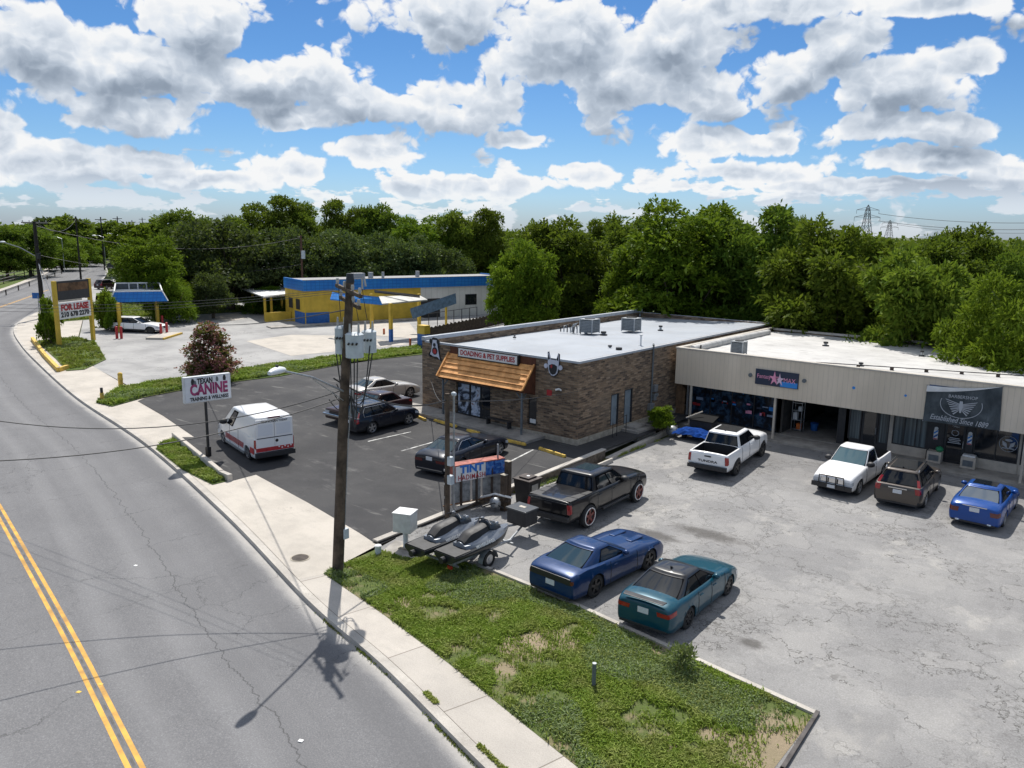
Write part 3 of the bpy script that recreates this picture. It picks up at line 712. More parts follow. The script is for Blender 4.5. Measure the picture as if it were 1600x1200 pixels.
make_tree('myrtle', 20, 'cone', 60, 5500, .17, LM_MYRTLE, narrow=.5, z0=.3, Hc=4.0, Rx=1.9, trunks=4, pink=6500)
make_tree('far', 21, 'round', 26, 5000, .75, LM_MID, narrow=.5)
make_tree('far2', 22, 'round', 26, 5000, .75, LM_BRIGHT, narrow=.5)
make_tree('far_oak', 23, 'low', 26, 5000, .7, LM_OAK, narrow=.6)

def tree(key, u, vtop, hw, dist, name, label, cat='tree', group=None, base=None, rot=None, zb=-.3):
    """a tree whose crown top shows at (u,vtop), half width hw px, standing dist metres away"""
    q = TREEVAR[key]; top = PD(u, vtop, dist)
    if base is not None: loc = Vector(base)
    else: loc = Vector((top.x, top.y, zb))
    depth = loc.x*FA[0]+loc.y*FA[1]
    wid = hw*1.22*depth/F
    ht = top.z-loc.z
    o = thing(name, label, cat, loc, rot if rot is not None else random.uniform(0, 6.28), group)
    for nm, me in (('crown', q['crown']), ('trunk', q['trunk'])):
        c = bpy.data.objects.new(nm, me); COL.objects.link(c); c.parent = o
    o.scale = (wid/q['R'], wid/q['R'], ht/q['H']); return o
NEAR = 'trees behind the shops'
T = [ # key, u, vtop, hw, dist, label
 ('bright', 818, 380, 48, 76, 'bushy bright green tree overhanging the wooden fence left of the brick shop roof'),
 ('mid', 885, 345, 72, 88, 'mid green tree behind the middle of the brick shop roof'),
 ('bright2', 985, 412, 50, 80, 'low spreading bright tree at the back edge of the brick shop roof'),
 ('bright', 1075, 320, 98, 79, 'largest bright green tree, tallest behind the gap between the two flat roofs'),
 ('mid2', 1190, 322, 74, 77, 'tall dark green tree just left of the white strip shop roof'),
 ('olive', 1308, 352, 84, 71, 'olive green feathery tree behind the left half of the white roof'),
 ('olive2', 1430, 398, 82, 64, 'lower olive tree behind the middle of the white roof'),
 ('olive', 1375, 372, 70, 84, 'olive tree standing behind the lower one over the white roof'),
 ('bright2', 1560, 432, 80, 57, 'low bright feathery tree at the right edge above the white roof'),
 ('mid', 1468, 372, 66, 94, 'mid green tree right of the pylons behind the white roof'),
 ('mid', 1530, 357, 62, 98, 'tall rounded tree near the right edge of the picture'),
 ('mid2', 1592, 395, 42, 88, 'dark tree cut by the right edge of the picture'),
 ('oak', 1240, 430, 50, 80, 'dark tree in the gap left of the olive trees over the shed roof'),
 ('oak', 1140, 420, 60, 86, 'shaded dark tree under the tall crowns behind the roof gap'),
 ('oak', 930, 430, 55, 88, 'shaded dark tree low behind the two roof units'),
 ('oak2', 1360, 440, 80, 74, 'shaded dark tree filling behind the white roof'),
 ('oak2', 1500, 450, 70, 70, 'shaded dark tree low behind the right end of the white roof'),
 ('mid', 782, 392, 34, 150, 'mid green tree behind the right end of the blue roof'),
 ('mid', 960, 352, 50, 98, 'mid green tree between the two tallest crowns'),
 ('mid2', 1000, 338, 40, 108, 'thin crowned tree peeking above the crowns behind the brick shop'),
 ('olive', 940, 342, 46, 108, 'olive tinted tree further back behind the brick shop'),
 ('mid', 1255, 342, 24, 150, 'small round dark tree standing out against the sky between big crowns'),
 ('mid', 835, 352, 44, 112, 'mid green tree further back left of the brick shop roof trees'),
 ('bright', 1130, 334, 46, 100, 'bright tree further back between the two tallest crowns'),
]
for k, u, v, hw, d, l in T: tree(k, u, v, hw, d, 'broadleaf_tree', l, group=NEAR)
MIDG = 'trees behind the yellow building and the street'
T = [
 ('oak', 352, 352, 78, 122, 'dark grey green live oak left of the yellow building'),
 ('oak2', 455, 358, 74, 126, 'dark live oak behind the white awning roof'),
 ('oak', 545, 366, 66, 130, 'dark live oak behind the left half of the blue roof'),
 ('oak2', 625, 366, 62, 131, 'dark live oak behind the middle of the blue roof'),
 ('oak', 690, 385, 48, 131, 'dark live oak behind the right part of the blue roof'),
 ('bright', 232, 372, 48, 112, 'bright green tree standing on the lawn behind the gas canopy'),
 ('bright2', 262, 420, 34, 108, 'small bright tree right of the gas canopy roof'),
 ('mid', 288, 330, 42, 170, 'rounded tree rising above the gas canopy'),
 ('mid2', 425, 306, 48, 175, 'tallest rounded tree left of the middle skyline'),
 ('mid', 478, 320, 40, 178, 'tree right of the tallest one on the skyline'),
 ('mid2', 535, 312, 36, 170, 'dark topped tree above the transformer pole'),
 ('mid', 598, 322, 40, 168, 'dark tree on the skyline above the pole top'),
 ('bright', 660, 340, 52, 150, 'green tree on the skyline above the blue roof'),
 ('mid', 712, 332, 40, 150, 'dense tree on the skyline right of the blue roof'),
 ('mid2', 762, 326, 34, 150, 'tall thin dark tree left of the brick shop trees'),
 ('mid', 360, 340, 40, 170, 'pale tree on the skyline above the live oaks'),
 ('far2', 200, 352, 30, 220, 'far tree at the bend of the street'),
 ('mid', 196, 388, 22, 165, 'dark tree beside the street where it disappears'),
 ('far_oak', 222, 398, 30, 140, 'dark tree behind the bright lawn tree'),
 ('bright2', 122, 372, 30, 262, 'bright roadside tree on the far side of the street'),
 ('bright2', 92, 368, 34, 240, 'bright bushy tree right of the dark street pole'),
 ('mid', 42, 352, 38, 215, 'mid green tree left of the dark street pole'),
 ('far2', 146, 376, 20, 290, 'far bright tree by the bend on the far side'),
 ('mid', 2, 356, 34, 205, 'tree at the left edge of the picture behind the house'),
 ('far_oak', 70, 340, 30, 300, 'far dark tree on the left skyline'),
 ('far', 100, 343, 34, 290, 'far tree between the street pole and the first distant pole'),
 ('far', 160, 350, 30, 330, 'far tree behind the row of distant poles'),
 ('far', 230, 348, 34, 280, 'far tree left of the rounded tree over the gas canopy'),
 ('oak', 330, 430, 34, 112, 'dark shrubby tree at the back of the pale lot'),
 ('oak2', 395, 425, 40, 124, 'dark tree beside the grey shed'),
 ('oak', 300, 400, 40, 120, 'dark tree between the lawn tree and the first live oak'),
]
for k, u, v, hw, d, l in T: tree(k, u, v, hw, d, 'broadleaf_tree', l, group=MIDG)
T = [('bush', 74, 470, 15, 92, 'round green bush at the foot of the dark street pole'), ('bush', 160, 458, 17, 103, 'green bush behind the lease sign'), ('bush', 176, 468, 12, 101, 'small green bush left of the gas canopy post')]
for k, u, v, hw, d, l in T: tree(k, u, v, hw, d, 'bush', l, 'bush', group='bushes around the lease sign', zb=0)
tree('bush', 1034, 598, 20, 57, 'bush', 'bright green bush between the brick wall and the strip shop', 'bush', base=P(1034, 668, .2))
tree('bright2', 420, 448, 34, 118, 'bush', 'shaded hedge bush behind the white awning', 'bush')
# the pink crape myrtle beside the white sign
mb_ = P(332, 600, 0); q = TREEVAR['myrtle']
tr_ = tree('myrtle', 332, 501, 43, math.hypot(mb_.x, mb_.y), 'crape_myrtle', 'pink flowering crape myrtle on the grass behind the white pole sign', 'tree', base=(mb_.x, mb_.y, 0), rot=.4)
# far woodland reaching the horizon: nobody could count it
rng = np.random.default_rng(3); cs = []; rs = []
for k in range(900):
    az_ = rng.uniform(-.66, .66); dd = rng.uniform(170, 620)
    v = Vector((math.sin(az_)*dd, math.cos(az_)*dd, 0)); p = to_ab(v)
    if az_ < -.40 and dd < 420: continue
    h = rng.uniform(6.5, 9.5)
    cs.append((p.x, p.y, h*.5)); s = rng.uniform(4, 7); rs.append((s, s, h*.52))
V = leaves(np.array(cs), np.array(rs), 60000, 1.9, rng, .7, 4, .1, .9, shell=.85)
wd = bpy.data.objects.new('distant_woods', leafmesh('distant_woods', V, LM_MID)); COL.objects.link(wd)
tag(wd, 'far off mass of green woodland along the horizon', 'woodland', kind='stuff')

# ---- grass: real blades
GM = leafmat('grass_blade', (.145, .225, .030), (.25, .31, .058), (.30, .285, .11), .35)
GM2 = leafmat('weed_blade', (.17, .23, .09), (.23, .27, .14), (.14, .18, .06), .3)
from mathutils.geometry import tessellate_polygon
def scatter(poly, n, rng):
    tris = tessellate_polygon([[Vector((p[0], p[1], 0)) for p in poly]]); pp = np.array([(p[0], p[1]) for p in poly]); A = []
    for t in tris: a, b, c = pp[list(t)]; A.append(abs((b[0]-a[0])*(c[1]-a[1])-(c[0]-a[0])*(b[1]-a[1]))/2)
    A = np.array(A); pk = rng.choice(len(tris), n, p=A/A.sum()); T_ = np.array([list(t) for t in tris])[pk]
    r1 = np.sqrt(rng.random(n))[:, None]; r2 = rng.random(n)[:, None]
    return (1-r1)*pp[T_[:, 0]]+r1*(1-r2)*pp[T_[:, 1]]+r1*r2*pp[T_[:, 2]]
def vnoise(p, s, seed=0):
    """smooth value noise for patchiness"""
    r = np.random.default_rng(seed); g = r.random((64, 64)); q = (p*s) % 64; i = q.astype(int); f = q-i; f = f*f*(3-2*f); i1 = (i+1) % 64
    return (g[i[:, 0], i[:, 1]]*(1-f[:, 0])*(1-f[:, 1])+g[i1[:, 0], i[:, 1]]*f[:, 0]*(1-f[:, 1])+g[i[:, 0], i1[:, 1]]*(1-f[:, 0])*f[:, 1]+g[i1[:, 0], i1[:, 1]]*f[:, 0]*f[:, 1])
def grass(name, poly, n, h, label, seed=1, patch=.0, zf=None, w_=.016, mats_=None, holes=(), fringe=0):
    rng = np.random.default_rng(seed); p = scatter(poly, n, rng)
    p = p+rng.normal(size=p.shape)*fringe
    d = .6*vnoise(p, .9, seed)+.4*vnoise(p, 2.7, seed+1)
    keep = rng.random(n) < np.clip((d-patch)*5, .03, 1)
    for (x, y, r_) in holes: keep &= (np.hypot(p[:, 0]-x, p[:, 1]-y)*(.75+.5*vnoise(p, 3, 5)) > r_) | (rng.random(n) < .22)
    p = p[keep]; n = len(p); tall = .55+.9*vnoise(p, 1.4, seed+4)
    hh = h*tall*(.5+rng.random(n)); an = rng.random(n)*6.283; lean = rng.normal(size=(n, 2))*.42
    z = np.zeros(n) if zf is None else np.array([zf(a, b) for a, b in p])
    base = np.c_[p, z]; sd_ = np.c_[np.cos(an), np.sin(an), np.zeros(n)]*(w_*(.6+.8*rng.random(n)))[:, None]
    mid = base+np.c_[lean*hh[:, None]*.35, hh*.62]; tip = base+np.c_[lean*hh[:, None]*1.15, hh*(.95-.2*np.abs(lean).sum(1))]
    V = np.stack([base-sd_*.6, base+sd_*.6, mid+sd_, tip, mid-sd_], 1)
    q1 = V[:, [0, 1, 2, 4]]; # blade foot
    t1 = V[:, [4, 2, 3, 3]]; t1[:, 3] = V[:, 3]*.999+V[:, 4]*.001
    allv = np.concatenate([q1, t1], 1).reshape(-1, 3)
    wd_ = vnoise(p, .55, seed+9)+(.012*(p[:, 0]+14)if seed == 1 else 0); mi = (wd_ > .62).astype(int)&(rng.random(n) < .7).astype(int)
    mi = np.repeat(mi, 2)
    o = bpy.data.objects.new(name, leafmesh(name, allv, mats_ or [GM, GM2], mi)); COL.objects.link(o); tag(o, label, 'grass', kind='stuff'); return o
holes = BARE
MAING = px([(508, 896), (588, 862), (640, 874), (690, 868), (768, 897), (868, 938), (1048, 1020), (1268, 1120), (1208, 1196), (1180, 1240), (1020, 1290), (909, 1201), (804, 1117), (704, 1036), (604, 961)])
grass('grass', MAING, 165000, .12, 'weedy green grass on the plot between sidewalk and lot', 1, .29, holes=holes, fringe=.03)
grass('grass', px([(245, 700), (270, 688), (354, 750), (332, 756), (285, 733)]), 9000, .2, 'grass tuft bed behind the low kerb wall by the driveway', 2, .1, w_=.03)
grass('grass', px([(150, 630), (190, 606), (250, 598), (290, 592), (420, 571), (655, 541), (660, 554), (560, 566), (440, 588), (330, 602), (225, 621), (175, 635)]), 42000, .24, 'grass verge between the dark lot and the pale lot', 3, .15, w_=.045, zf=lambda a, b: dog_z(a, b)+.02)
grass('grass', px([(58, 534), (118, 528), (150, 537), (164, 562), (132, 577), (106, 579), (90, 561)]), 9000, .28, 'patchy grass in the yellow kerbed island under the lease sign', 4, .45, w_=.05)
grass('grass', px([(62, 497), (86, 481), (110, 485), (150, 479), (240, 475), (330, 477), (400, 481), (400, 485), (320, 490), (143, 498), (95, 502)]), 20000, .3, 'lawn behind the gas canopy', 5, .1, w_=.09)
grass('grass', [(-23.05, 28), (-22.6, 28), (-22.9, 36), (-23.0, 43), (-23.1, 36)], 2600, .14, 'weeds along the foot of the low retaining wall', 6, .35, zf=lambda a, b: gz(a, b))
# weed shrub at the edge of the grass plot
rng = np.random.default_rng(8); wp = P(1062, 1048)
V = leaves(np.array([(0, 0, .3), (.15, .1, .45), (-.15, .05, .4), (.02, -.1, .6)]), np.array([(.26, .26, .22)]*4), 650, .15, rng, .3, 5, .6, 1.2, shell=.2)
bo = bpy.data.objects.new('weed_shrub', leafmesh('weed_shrub', V, GM2)); COL.objects.link(bo); bo.location = wp; tag(bo, 'grey green weed shrub at the lot edge of the grass plot', 'shrub')

kt = [tuple(kc[i]-kn[i]*.27+kd[i]*dd_) for i in (12, 13, 16, 21, 22, 27, 33) for dd_ in (0,)]
for n_, (i, L_) in enumerate(((11, 1.0), (15, .5), (20, 1.3), (26, .6))):
    c_ = kc[i]-kn[i]*.27; a_, b__ = c_-kd[i]*L_/2, c_+kd[i]*L_/2; q_ = kn[i]*.09
    grass('grass', [tuple(a_-q_), tuple(b__-q_), tuple(b__+q_*.6), tuple(a_+q_*.6)], 420, .06, 'small weeds growing from the kerb joint', 30+n_, .0, w_=.02, zf=lambda a, b: .012)
gt = [tuple(kc[i]+kn[i]*.03) for i in range(8, 40)]
grass('grass', gt+[tuple(kc[i]+kn[i]*.12) for i in range(39, 7, -1)], 1500, .05, 'sparse weeds in the gutter along the kerb', 41, .5, w_=.018, zf=lambda a, b: -.14)
# ================================================================== BUILDINGS
def ZH(u, v, base):
    """height of a point seen at (u,v) standing above the ground point seen at base"""
    b = P(*base) if not isinstance(base, Vector) else base
    return PD(u, v, math.hypot(b.x, b.y)).z
def brickmat(name, c1, c2, c3, scale=1):
    def f(t, b):
        co = t.new('ShaderNodeTexCoord').outputs['Object']; g = t.new('ShaderNodeNewGeometry').outputs['Normal']
        s = t.new('ShaderNodeSeparateXYZ'); t.l.new(co, s.inputs[0])
        cb_ = t.new('ShaderNodeCombineXYZ'); t.l.new(t.math('ADD', s.outputs[0], s.outputs[1]), cb_.inputs[0]); t.l.new(s.outputs[2], cb_.inputs[1])
        br = t.new('ShaderNodeTexBrick'); t.l.new(cb_.outputs[0], br.inputs['Vector']); br.inputs['Scale'].default_value = 1
        br.inputs['Brick Width'].default_value = .42; br.inputs['Row Height'].default_value = .115; br.inputs['Mortar Size'].default_value = .012; br.offset = .5
        br.inputs['Color1'].default_value = (0, 0, 0, 1); br.inputs['Color2'].default_value = (1, 1, 1, 1); br.inputs['Mortar'].default_value = (.5, .5, .5, 1)
        vr = t.noise(t.vmath('MULTIPLY', cb_.outputs[0], (2.4, 8.7, 1)), 1, 3, .7)
        base = t.ramp(t.math('ADD', t.math('MULTIPLY', br.outputs['Color'], .45), t.math('MULTIPLY', vr, .62)), [(.22, (.055, .042, .034)), (.45, c1), (.62, c2), (.85, c3)])
        base = t.mix(t.rng(br.outputs['Fac'], .3, .8), base, (.17, .145, .115))
        base = t.mix(t.rng(t.noise(co, .5, 5, .6), .5, .75, 0, .35), base, (.24, .20, .155))
        t.l.new(base, b.inputs['Base Color']); bumpit(t, b, t.math('SUBTRACT', vr, br.outputs['Fac']), .7, .02)
    return nodemat(name, f)
M_BRICK = brickmat('brown_brick', (.155, .105, .070), (.255, .172, .108), (.36, .265, .18))
def m_siding(t, b):
    co = t.new('ShaderNodeTexCoord').outputs['Object']; s = t.new('ShaderNodeSeparateXYZ'); t.l.new(co, s.inputs[0])
    x = t.math('ADD', s.outputs[0], s.outputs[1])
    g1 = t.rng(t.math('PINGPONG', x, .14), .016, .004)
    base = t.mix(t.rng(t.noise(t.vmath('MULTIPLY', co, (1, 1, .3)), .7, 5, .6), .3, .7), (.72, .62, .495), (.61, .525, .415))
    base = t.mix(t.rng(t.noise(t.vmath('MULTIPLY', co, (7, 7, .5)), 1, 4, .7), .6, .8, 0, .3), base, (.30, .26, .21))
    base = t.mix(t.math('MULTIPLY', g1, .28), base, (.22, .19, .155)); t.l.new(base, b.inputs['Base Color'])
    bumpit(t, b, t.math('MULTIPLY', g1, -1), .3, .012)
M_SIDING = nodemat('tan_panel_siding', m_siding, .7)
def m_wroof(cool, patch):
    def f(t, b):
        co = t.new('ShaderNodeTexCoord').outputs['Object']
        base = t.mix(t.rng(t.noise(co, .3, 6, .65), .35, .7), cool, tuple(c*.82 for c in cool))
        st = t.noise(t.vmath('MULTIPLY', co, (.7, 2.2, 1)), .9, 7, .72)
        base = t.mix(t.rng(st, .50, .66, 0, patch*.8), base, (.33, .32, .31))
        s = t.new('ShaderNodeSeparateXYZ'); t.l.new(co, s.inputs[0])
        j = t.rng(t.math('PINGPONG', t.math('ADD', s.outputs[1], t.math('MULTIPLY', t.noise(co, .6, 3, .6), .3)), .9), .03, .01, 0, .4*patch+.12)
        base = t.mix(j, base, (.28, .28, .29)); t.l.new(base, b.inputs['Base Color']); bumpit(t, b, st, .5, .05)
    return f
M_ROOF1 = nodemat('grey_white_roof_membrane', m_wroof((.34, .37, .41), .45), .6); M_ROOF2 = nodemat('white_roof_coating', m_wroof((.56, .55, .53), 1.0), .6)
M_TRIM = mat('grey_metal_trim', (.42, .45, .49), .45, var=.08); M_FOUND = mat('foundation_concrete', (.40, .36, .29), .9, var=.2)
M_GLASS = mat('dark_glass', (.012, .015, .02), .06, var=0, spec=.9); M_GLASSB = mat('blue_glass', (.06, .10, .13), .06, var=0, spec=.9)
M_DARK = mat('dark_frame', (.03, .03, .033), .5, var=.1); M_BLACKM = mat('black_metal', (.018, .018, .02), .4, var=0); M_GREYD = mat('grey_blue_door', (.20, .245, .28), .55, var=.1)
M_SHING = mat('cedar_board', (.74, .36, .12), .65, var=.3, vscale=1.6, col2=(.48, .21, .06)); M_SHEDGE = mat('cedar_edge', (.09, .045, .02), .8, var=.1)
M_BRWOOD = mat('red_brown_wood', (.11, .035, .015), .8, var=.2); M_WHITE = mat('white_paint', (.74, .74, .73), .5, var=.06); M_RED = mat('red_paint', (.42, .025, .03), .5, var=.1)
M_BEIGE = mat('beige_wall', (.50, .45, .38), .8, var=.1); M_CONC2 = mat('slab_concrete', (.34, .32, .29), .9, var=.2, vscale=1.2)
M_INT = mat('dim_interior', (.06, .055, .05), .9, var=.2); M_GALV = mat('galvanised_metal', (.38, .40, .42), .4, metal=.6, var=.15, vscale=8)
M_ACG = mat('grey_unit_metal', (.13, .15, .165), .5, var=.12, vscale=4); M_ACL = mat('unit_frame_metal', (.42, .44, .45), .45, var=.1); M_WOODP = mat('weathered_pole_wood', (.105, .075, .052), .95, var=.35, vscale=2.2, bump=.5, bscale=14)
M_FENCEW = mat('dark_fence_wood', (.075, .055, .042), .95, var=.3); M_BLUEP = mat('blue_paint', (.02, .13, .42), .5, var=.12); M_YELP = mat('yellow_wall_paint', (.62, .42, .045), .65, var=.12, vscale=.8)
M_YELC = mat('yellow_kerb_paint', (.66, .44, .06), .75, var=.3, vscale=5, col2=(.42, .28, .08)); M_OFFW = mat('off_white_siding', (.50, .49, .45), .7, var=.12, vscale=.7); M_PINK = mat('pink_print', (.75, .30, .45), .5, var=0)
M_NAVY = mat('navy_print', (.02, .03, .06), .5, var=0); M_CYAN = mat('bright_blue_print', (.02, .22, .62), .5, var=0); M_MAGENTA = mat('magenta_print', (.38, .045, .16), .5, var=.2, vscale=7, col2=(.12, .01, .05)); M_BKP = mat('black_print', (.015, .015, .018), .6, var=0)

# ---- brick pet shop
A0, A1, B0, B1 = -37.7, -25.17, 36.4, 63.8; ZT = 4.80
sh = thing('brick_shop', 'brown brick pet supply shop with flat pale roof and wooden awning', 'shop', (0, 0, 0))
mb = MB()
dl, dr_ = -34.62, -31.72       # door opening in the front wall
# front wall in pieces round the door and the narrow window
mb.box(A0, dl, B0, B0+.3, .0, ZT); mb.box(dr_, -28.78, B0, B0+.3, 0, ZT); mb.box(dl, dr_, B0, B0+.3, 2.46, ZT); mb.box(-28.1, A1, B0, B0+.3, 0, ZT)
mb.box(-28.78, -28.1, B0, B0+.3, 2.32, ZT); mb.box(-28.78, -28.1, B0, B0+.3, 0, .62)
mb.box(A1-.3, A1, B0+.3, 39.86, 0, ZT); mb.box(A1-.3, A1, 40.72, 41.36, 0, ZT); mb.box(A1-.3, A1, 42.3, B1, 0, ZT)
mb.box(A1-.3, A1, 39.86, 40.72, 2.42, ZT); mb.box(A1-.3, A1, 41.36, 42.3, 2.5, ZT); mb.box(A1-.3, A1, 39.86, 40.72, 0, .5); mb.box(A1-.3, A1, 41.36, 42.3, 0, .34)
mb.box(A0, A0+.3, B0+.3, B1, 0, ZT); mb.box(A0+.3, A1-.3, B1-.3, B1, 0, ZT)
mb.build('wall', M_BRICK, sh)
mb = MB(); mb.box(A0-.06, A1+.08, B0-.08, B1+.05, -.6, .33); mb.build('foundation', M_FOUND, sh)
mb = MB(); n = 12
mb.grid([[(A0+.25+(A1-.1-A0-.25)*j/n, B0+.12+(B1-.2-B0-.12)*i/n, 4.36+.42*j/n+.015*math.sin(i*2+j)) for j in range(n+1)] for i in range(n+1)])
ro_ = mb.build('roof', M_ROOF1, sh)
mb = MB(); mb.box(A0-.03, A0+.28, B0-.03, B1, ZT+.003, ZT+.26); mb.box(A0-.02, A0+.4, B1-.35, B1+.03, ZT-.4, ZT+.3); mb.build('parapet', M_TRIM, sh, bevel=.01)
mb = MB(); mb.box(A0+.28, A1+.05, B0-.045, B0+.12, ZT-.09, ZT+.035); mb.box(A1-.13, A1+.05, B0+.12, B1, ZT-.09, ZT+.035); mb.box(A0+.28, A1-.13, B1-.2, B1+.03, ZT-.3, ZT+.035); mb.build('roof_edge', M_TRIM, sh)
# entrance doors with printed dog posters
M_POST = nodemat('poster_print', lambda t, b: t.ramp(t.noise(t.new('ShaderNodeTexCoord').outputs['Object'], 1.1, 5, .6, .8), [(.40, (.03, .035, .045)), (.455, (.10, .12, .16)), (.50, (.38, .44, .55)), (.58, (.55, .62, .72)), (.66, (.22, .12, .12))]), .25)
xs = [dl, dl+1.12, dl+2.04, dr_]
for i in range(3):
    d = MB(); d.box(xs[i]+.02, xs[i+1]-.02, B0+.12, B0+.17, .36, 2.44); dd = d.build('door', M_DARK, sh)
    d = MB(); d.box(xs[i]+.09, xs[i+1]-.09, B0+.10, B0+.125, .46, 2.36); d.build('pane', [M_POST, M_POST, M_GLASS][i], dd)
    if i < 2: d = MB(); d.tube([(xs[i+1]-.14, B0+.06, 1.1), (xs[i+1]-.14, B0+.06, 1.6)], .02); d.build('handle', M_GALV, dd)
d = MB(); d.box(-28.76, -28.12, B0+.12, B0+.17, .64, 2.3); wn_ = d.build('window', M_DARK, sh); d = MB(); d.box(-28.7, -28.18, B0+.10, B0+.122, .7, 2.24); d.build('pane', M_GLASS, wn_)
d = MB(); d.box(-28.66, -28.22, B0+.09, B0+.10, .75, 1.0); d.build('poster', M_WHITE, wn_)
# side doors and their frames
for (b0_, b1_, z0_, z1_, mm) in ((39.86, 40.72, .5, 2.42, M_GREYD), (41.36, 42.3, .34, 2.5, M_GREYD)):
    d = MB(); d.box(A1-.16, A1-.10, b0_+.05, b1_-.05, z0_, z1_-.05); dd = d.build('door', mm, sh)
    d = MB(); d.box(A1-.2, A1+.012, b0_, b0_+.05, z0_, z1_); d.box(A1-.2, A1+.012, b1_-.05, b1_, z0_, z1_); d.box(A1-.2, A1+.012, b0_+.05, b1_-.05, z1_-.05, z1_); d.build('frame', M_DARK, dd)
    d = MB(); d.ell((A1-.07, b1_-.15, z0_+1.0), .04, .04, .04); d.build('handle', M_GALV, dd)
d = MB()
for bb, hh in ((39.3, .9), (39.75, 1.0), (40.8, 1.15)): d.tube([(A1+.55, bb, -.3), (A1+.55, bb, hh)], .022)
d.tube([(A1+.55, 39.75, 1.0), (A1+.55, 40.8, 1.12)], .02); d.build('railing', M_BLACKM, sh)
d = MB(); d.box(A1+.08, A1+1.25, 41.0, 43.2, -.5, .16); d.box(A1+.08, A1+.9, 41.3, 42.6, .16, .30); d.build('stoop', M_CONC2, sh, bevel=.02)
# conduit mast and meters
d = MB(); d.tube([(A1+.09, 44.5, .4), (A1+.09, 44.5, 4.95), (A1+.13, 44.38, 5.05), (A1+.16, 44.3, 4.97)], .055); d.build('conduit', M_ACG, sh, smooth=True)
d = MB(); d.box(A1+.003, A1+.22, 44.7, 45.1, 1.9, 2.35); d.box(A1+.003, A1+.2, 44.72, 45.02, 1.35, 1.75); d.box(A1+.003, A1+.25, 44.2, 44.7, .65, 1.2); d.build('meter_box', M_GALV, sh, bevel=.015)
d = MB(); d.tube([(A1+.12, 45, 1.7), (A1+.26, 45, 1.7)], .12, 14); d.build('meter', M_GALV, sh, smooth=True)
d = MB(); d.box(-26.5, -26.38, B0-.14, B0, 3.05, 3.13); d.tube([(-26.44, B0-.1, 3.12), (-26.6, B0-.24, 3.06)], .055); d.tube([(-26.44, B0-.1, 3.12), (-26.2, B0-.24, 3.1)], .05); d.build('security_light', M_WHITE, sh)
d = MB(); d.box(-27.35, -27.0, B0-.05, B0-.003, 2.62, 2.95); d.build('notice', M_RED, sh)
# wooden awning: five lapped courses of cedar boards with a broken one
aw = thing('wood_awning', 'orange cedar shingle awning over the shop entrance', 'awning', (0, 0, 0))
wa0, wa1 = -35.15, -28.25; yb, zb_ = B0-.01, 4.22; yf, zf_ = 35.3, 2.88
mb = MB(); sl = Vector((0, yf-yb, zf_-zb_)); nrm = Vector((0, sl.z, -sl.y)).normalized(); nrm = nrm if nrm.z > 0 else -nrm; nc_ = 5
for k in range(nc_):
    rs_ = np.random.default_rng(k); x = wa0
    while x < wa1-.01:
        x2 = min(wa1, x+rs_.uniform(.7, 1.5))
        t0, t1 = k/nc_, (k+1)/nc_+.035
        if k == 3 and x < -31.6 < x2 and False: pass
        p0 = Vector((0, yb, zb_))+sl*t0+nrm*.045; p1 = Vector((0, yb, zb_))+sl*t1+nrm*(.135 if k < nc_-1 else .10)
        vs = [(x+.006, p0.y, p0.z), (x2-.006, p0.y, p0.z), (x2-.006, p1.y, p1.z), (x+.006, p1.y, p1.z)]
        mb.extr(vs, tuple(-nrm*.035), 0); x = x2
ab_ = mb.build('board_course', M_SHING, aw); 
mb = MB()
for k in range(nc_):
    p1 = Vector((0, yb, zb_))+sl*((k+1)/nc_+.02)+nrm*.03
    mb.box(wa0, wa1, p1.y-.02, p1.y+.02, p1.z-.02, p1.z+(.07 if k < nc_-1 else .02))
mb.build('batten', M_SHEDGE, aw)
mb = MB(); mb.extr([(wa0, yb, zb_), (wa0, yf, zf_), (wa0, yf, zf_-.12), (wa0, yb, zf_-.12)], (.05, 0, 0)); mb.build('side_panel', M_BRWOOD, aw); mb = MB(); mb.extr([(wa1-.05, yb, zb_), (wa1-.05, yf, zf_), (wa1-.05, yf, zf_-.12), (wa1-.05, yb, zf_-.3)], (.05, 0, 0)); mb.build('side_panel', M_BRWOOD, aw)
mb = MB(); mb.box(wa0+.05, wa1-.05, yf+.05, yb-.02, zf_-.13, zf_-.08); mb.build('soffit', M_BRWOOD, aw)
for x in (wa0, wa1): mb = MB(); s_ = Vector((x, yb, zb_))+nrm*.15; e_ = Vector((x, yf, zf_))+sl*.03+nrm*.13; mb.obox((s_+e_)/2, (.05, 0, 0), (e_-s_)/2, nrm*.05); mb.build('rake_board', M_SHING, aw)
mb = MB(); mb.box(-35.1, -34.25, B0-.05, B0-.004, 4.23, ZT-.1); mb.build('backing_panel', M_BRWOOD, aw); mb = MB(); mb.box(-29.38, wa1+.03, B0-.05, B0-.004, 2.5, ZT-.1); mb.build('backing_panel', M_BRWOOD, aw)
for x in (-34.9, -28.5):
    mb = MB(); mb.box(x-.05, x+.05, 35.45, 35.55, .15+gz(x, 35), zf_-.12); mb.build('post', M_ACG, aw)
    mb = MB(); s1 = 1 if x < -30 else -1; mb.tube([(x, 35.5, 2.25), (x+.45*s1, 35.5, 2.72)], .03); mb.tube([(x, 35.5, 2.25), (x, 36.0, 2.72)], .03); mb.build('brace', M_ACG, aw)
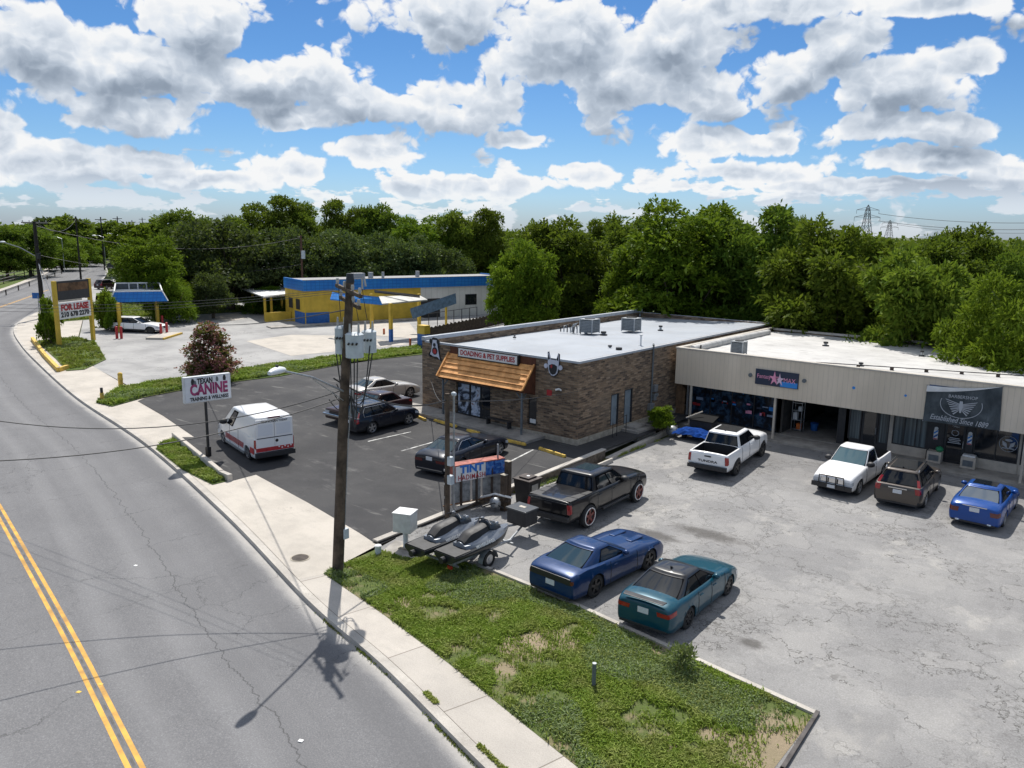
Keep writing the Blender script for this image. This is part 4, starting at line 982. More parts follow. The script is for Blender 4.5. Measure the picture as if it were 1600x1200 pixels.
# shop sign
sg = thing('shop_sign', 'long white shop sign with red letters above the wooden awning', 'sign', (-31.8, B0-.2, 4.44))
mb = MB(); mb.box(-2.45, 2.45, -.06, .14, -.32, .32); mb.build('cabinet', M_BLACKM, sg)
mb = MB(); mb.box(-2.37, 2.37, -.075, -.062, -.25, .25); mb.build('sign_face', M_WHITE, sg)
text('DOADING & PET SUPPLIES', .42, 'lettering', M_RED, sg, (0, -.08, -.01), (1, 0, 0), (0, 0, 1), .006, width=4.4, bold=.012)
# cut-out dog heads on the facade
def plate(parent, name, m, pts, y, th=.03, sc=1.0): 
    mb = MB(); mb.extr([(p[0]*sc, y, p[1]*sc) for p in pts], (0, th, 0)); return mb.build(name, m, parent)
def ring(cx, cz, rx, rz, n=18, a0=0, a1=6.283): return [(cx+rx*math.cos(a0+(a1-a0)*k/n), cz+rz*math.sin(a0+(a1-a0)*k/n)) for k in range(n)]
M_DOGW = mat('dog_white_print', (.60, .62, .72), .5, var=.08)
dg = thing('dog_cutout', 'flat white dog head cut-out with black muzzle and upright ears right of the awning', 'sign', (-26.9, B0-.1, 4.35), group='dog head cut-outs on the brick front')
K = 1.02
plate(dg, 'head_outline', M_BKP, [(-.50, 0), (-.5, .35), (-.52, .95), (-.40, 1.02), (-.26, .55), (.26, .52), (.40, .98), (.52, .9), (.52, .3), (.50, -.1), (.36, -.5), (.12, -.68), (-.14, -.68), (-.38, -.45)], .03, .03, K*.82)
plate(dg, 'head', M_DOGW, [(-.45, 0), (-.46, .3), (-.47, .86), (-.40, .94), (-.23, .48), (.23, .46), (.38, .9), (.46, .82), (.46, .3), (.44, -.1), (.32, -.45), (.10, -.62), (-.12, -.62), (-.34, -.42)], 0, .03, K*.82)
plate(dg, 'muzzle', M_BKP, [(-.33, .08), (-.1, .18), (.12, .17), (.34, .06), (.33, -.2), (.22, -.46), (0, -.56), (-.2, -.48), (-.33, -.2)], -.02, .02, K*.82)
plate(dg, 'tongue', M_RED, ring(-.12, .02, .07, .13, 10), -.035, .015, K*.82)
for s in (-1, 1):
    plate(dg, 'ear', M_BKP, [(s*.42, .45), (s*.43, .84), (s*.28, .52)], -.02, .02, K*.82)
    plate(dg, 'bone_end', M_DOGW, ring(s*.62, 0, .16, .17, 12), -.015, .04, K*.82)
d2_ = thing('dog_cutout', 'flat white dog head cut-out with open red mouth left of the awning', 'sign', (-36.45, B0-.1, 4.45), group='dog head cut-outs on the brick front')
plate(d2_, 'head_outline', M_BKP, [(-.42, .5), (-.2, .72), (.2, .7), (.46, .45), (.32, .1), (.5, -.62), (.62, -.92), (.3, -.72), (-.2, -.7), (-.62, -.45), (-.66, -.62), (-.5, -.7), (-.3, -.1)], .03, .03, K*.9)
plate(d2_, 'head', M_DOGW, [(-.2, .55), (.2, .55), (.28, .1), (.42, -.55), (.5, -.8), (.25, -.62), (-.15, -.62), (-.45, -.5), (-.3, -.1)], 0, .03, K*.9)
plate(d2_, 'nose', M_BKP, ring(-.02, .2, .13, .14, 10), -.02, .02, K*.9); plate(d2_, 'mouth', M_BKP, ring(.02, -.22, .26, .27, 14), -.02, .02, K*.9); plate(d2_, 'tongue', M_RED, ring(.03, -.25, .18, .18, 12), -.035, .015, K*.9)
for s in (-1, 1): plate(d2_, 'ear', M_BKP, ring(s*.36, .45, .15, .17, 8), -.02, .02, K*.9)
# sidewalk, bench, wheel stops
wp_ = [(-38.9, 34.6), (-34.0, 34.55), (-30.0, 34.5), (-27.45, 34.45), (-27.35, 36.3), (-38.9, 36.3)]
bm_ = MB(); 
n = 10; top = []
for (y) in (34.55, 36.36):
    top.append([(-39.2+(11.8)*i/n, y, gz(-39.2+11.8*i/n, 34.6)+.16) for i in range(n+1)])
rows = [[(p[0], p[1], p[2]-.5) for p in top[0]], top[0], top[1], [(p[0], p[1], p[2]-.5) for p in top[1]]]
bm_.grid(rows); bm_.add([rows[k][n] for k in range(4)], [(0, 1, 2, 3)]); o = bm_.build('shop_walkway', M_CONC2, clean=True); tag(o, kind='structure')
bn = thing('bench', 'dark wooden bench against the brick wall under the awning', 'bench', (-30.6, 35.95, gz(-30.6, 35)+.16))
mb = MB(); [mb.box(-1.0, 1.0, y, y+.11, .41, .45) for y in (-.2, -.07, .06)]; mb.build('seat', M_DARK, bn)
for x in (-.85, .8): mb = MB(); mb.box(x-.04, x+.04, -.18, .15, 0, .41); mb.build('leg', M_DARK, bn)
def wheelstop(p, q, lab):
    A = PG(*p); B = PG(*q); L = (B-A).length; ang = math.atan2(B.y-A.y, B.x-A.x); o = thing('wheel_stop', lab, 'wheel stop', (A+B)/2, ang, 'yellow wheel stops before the shop')
    mb = MB(); mb.extr([(-L/2, -.10, 0), (-L/2, .10, 0), (-L/2, .06, .15), (-L/2, -.06, .15)], (L, 0, 0)); mb.build('stop_block', M_YELC, o, bevel=.02)
    for s in (-.35, .35): mb = MB(); mb.cyl((L*s, 0, .14), .03, .03, 8); mb.build('anchor_bolt', M_BLACKM, o)
for p, q, l in (((783, 687), (821, 697), 'yellow wheel stop in front of the awning post'), ((843, 702), (883, 715), 'yellow wheel stop nearest the low retaining wall'), ((730, 673), (749, 679), 'short looking yellow wheel stop behind the black sedan roof'), ((679, 657), (713, 669), 'yellow wheel stop behind the sign pole'), ((650, 651), (665, 658), 'yellow wheel stop beside the black crossover front')):
    wheelstop(p, q, l)
# low retaining wall between the two lots
rw = thing('retaining_wall', 'low concrete retaining wall between dark lot and cracked lot', 'retaining wall', (0, 0, 0))
mb = MB(); mb.extr([(-22.75, 19.3, -.6), (-22.55, 19.3, -.6), (-22.55, 19.3, .06), (-22.75, 19.3, .06)], (-.75, 17.2, 0)); mb.build('wall_face', mat('stained_wall', (.16, .13, .10), .95, var=.3), rw)
mb = MB(); mb.extr([(-22.80, 19.28, .063), (-22.50, 19.28, .063), (-22.50, 19.28, .13), (-22.80, 19.28, .13)], (-.75, 17.25, 0)); mb.build('coping', M_KERB, rw, bevel=.015)
pc = thing('drain_kerb', 'pale concrete kerb running beside the brick side wall', 'kerb', (0, 0, 0)); 
mb = MB(); mb.extr([(-23.15, 36.3, -.6), (-22.85, 36.3, -.6), (-22.85, 36.3, -.27), (-23.15, 36.3, -.27)], (-.9, 9.5, 0)); mb.build('kerb_stone', M_KERB, pc, bevel=.02)
mb = MB(); mb.extr([(-22.2, 25, -.6), (-22.08, 25, -.6), (-22.08, 25, -.22), (-22.2, 25, -.22)], (-.55, 11.3, 0)); mb.build('kerb_stone', M_KERB, pc, bevel=.02)
zgrid('shop_walkway', [(-25.08, 36.5), (-23.4, 36.5), (-23.9, 46), (-25.08, 46)], lambda a, b: -.12, M_CONC2, off=0, step=4)

# ---- roof furniture
def ac_unit(u, v, z, s, h, lab, grp='roof units on the pet shop'):
    p = P(u, v, z); o = thing('air_conditioner', lab, 'roof unit', p, .05, grp)
    mb = MB(); mb.box(-s/2, s/2, -s/2, s/2, .06, h-.05); mb.build('coil_grille', M_ACG, o)
    mb = MB()
    for x in (-s/2, s/2):
        for y in (-s/2, s/2): mb.box(x-.03, x+.03, y-.03, y+.03, 0, h)
    mb.box(-s/2-.03, s/2+.03, -s/2-.03, s/2+.03, h, h+.04)
    for k in range(1, 9): mb.box(-s/2-.006, s/2+.006, -s/2-.006, s/2+.006, h*k/9, h*k/9+.012)
    mb.build('housing', M_ACL, o)
    mb = MB(); mb.cyl((0, 0, h+.04), s*.38, .04, 16); mb.build('fan_guard', M_BLACKM, o); return o
ac_unit(921, 520, 4.62, 1.05, 1.0, 'left grey air conditioner on the brick shop roof beside a pipe cluster')
ac_unit(986, 517, 4.66, 1.05, .95, 'right grey air conditioner on the brick shop roof')
def vent(u, v, z, h, r, lab, m=None, cap=True):
    p = P(u, v, z); o = thing('vent_pipe', lab, 'vent pipe', p, 0, 'vent pipes on the flat roofs')
    mb = MB(); mb.cyl((0, 0, -.05), r, h+.05, 8); mb.build('pipe', m or M_GALV, o)
    mb = MB(); mb.cyl((0, 0, h), r*1.7, r*1.2, 8); mb.build('cap', M_BLACKM if m is None else m, o)
    mb = MB(); mb.cyl((0, 0, -.04), r*2.4, .08, 8); mb.build('flashing', M_BLACKM, o)
vent(1001, 541, 4.7, .7, .06, 'tall white vent pipe near the right edge of the brick shop roof', M_WHITE)
vent(953, 546, 4.6, .18, .08, 'short black vent near the front right corner of the brick shop roof')
vent(967, 549, 4.65, .10, .12, 'flat black vent beside the short one on the brick shop roof')
vent(1345, 572, 4.38, .12, .08, 'small dark vent at the front middle of the white roof'); vent(1440, 556, 4.38, .25, .07, 'black vent pipe in the right half of the white roof'); vent(1290, 540, 4.38, .15, .1, 'flat dark vent in the left half of the white roof'); vent(804, 527, 4.55, .12, .05, 'lone small vent at the middle of the brick shop roof'); vent(766, 527, 4.4, .08, .1, 'flat vent near the parapet on the brick shop roof')
vent(1032, 516, 4.65, .25, .09, 'black vent behind the right roof unit'); vent(943, 523, 4.6, .1, .12, 'flat vent between the two roof units')
pcl = thing('pipe_cluster', 'cluster of bent pipes left of the roof unit', 'roof pipes', P(893, 520, 4.55), 0)
for k in range(7):
    mb = MB(); x = -1.0+k*.3; mb.tube([(x, 0, 0), (x, 0, .35+.1*(k % 3)), (x+.15, .1, .42+.1*(k % 3)), (x+.2, .1, .3)], .045, 6); mb.build('pipe', M_GALV if k % 2 else M_BLACKM, pcl, smooth=True)
mb = MB(); mb.tube([(1.1, .3, 0), (.9, .3, .55), (.4, .3, .8), (0, .3, .55), (-.1, .3, 0)], .12, 8); mb.build('duct_bend', M_GALV, pcl, smooth=True)

# ---- strip of shops
SA, SB = -24.68, 46.8; SE = 6.0; SBK = 62.5; ST = 4.62
st = thing('strip_shops', 'long low strip of shops with tan panel fascia and white roof', 'shop building', (0, 0, 0))
mb = MB(); mb.box(SA, SE, SB, SB+.16, 2.24, ST-.05); mb.box(SA, SA+.14, SB+.16, 50.5, 2.24, ST-.05); mb.build('fascia', M_SIDING, st)
mb = MB(); mb.box(SA-.05, SE, SB-.045, SB+.30, ST-.05, ST+.03); mb.box(SA-.05, SA+.28, SB+.30, SBK, ST-.05, ST+.03); mb.box(SA+.28, SE, SBK-.2, SBK+.05, ST-.15, ST+.0); mb.build('roof_edge', mat('tan_metal_cap', (.50, .46, .40), .5, var=.1), st)
mb = MB(); n = 14; mb.grid([[(SA+.2+(SE-SA-.2)*j/n, SB+.1+(SBK-.1-SB-.1)*i/n, 4.36+.04*math.sin(i*1.7+j*2.3)) for j in range(n+1)] for i in range(n+1)]); mb.build('roof', M_ROOF2, st, smooth=True)
mb = MB(); mb.box(SA+.14, SE, SB+.16, 48.6, 2.26, 2.3); mb.build('soffit', M_BEIGE, st)
mb = MB(); mb.box(SA+.02, SA+.14, 50.5, SBK, -.6, ST-.05); mb.box(SA+.02, SA+.3, 48.6, 50.5, -.6, 2.24); mb.box(SA+.3, SE, SBK-.15, SBK, -.6, ST-.15); mb.build('wall', M_BRICK, st)
SF = 48.5; GZ = -.32
def sx(u, v=690): return PB(u, v, SF).x
# pieces of the shop front: wall panels, sills, windows, doors
w_ = MB(); gl, gr = sx(1219), sx(1306)
xL = SA+.3
def panel(x0, x1, z0, z1, name='shopfront_wall', m=None): mb = MB(); mb.box(x0, x1, SF, SF+.2, z0, z1); return mb.build(name, m or M_DARK, st)
panel(gr, sx(1323), -.5, 2.26); panel(sx(1318), sx(1323)+.1, -.5, 2.26, 'pilaster', M_DARK)
panel(sx(1387), sx(1393), -.5, 2.26, 'pilaster', M_BEIGE)
def win(x0, x1, z0, z1, glass=None, bars=1, sill=None):
    mb = MB(); t_ = .06
    mb.box(x0, x1, SF-.02, SF+.1, z0, z0+t_); mb.box(x0, x1, SF-.02, SF+.1, z1-t_, z1); mb.box(x0, x0+t_, SF-.02, SF+.1, z0+t_, z1-t_); mb.box(x1-t_, x1, SF-.02, SF+.1, z0+t_, z1-t_)
    for k in range(1, bars): xx = x0+(x1-x0)*k/bars; mb.box(xx-.03, xx+.03, SF-.02, SF+.1, z0+t_, z1-t_)
    w_ = mb.build('window', M_DARK, st); mb = MB(); mb.box(x0+t_, x1-t_, SF+.03, SF+.05, z0+t_, z1-t_); mb.build('pane', glass or M_GLASS, w_)
    if sill is not None: mb = MB(); mb.box(x0-.03, x1+.03, SF-.04, SF+.2, sill, z0); mb.build('sill_wall', M_BEIGE, w_)
    return w_
M_CURT = nodemat('pleated_curtain', lambda t, b: t.ramp(t.noise(t.vmath('MULTIPLY', t.new('ShaderNodeTexCoord').outputs['Object'], (9, 1, .15)), 1, 2, .5), [(.3, (.05, .06, .065)), (.7, (.17, .21, .22))]), .2)
M_MERCH = nodemat('shop_display', lambda t, b: t.ramp(t.noise(t.new('ShaderNodeTexCoord').outputs['Object'], 2.3, 5, .75), [(.45, (.008, .010, .016)), (.56, (.02, .045, .085)), (.63, (.05, .10, .17)), (.69, (.01, .01, .015)), (.78, (.25, .27, .3))]), .12)
w1 = win(xL, sx(1210), GZ, 2.24, M_MERCH, 4)
rg = np.random.default_rng(5)
for k in range(26):
    x = rg.uniform(xL+.2, sx(1204)); z = rg.choice([1.0, 1.15, 1.5, 1.8, .6]); wd_, hd = rg.uniform(.12, .5), rg.uniform(.07, .25)
    mb = MB(); mb.box(x, x+wd_, SF+.016, SF+.026, z, z+hd); mb.build('poster', [M_NAVY, M_RED, mat('pale_blue_print', (.25, .32, .45), .5), M_CYAN, M_NAVY, M_PINK][k % 6], w1)
# open garage bay
g = MB(); gd = 8.0
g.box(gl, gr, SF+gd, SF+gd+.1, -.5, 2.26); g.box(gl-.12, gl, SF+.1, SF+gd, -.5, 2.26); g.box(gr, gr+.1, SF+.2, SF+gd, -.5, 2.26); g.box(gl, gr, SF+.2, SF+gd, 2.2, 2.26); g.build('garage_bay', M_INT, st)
g = MB(); g.box(gl, gr, SF-.02, SF+.16, 2.02, 2.24); g.build('roller_door', M_GALV, st)
g = MB(); g.box(gl, gr, SF-.3, SF+gd, -.5, GZ+.02); g.build('garage_floor', M_CONC2, st)
wk = thing('work_shelf', 'dim shelf with white and orange gear just inside the garage bay', 'shelf', (gl+.5, SF+1.4, GZ+.02))
mb = MB(); [mb.box(-.3, .3, -.25, .25, z, z+.04) for z in (.1, .7, 1.3, 1.8)]; [mb.box(x-.02, x+.02, y-.02, y+.02, 0, 1.9) for x in (-.3, .3) for y in (-.25, .25)]; mb.build('rack', M_GALV, wk)
mb = MB(); mb.box(-.25, 0, -.2, .1, .74, 1.2); mb.box(.05, .25, -.2, .1, 1.34, 1.6); mb.build('white_boxes', M_WHITE, wk); mb = MB(); mb.box(.0, .26, -.22, .1, .14, .5); mb.build('orange_box', mat('orange_plastic', (.6, .14, .02), .5), wk)
cs_ = thing('trash_can', 'blue plastic bucket on the garage floor', 'bucket', (gl+1.3, SF+2.2, GZ+.02)); mb = MB(); mb.cyl((0, 0, 0), .2, .45, 12, r2=.25); mb.build('body', M_BLUEP, cs_); mb = MB(); mb.tube([(.25*math.cos(a_), .25*math.sin(a_), .46) for a_ in np.linspace(0, 6.283, 14)], .02, 6); mb.build('rim', M_BLUEP, cs_)
win(sx(1324), sx(1343), .1, 2.2, M_CURT); 
def door(x0, x1, glass=None):
    d = MB(); d.box(x0, x1, SF, SF+.08, GZ, 2.24); dd = d.build('door', M_DARK, st); d = MB(); d.box(x0+.12, x1-.12, SF-.008, SF-.002, GZ+.15, 2.1); d.build('pane', glass or M_GLASS, dd)
    d = MB(); d.tube([(x1-.08, SF-.05, .6), (x1-.08, SF-.05, 1.0)], .018, 6); d.build('handle', M_GALV, dd); return dd
dA = door(sx(1344), sx(1369)); win(sx(1370), sx(1387), .1, 2.2, M_CURT)
panel(sx(1323), sx(1343), -.5, .1, 'shopfront_wall', M_DARK); panel(sx(1369), sx(1387), -.5, .1, 'shopfront_wall', M_DARK)
win(sx(1393), sx(1448), .22, 2.24, M_CURT, 3, -.5)
panel(sx(1448), sx(1474), -.5, 2.26); dB = door(sx(1474)+.02, sx(1508)); panel(sx(1508)+.02, sx(1521), -.5, 2.26)
wC = win(sx(1522), sx(1592, 700), .22, 2.24, M_GLASS, 2, -.5); win(sx(1592, 700)+.12, SE-.3, .22, 2.24, M_GLASS, 6, -.5); panel(sx(1592, 700), sx(1592, 700)+.12, -.5, 2.26, 'pilaster', M_BEIGE)
# barber decals on the glass
def barber(u):
    x = sx(u); z = 1.15; mb = MB(); mb.box(x-.11, x+.11, SF-.03, SF-.02, z-.28, z+.28); mb.tube([(x, SF-.03, z+.34), (x, SF-.02, z+.34)], .10, 12); o = mb.build('barber_pole_decal', M_WHITE, st)
    for k in range(2): mb = MB(); mb.extr([(x-.1, SF-.034, z-.22+k*.24), (x+.1, SF-.034, z-.05+k*.24), (x+.1, SF-.034, z+.07+k*.2), (x-.1, SF-.034, z-.10+k*.22)], (0, .003, 0)); mb.build('blue_stripe', M_CYAN if k else M_BLUEP, o)
    mb = MB(); mb.box(x-.1, x+.1, SF-.034, SF-.03, z-.27, z-.21); mb.build('red_stripe', M_RED, o)
barber(1461); barber(1515)
def feather_wings(parent, cx, y, cz, s, m, n=6):
    for sd_ in (-1, 1):
        mb = MB()
        for k in range(n):
            L = s*(1.0-.10*k); z0 = cz+s*.12-k*s*.085; x0 = cx+sd_*s*.12; x1 = cx+sd_*(s*.12+L); z1 = z0+s*.28-k*s*.10
            p = [(x0, y, z0), (x1, y, z1), (x1-sd_*s*.08, y, z1-s*.075), (x0, y, z0-s*.06)]
            mb.extr(p if sd_ > 0 else p[::-1], (0, .004, 0))
        mb.build('wing', m, parent)
M_DEC = mat('pale_decal', (.42, .44, .47), .5, var=0)
x = sx(1491); text('OPEN', .14, 'lettering', M_DEC, dB, (x, SF-.02, 1.75), (1, 0, 0), (0, 0, 1), .002)
mb = MB(); mb.tube([(x+.17*math.cos(a_), SF-.015, 1.4+.15*math.sin(a_)) for a_ in np.linspace(0, 6.283, 18)], .022, 6); mb.build('emblem', M_DEC, dB)
for k, wv_ in enumerate((.5, .6, .5, .66)): mb = MB(); mb.box(x-wv_/2, x+wv_/2, SF-.014, SF-.01, 1.08-k*.09, 1.12-k*.09); mb.build('printed_line', M_DEC, dB)
x = sx(1575, 700); mb = MB(); mb.tube([(x+.42*math.cos(a_), SF-.03, 1.25+.42*math.sin(a_)) for a_ in np.linspace(0, 6.283, 26)], .014, 6); mb.build('emblem_ring', M_DEC, wC); 
for s in (-1, 1): plate(wC, 'emblem_leaf', M_DEC, [(x+s*.02, 1.0), (x+s*.26, 1.15), (x+s*.3, 1.4), (x+s*.1, 1.28)], SF-.03, .004)
plate(wC, 'emblem_top', M_DEC, ring(x, 1.45, .17, .07), SF-.03, .004); plate(wC, 'emblem_bar', M_DEC, [(x-.28, .98), (x+.28, .98), (x+.28, 1.03), (x-.28, 1.03)], SF-.03, .004)
# walkway and posts
mb = MB(); mb.box(SA+.1, SE, SB-.35, SF, -.7, GZ); mb.build('shop_walkway', M_CONC2); bpy.data.objects['shop_walkway.002' if 'shop_walkway.002' in bpy.data.objects else 'shop_walkway']['kind'] = 'structure'
for u, v in ((1207, 686), (1594, 752), (1079, 634)):
    p = PB(u, v, SB+.1); mb = MB(); mb.box(p.x-.06, p.x+.06, SB+.02, SB+.14, GZ, 2.24); mb.build('post', M_BEIGE, st)
mb = MB(); mb.box(SA+.35, SA+.47, SF-.6, SF-.5, GZ, 2.24); mb.build('post', M_GALV, st)
for u, v in ((1173, 586), (1257, 595)): p = PB(u, v, SB); mb = MB(); mb.tube([(p.x, SB-.1, p.z), (p.x, SB+.0, p.z)], .12, 14); mb.build('floodlight', M_ACG, st)
for u, v, r in ((1334, 606, .09), (1415, 618, .07)): p = PB(u, v, SB); mb = MB(); mb.tube([(p.x, SB-.012, p.z), (p.x, SB-.001, p.z)], r, 10); mb.build('blue_patch', M_CYAN, st)
# boxes by the barber door
for u, lab, topm in ((1461, 'white counter box with green ball by the left barber pole', 'g'), (1515, 'white air conditioner box under the right barber pole', 'b')):
    p = sx(u, 725); o = thing('window_unit', lab, 'box', (p, SF-.35, GZ), 0, 'white boxes by the barber door'); mb = MB(); mb.box(-.36, .36, -.28, .28, 0, .62); mb.build('casing', M_BEIGE, o, bevel=.02); mb = MB(); mb.box(-.25, .25, -.295, -.283, .12, .45); mb.build('grille', M_ACG, o)
    mb = MB(); (mb.ell((.2, 0, .76), .2, .2, .16) if topm == 'g' else mb.box(-.3, .3, -.2, .2, .623, .72)); mb.build('green_ball' if topm == 'g' else 'top_box', mat('green_plastic', (.03, .28, .12), .5) if topm == 'g' else M_WHITE, o)
# fascia sign: dark panel, two star figures
p0 = PB(1182, 575, SB); p1 = PB(1247, 608, SB); cx, cz = (p0.x+p1.x)/2, (p0.z+p1.z)/2-.02
sg = thing('fascia_sign', 'dark blue sign panel with two pink star figures', 'sign', (cx, SB-.06, cz)); hw, hh = (p1.x-p0.x)/2, .47
mb = MB(); mb.box(-hw, hw, -.02, .05, -hh, hh); mb.build('sign_face', M_NAVY, sg); mb = MB(); mb.box(.25, hw-.03, -.026, -.021, -hh+.03, -.12); mb.build('blue_panel', M_CYAN, sg)
def star(cx, cz, r, m, nm): 
    pts = []
    for k in range(10): a_ = math.pi/2+k*math.pi/5; rr_ = r if k % 2 == 0 else r*.36; pts.append((cx+rr_*math.cos(a_)*.75, cz+rr_*math.sin(a_)))
    plate(sg, nm, m, pts, -.04, .012)
star(-.12, 0, .46, M_PINK, 'star_figure'); star(.20, -.04, .40, mat('pale_pink_print', (.75, .55, .68), .5), 'star_figure')
text('Fantasy', .36, 'lettering', M_PINK, sg, (-.78, -.03, .05), (1, 0, 0), (0, 0, 1), .004, width=.85); text('MAX', .38, 'lettering', M_PINK, sg, (.80, -.03, -.04), (1, 0, 0), (0, 0, 1), .004, width=.7)
# hanging banner
bt = thing('banner', 'large dark grey cloth banner with winged emblem hanging over the barber shop', 'banner', (0, 0, 0))
TL, TR, BR, BL = [PB(u, v, SB-.05) for u, v in ((1449, 602), (1567, 604.5), (1562, 673), (1442, 657))]
def bpt(s, t): 
    a = TL.lerp(TR, s); b_ = BL.lerp(BR, s); p = a.lerp(b_, t); sag = -.10*math.sin(math.pi*s)*(1-t)
    return (p.x, SB-.07-.025*math.sin(s*17+t*7)*t-.02*math.sin(s*5+t*13), p.z+sag)
mb = MB(); mb.grid([[bpt(i/24, j/14) for i in range(25)] for j in range(15)])
def m_ban(t, b):
    co = t.new('ShaderNodeTexCoord').outputs['Object']; return t.ramp(t.noise(t.vmath('MULTIPLY', co, (1, 1, .6)), 1.3, 4, .6, .5), [(.35, (.035, .045, .052)), (.6, (.085, .10, .11)), (.75, (.18, .20, .21))])
M_BAN = nodemat('grey_banner_cloth', m_ban, .55); mb.build('cloth', M_BAN, bt, smooth=True)
mb = MB(); mb.grid([[tuple(Vector(bpt(i/24, (j/4)*.17*(1-i/24)))+Vector((0, -.012, 0))) for i in range(25)] for j in range(5)]); mb.build('white_fold', M_WHITE, bt)
for s, t in ((0, 0), (1, 0), (0, 1), (1, 1)): q_ = bpt(s, t); mb = MB(); mb.tube([(q_[0], q_[1]-.03, q_[2]), (q_[0], SB, q_[2])], .025, 6); mb.build('grommet', M_GALV, bt)
cx, cz = (TL.x+TR.x)/2-.02, 3.32; xd = Vector((1, 0, .03)).normalized()
mb = MB(); mb.tube([(cx+.98*math.cos(a_), SB-.13, cz+.02+.72*math.sin(a_)) for a_ in np.linspace(-3.45, .3, 30)], .018, 5); mb.build('emblem_ring', M_DEC, bt)
feather_wings(bt, cx, SB-.135, cz-.02, .68, M_DEC, 7); plate(bt, 'emblem_body', M_DEC, [(cx-.07, cz+.2), (cx+.07, cz+.2), (cx+.09, cz-.1), (cx+.04, cz-.42), (cx-.04, cz-.42), (cx-.09, cz-.1)], SB-.137, .005)
text('BARBERSHOP', .24, 'lettering', M_DEC, bt, (cx+.05, SB-.135, cz+.42), xd, (0, 0, 1), .003, width=1.35)
text('Established Since 1889', .40, 'lettering', M_DEC, bt, (cx-.05, SB-.135, cz-.86), Vector((1, 0, -.03)), (0, 0, 1), .003, width=2.75, shear=.35, bold=.004)
p0 = PB(1453, 600, SB); p1 = PB(1523, 606, SB); bl = thing('old_sign_panel', 'blue sign panel peeking out above the hanging banner', 'sign', (0, 0, 0)); mb = MB(); mb.box(p0.x, p1.x, SB-.04, SB-.002, p0.z-.9, p0.z-.02); mb.build('sign_face', M_BLUEP, bl); mb = MB(); mb.box(p0.x, p1.x, SB-.05, SB-.042, p0.z-.05, p0.z-.02); mb.build('edge_trim', M_ACG, bl)
wr_ = thing('roof_roll', 'white membrane wrapped roll along the left parapet of the white roof', 'roof membrane', (SA+.72, 47.6, 4.5)); mb = MB(); mb.tube([(0, 0, 0), (.05, 5, .03), (0, 12.6, 0)], [.24, .27, .22], 10); mb.build('membrane', M_ROOF2, wr_, smooth=True); mb = MB(); [mb.cyl((.3, k, -.1), .05, .35, 6) for k in (.6,)]; mb.build('drain_stub', M_BLACKM, wr_)
rp_ = thing('roof_pipe', 'long thin black pipe on blocks along the front of the white roof', 'pipe', (0, 0, 0)); qa, qb = P(1275, 566, 4.52), P(1660, 591, 4.52); mb = MB(); mb.tube([qa, qb], .028, 6); mb.build('pipe', M_BLACKM, rp_)
for k in range(7): q_ = qa.lerp(qb, (k+.3)/7); mb = MB(); mb.box(q_.x-.09, q_.x+.09, q_.y-.07, q_.y+.07, 4.36, 4.5); mb.build('support_block', M_FENCEW, rp_)
G2 = 'roof units on the strip shops'
ac_unit(1154, 553, 4.38, .75, .8, 'dark air conditioner at the front left of the white roof', G2); ac_unit(1543, 566, 4.38, .7, .7, 'dark air conditioner near the front right of the white roof', G2)
ac_unit(1520, 541, 4.38, .9, .9, 'dark air conditioner at the back right of the white roof', G2) if False else None

# ---- yellow and white building on the pale lot
C0 = P(477, 507); C1 = P(762, 491); ux = (C1-C0).normalized(); uy = Vector((-ux.y, ux.x, 0)); uy = uy if uy.dot(Vector((FA[0], FA[1], 0))) > 0 else -uy
ang = math.atan2(ux.y, ux.x); LB = (C1-C0).length
yb_ = thing('yellow_building', 'single storey yellow and white building with bright blue roof band', 'building', C0, ang)
zt = ZH(473, 438, C0); zbb = ZH(473, 455, C0); DP = 7.0; W1 = LB*.60
mb = MB(); mb.box(0, W1, 0, .3, 0, zbb+.02); mb.box(0, .3, .3, DP, 0, zbb+.02); mb.build('yellow_wall', M_YELP, yb_)
def m_corr(t, b):
    co = t.new('ShaderNodeTexCoord').outputs['Object']; s = t.new('ShaderNodeSeparateXYZ'); t.l.new(co, s.inputs[0]); g = t.rng(t.math('PINGPONG', s.outputs[0], .45), .08, .02)
    base = t.mix(t.math('MULTIPLY', g, .3), t.mix(t.rng(t.noise(co, .4, 4, .6), .3, .7), (.70, .69, .64), (.60, .59, .54)), (.36, .35, .32)); t.l.new(base, b.inputs['Base Color'])
M_CORR = nodemat('ribbed_off_white_siding', m_corr, .7)
mb = MB(); mb.box(W1, LB+3, 0, .3, 0, zbb+.02); mb.box(LB+2.7, LB+3, .3, DP, 0, zbb); mb.build('white_wall', M_CORR, yb_)
mb = MB(); mb.box(-.15, LB+3.3, -.25, -.0, zbb, zt); mb.box(-.15, .1, 0, DP, zbb, zt+.003); mb.box(LB+3.05, LB+3.3, 0, DP, zbb, zt+.003)
def m_bluet(t, b):
    co = t.new('ShaderNodeTexCoord').outputs['Object']; s = t.new('ShaderNodeSeparateXYZ'); t.l.new(co, s.inputs[0]); g = t.rng(t.math('PINGPONG', t.math('ADD', s.outputs[0], s.outputs[1]), .28), .06, .02); g2 = t.rng(t.math('PINGPONG', s.outputs[2], .2), .05, .02)
    base = t.mix(t.math('MULTIPLY', t.math('MAXIMUM', g, g2), .5), t.mix(t.rng(t.noise(co, .7, 5, .7), .4, .75), (.018, .16, .50), (.03, .22, .55)), (.01, .07, .25)); t.l.new(base, b.inputs['Base Color'])
M_BLUET = nodemat('blue_roof_tile', m_bluet, .45)
mb.build('blue_roof_band', M_BLUET, yb_); mb = MB(); mb.box(-.1, LB+3.2, 0, DP, zt-.25, zt-.15); mb.box(-.2, LB+3.3, -.30, -.10, zt, zt+.05); mb.build('roof', mat('grey_roof', (.3, .3, .3), .8), yb_)
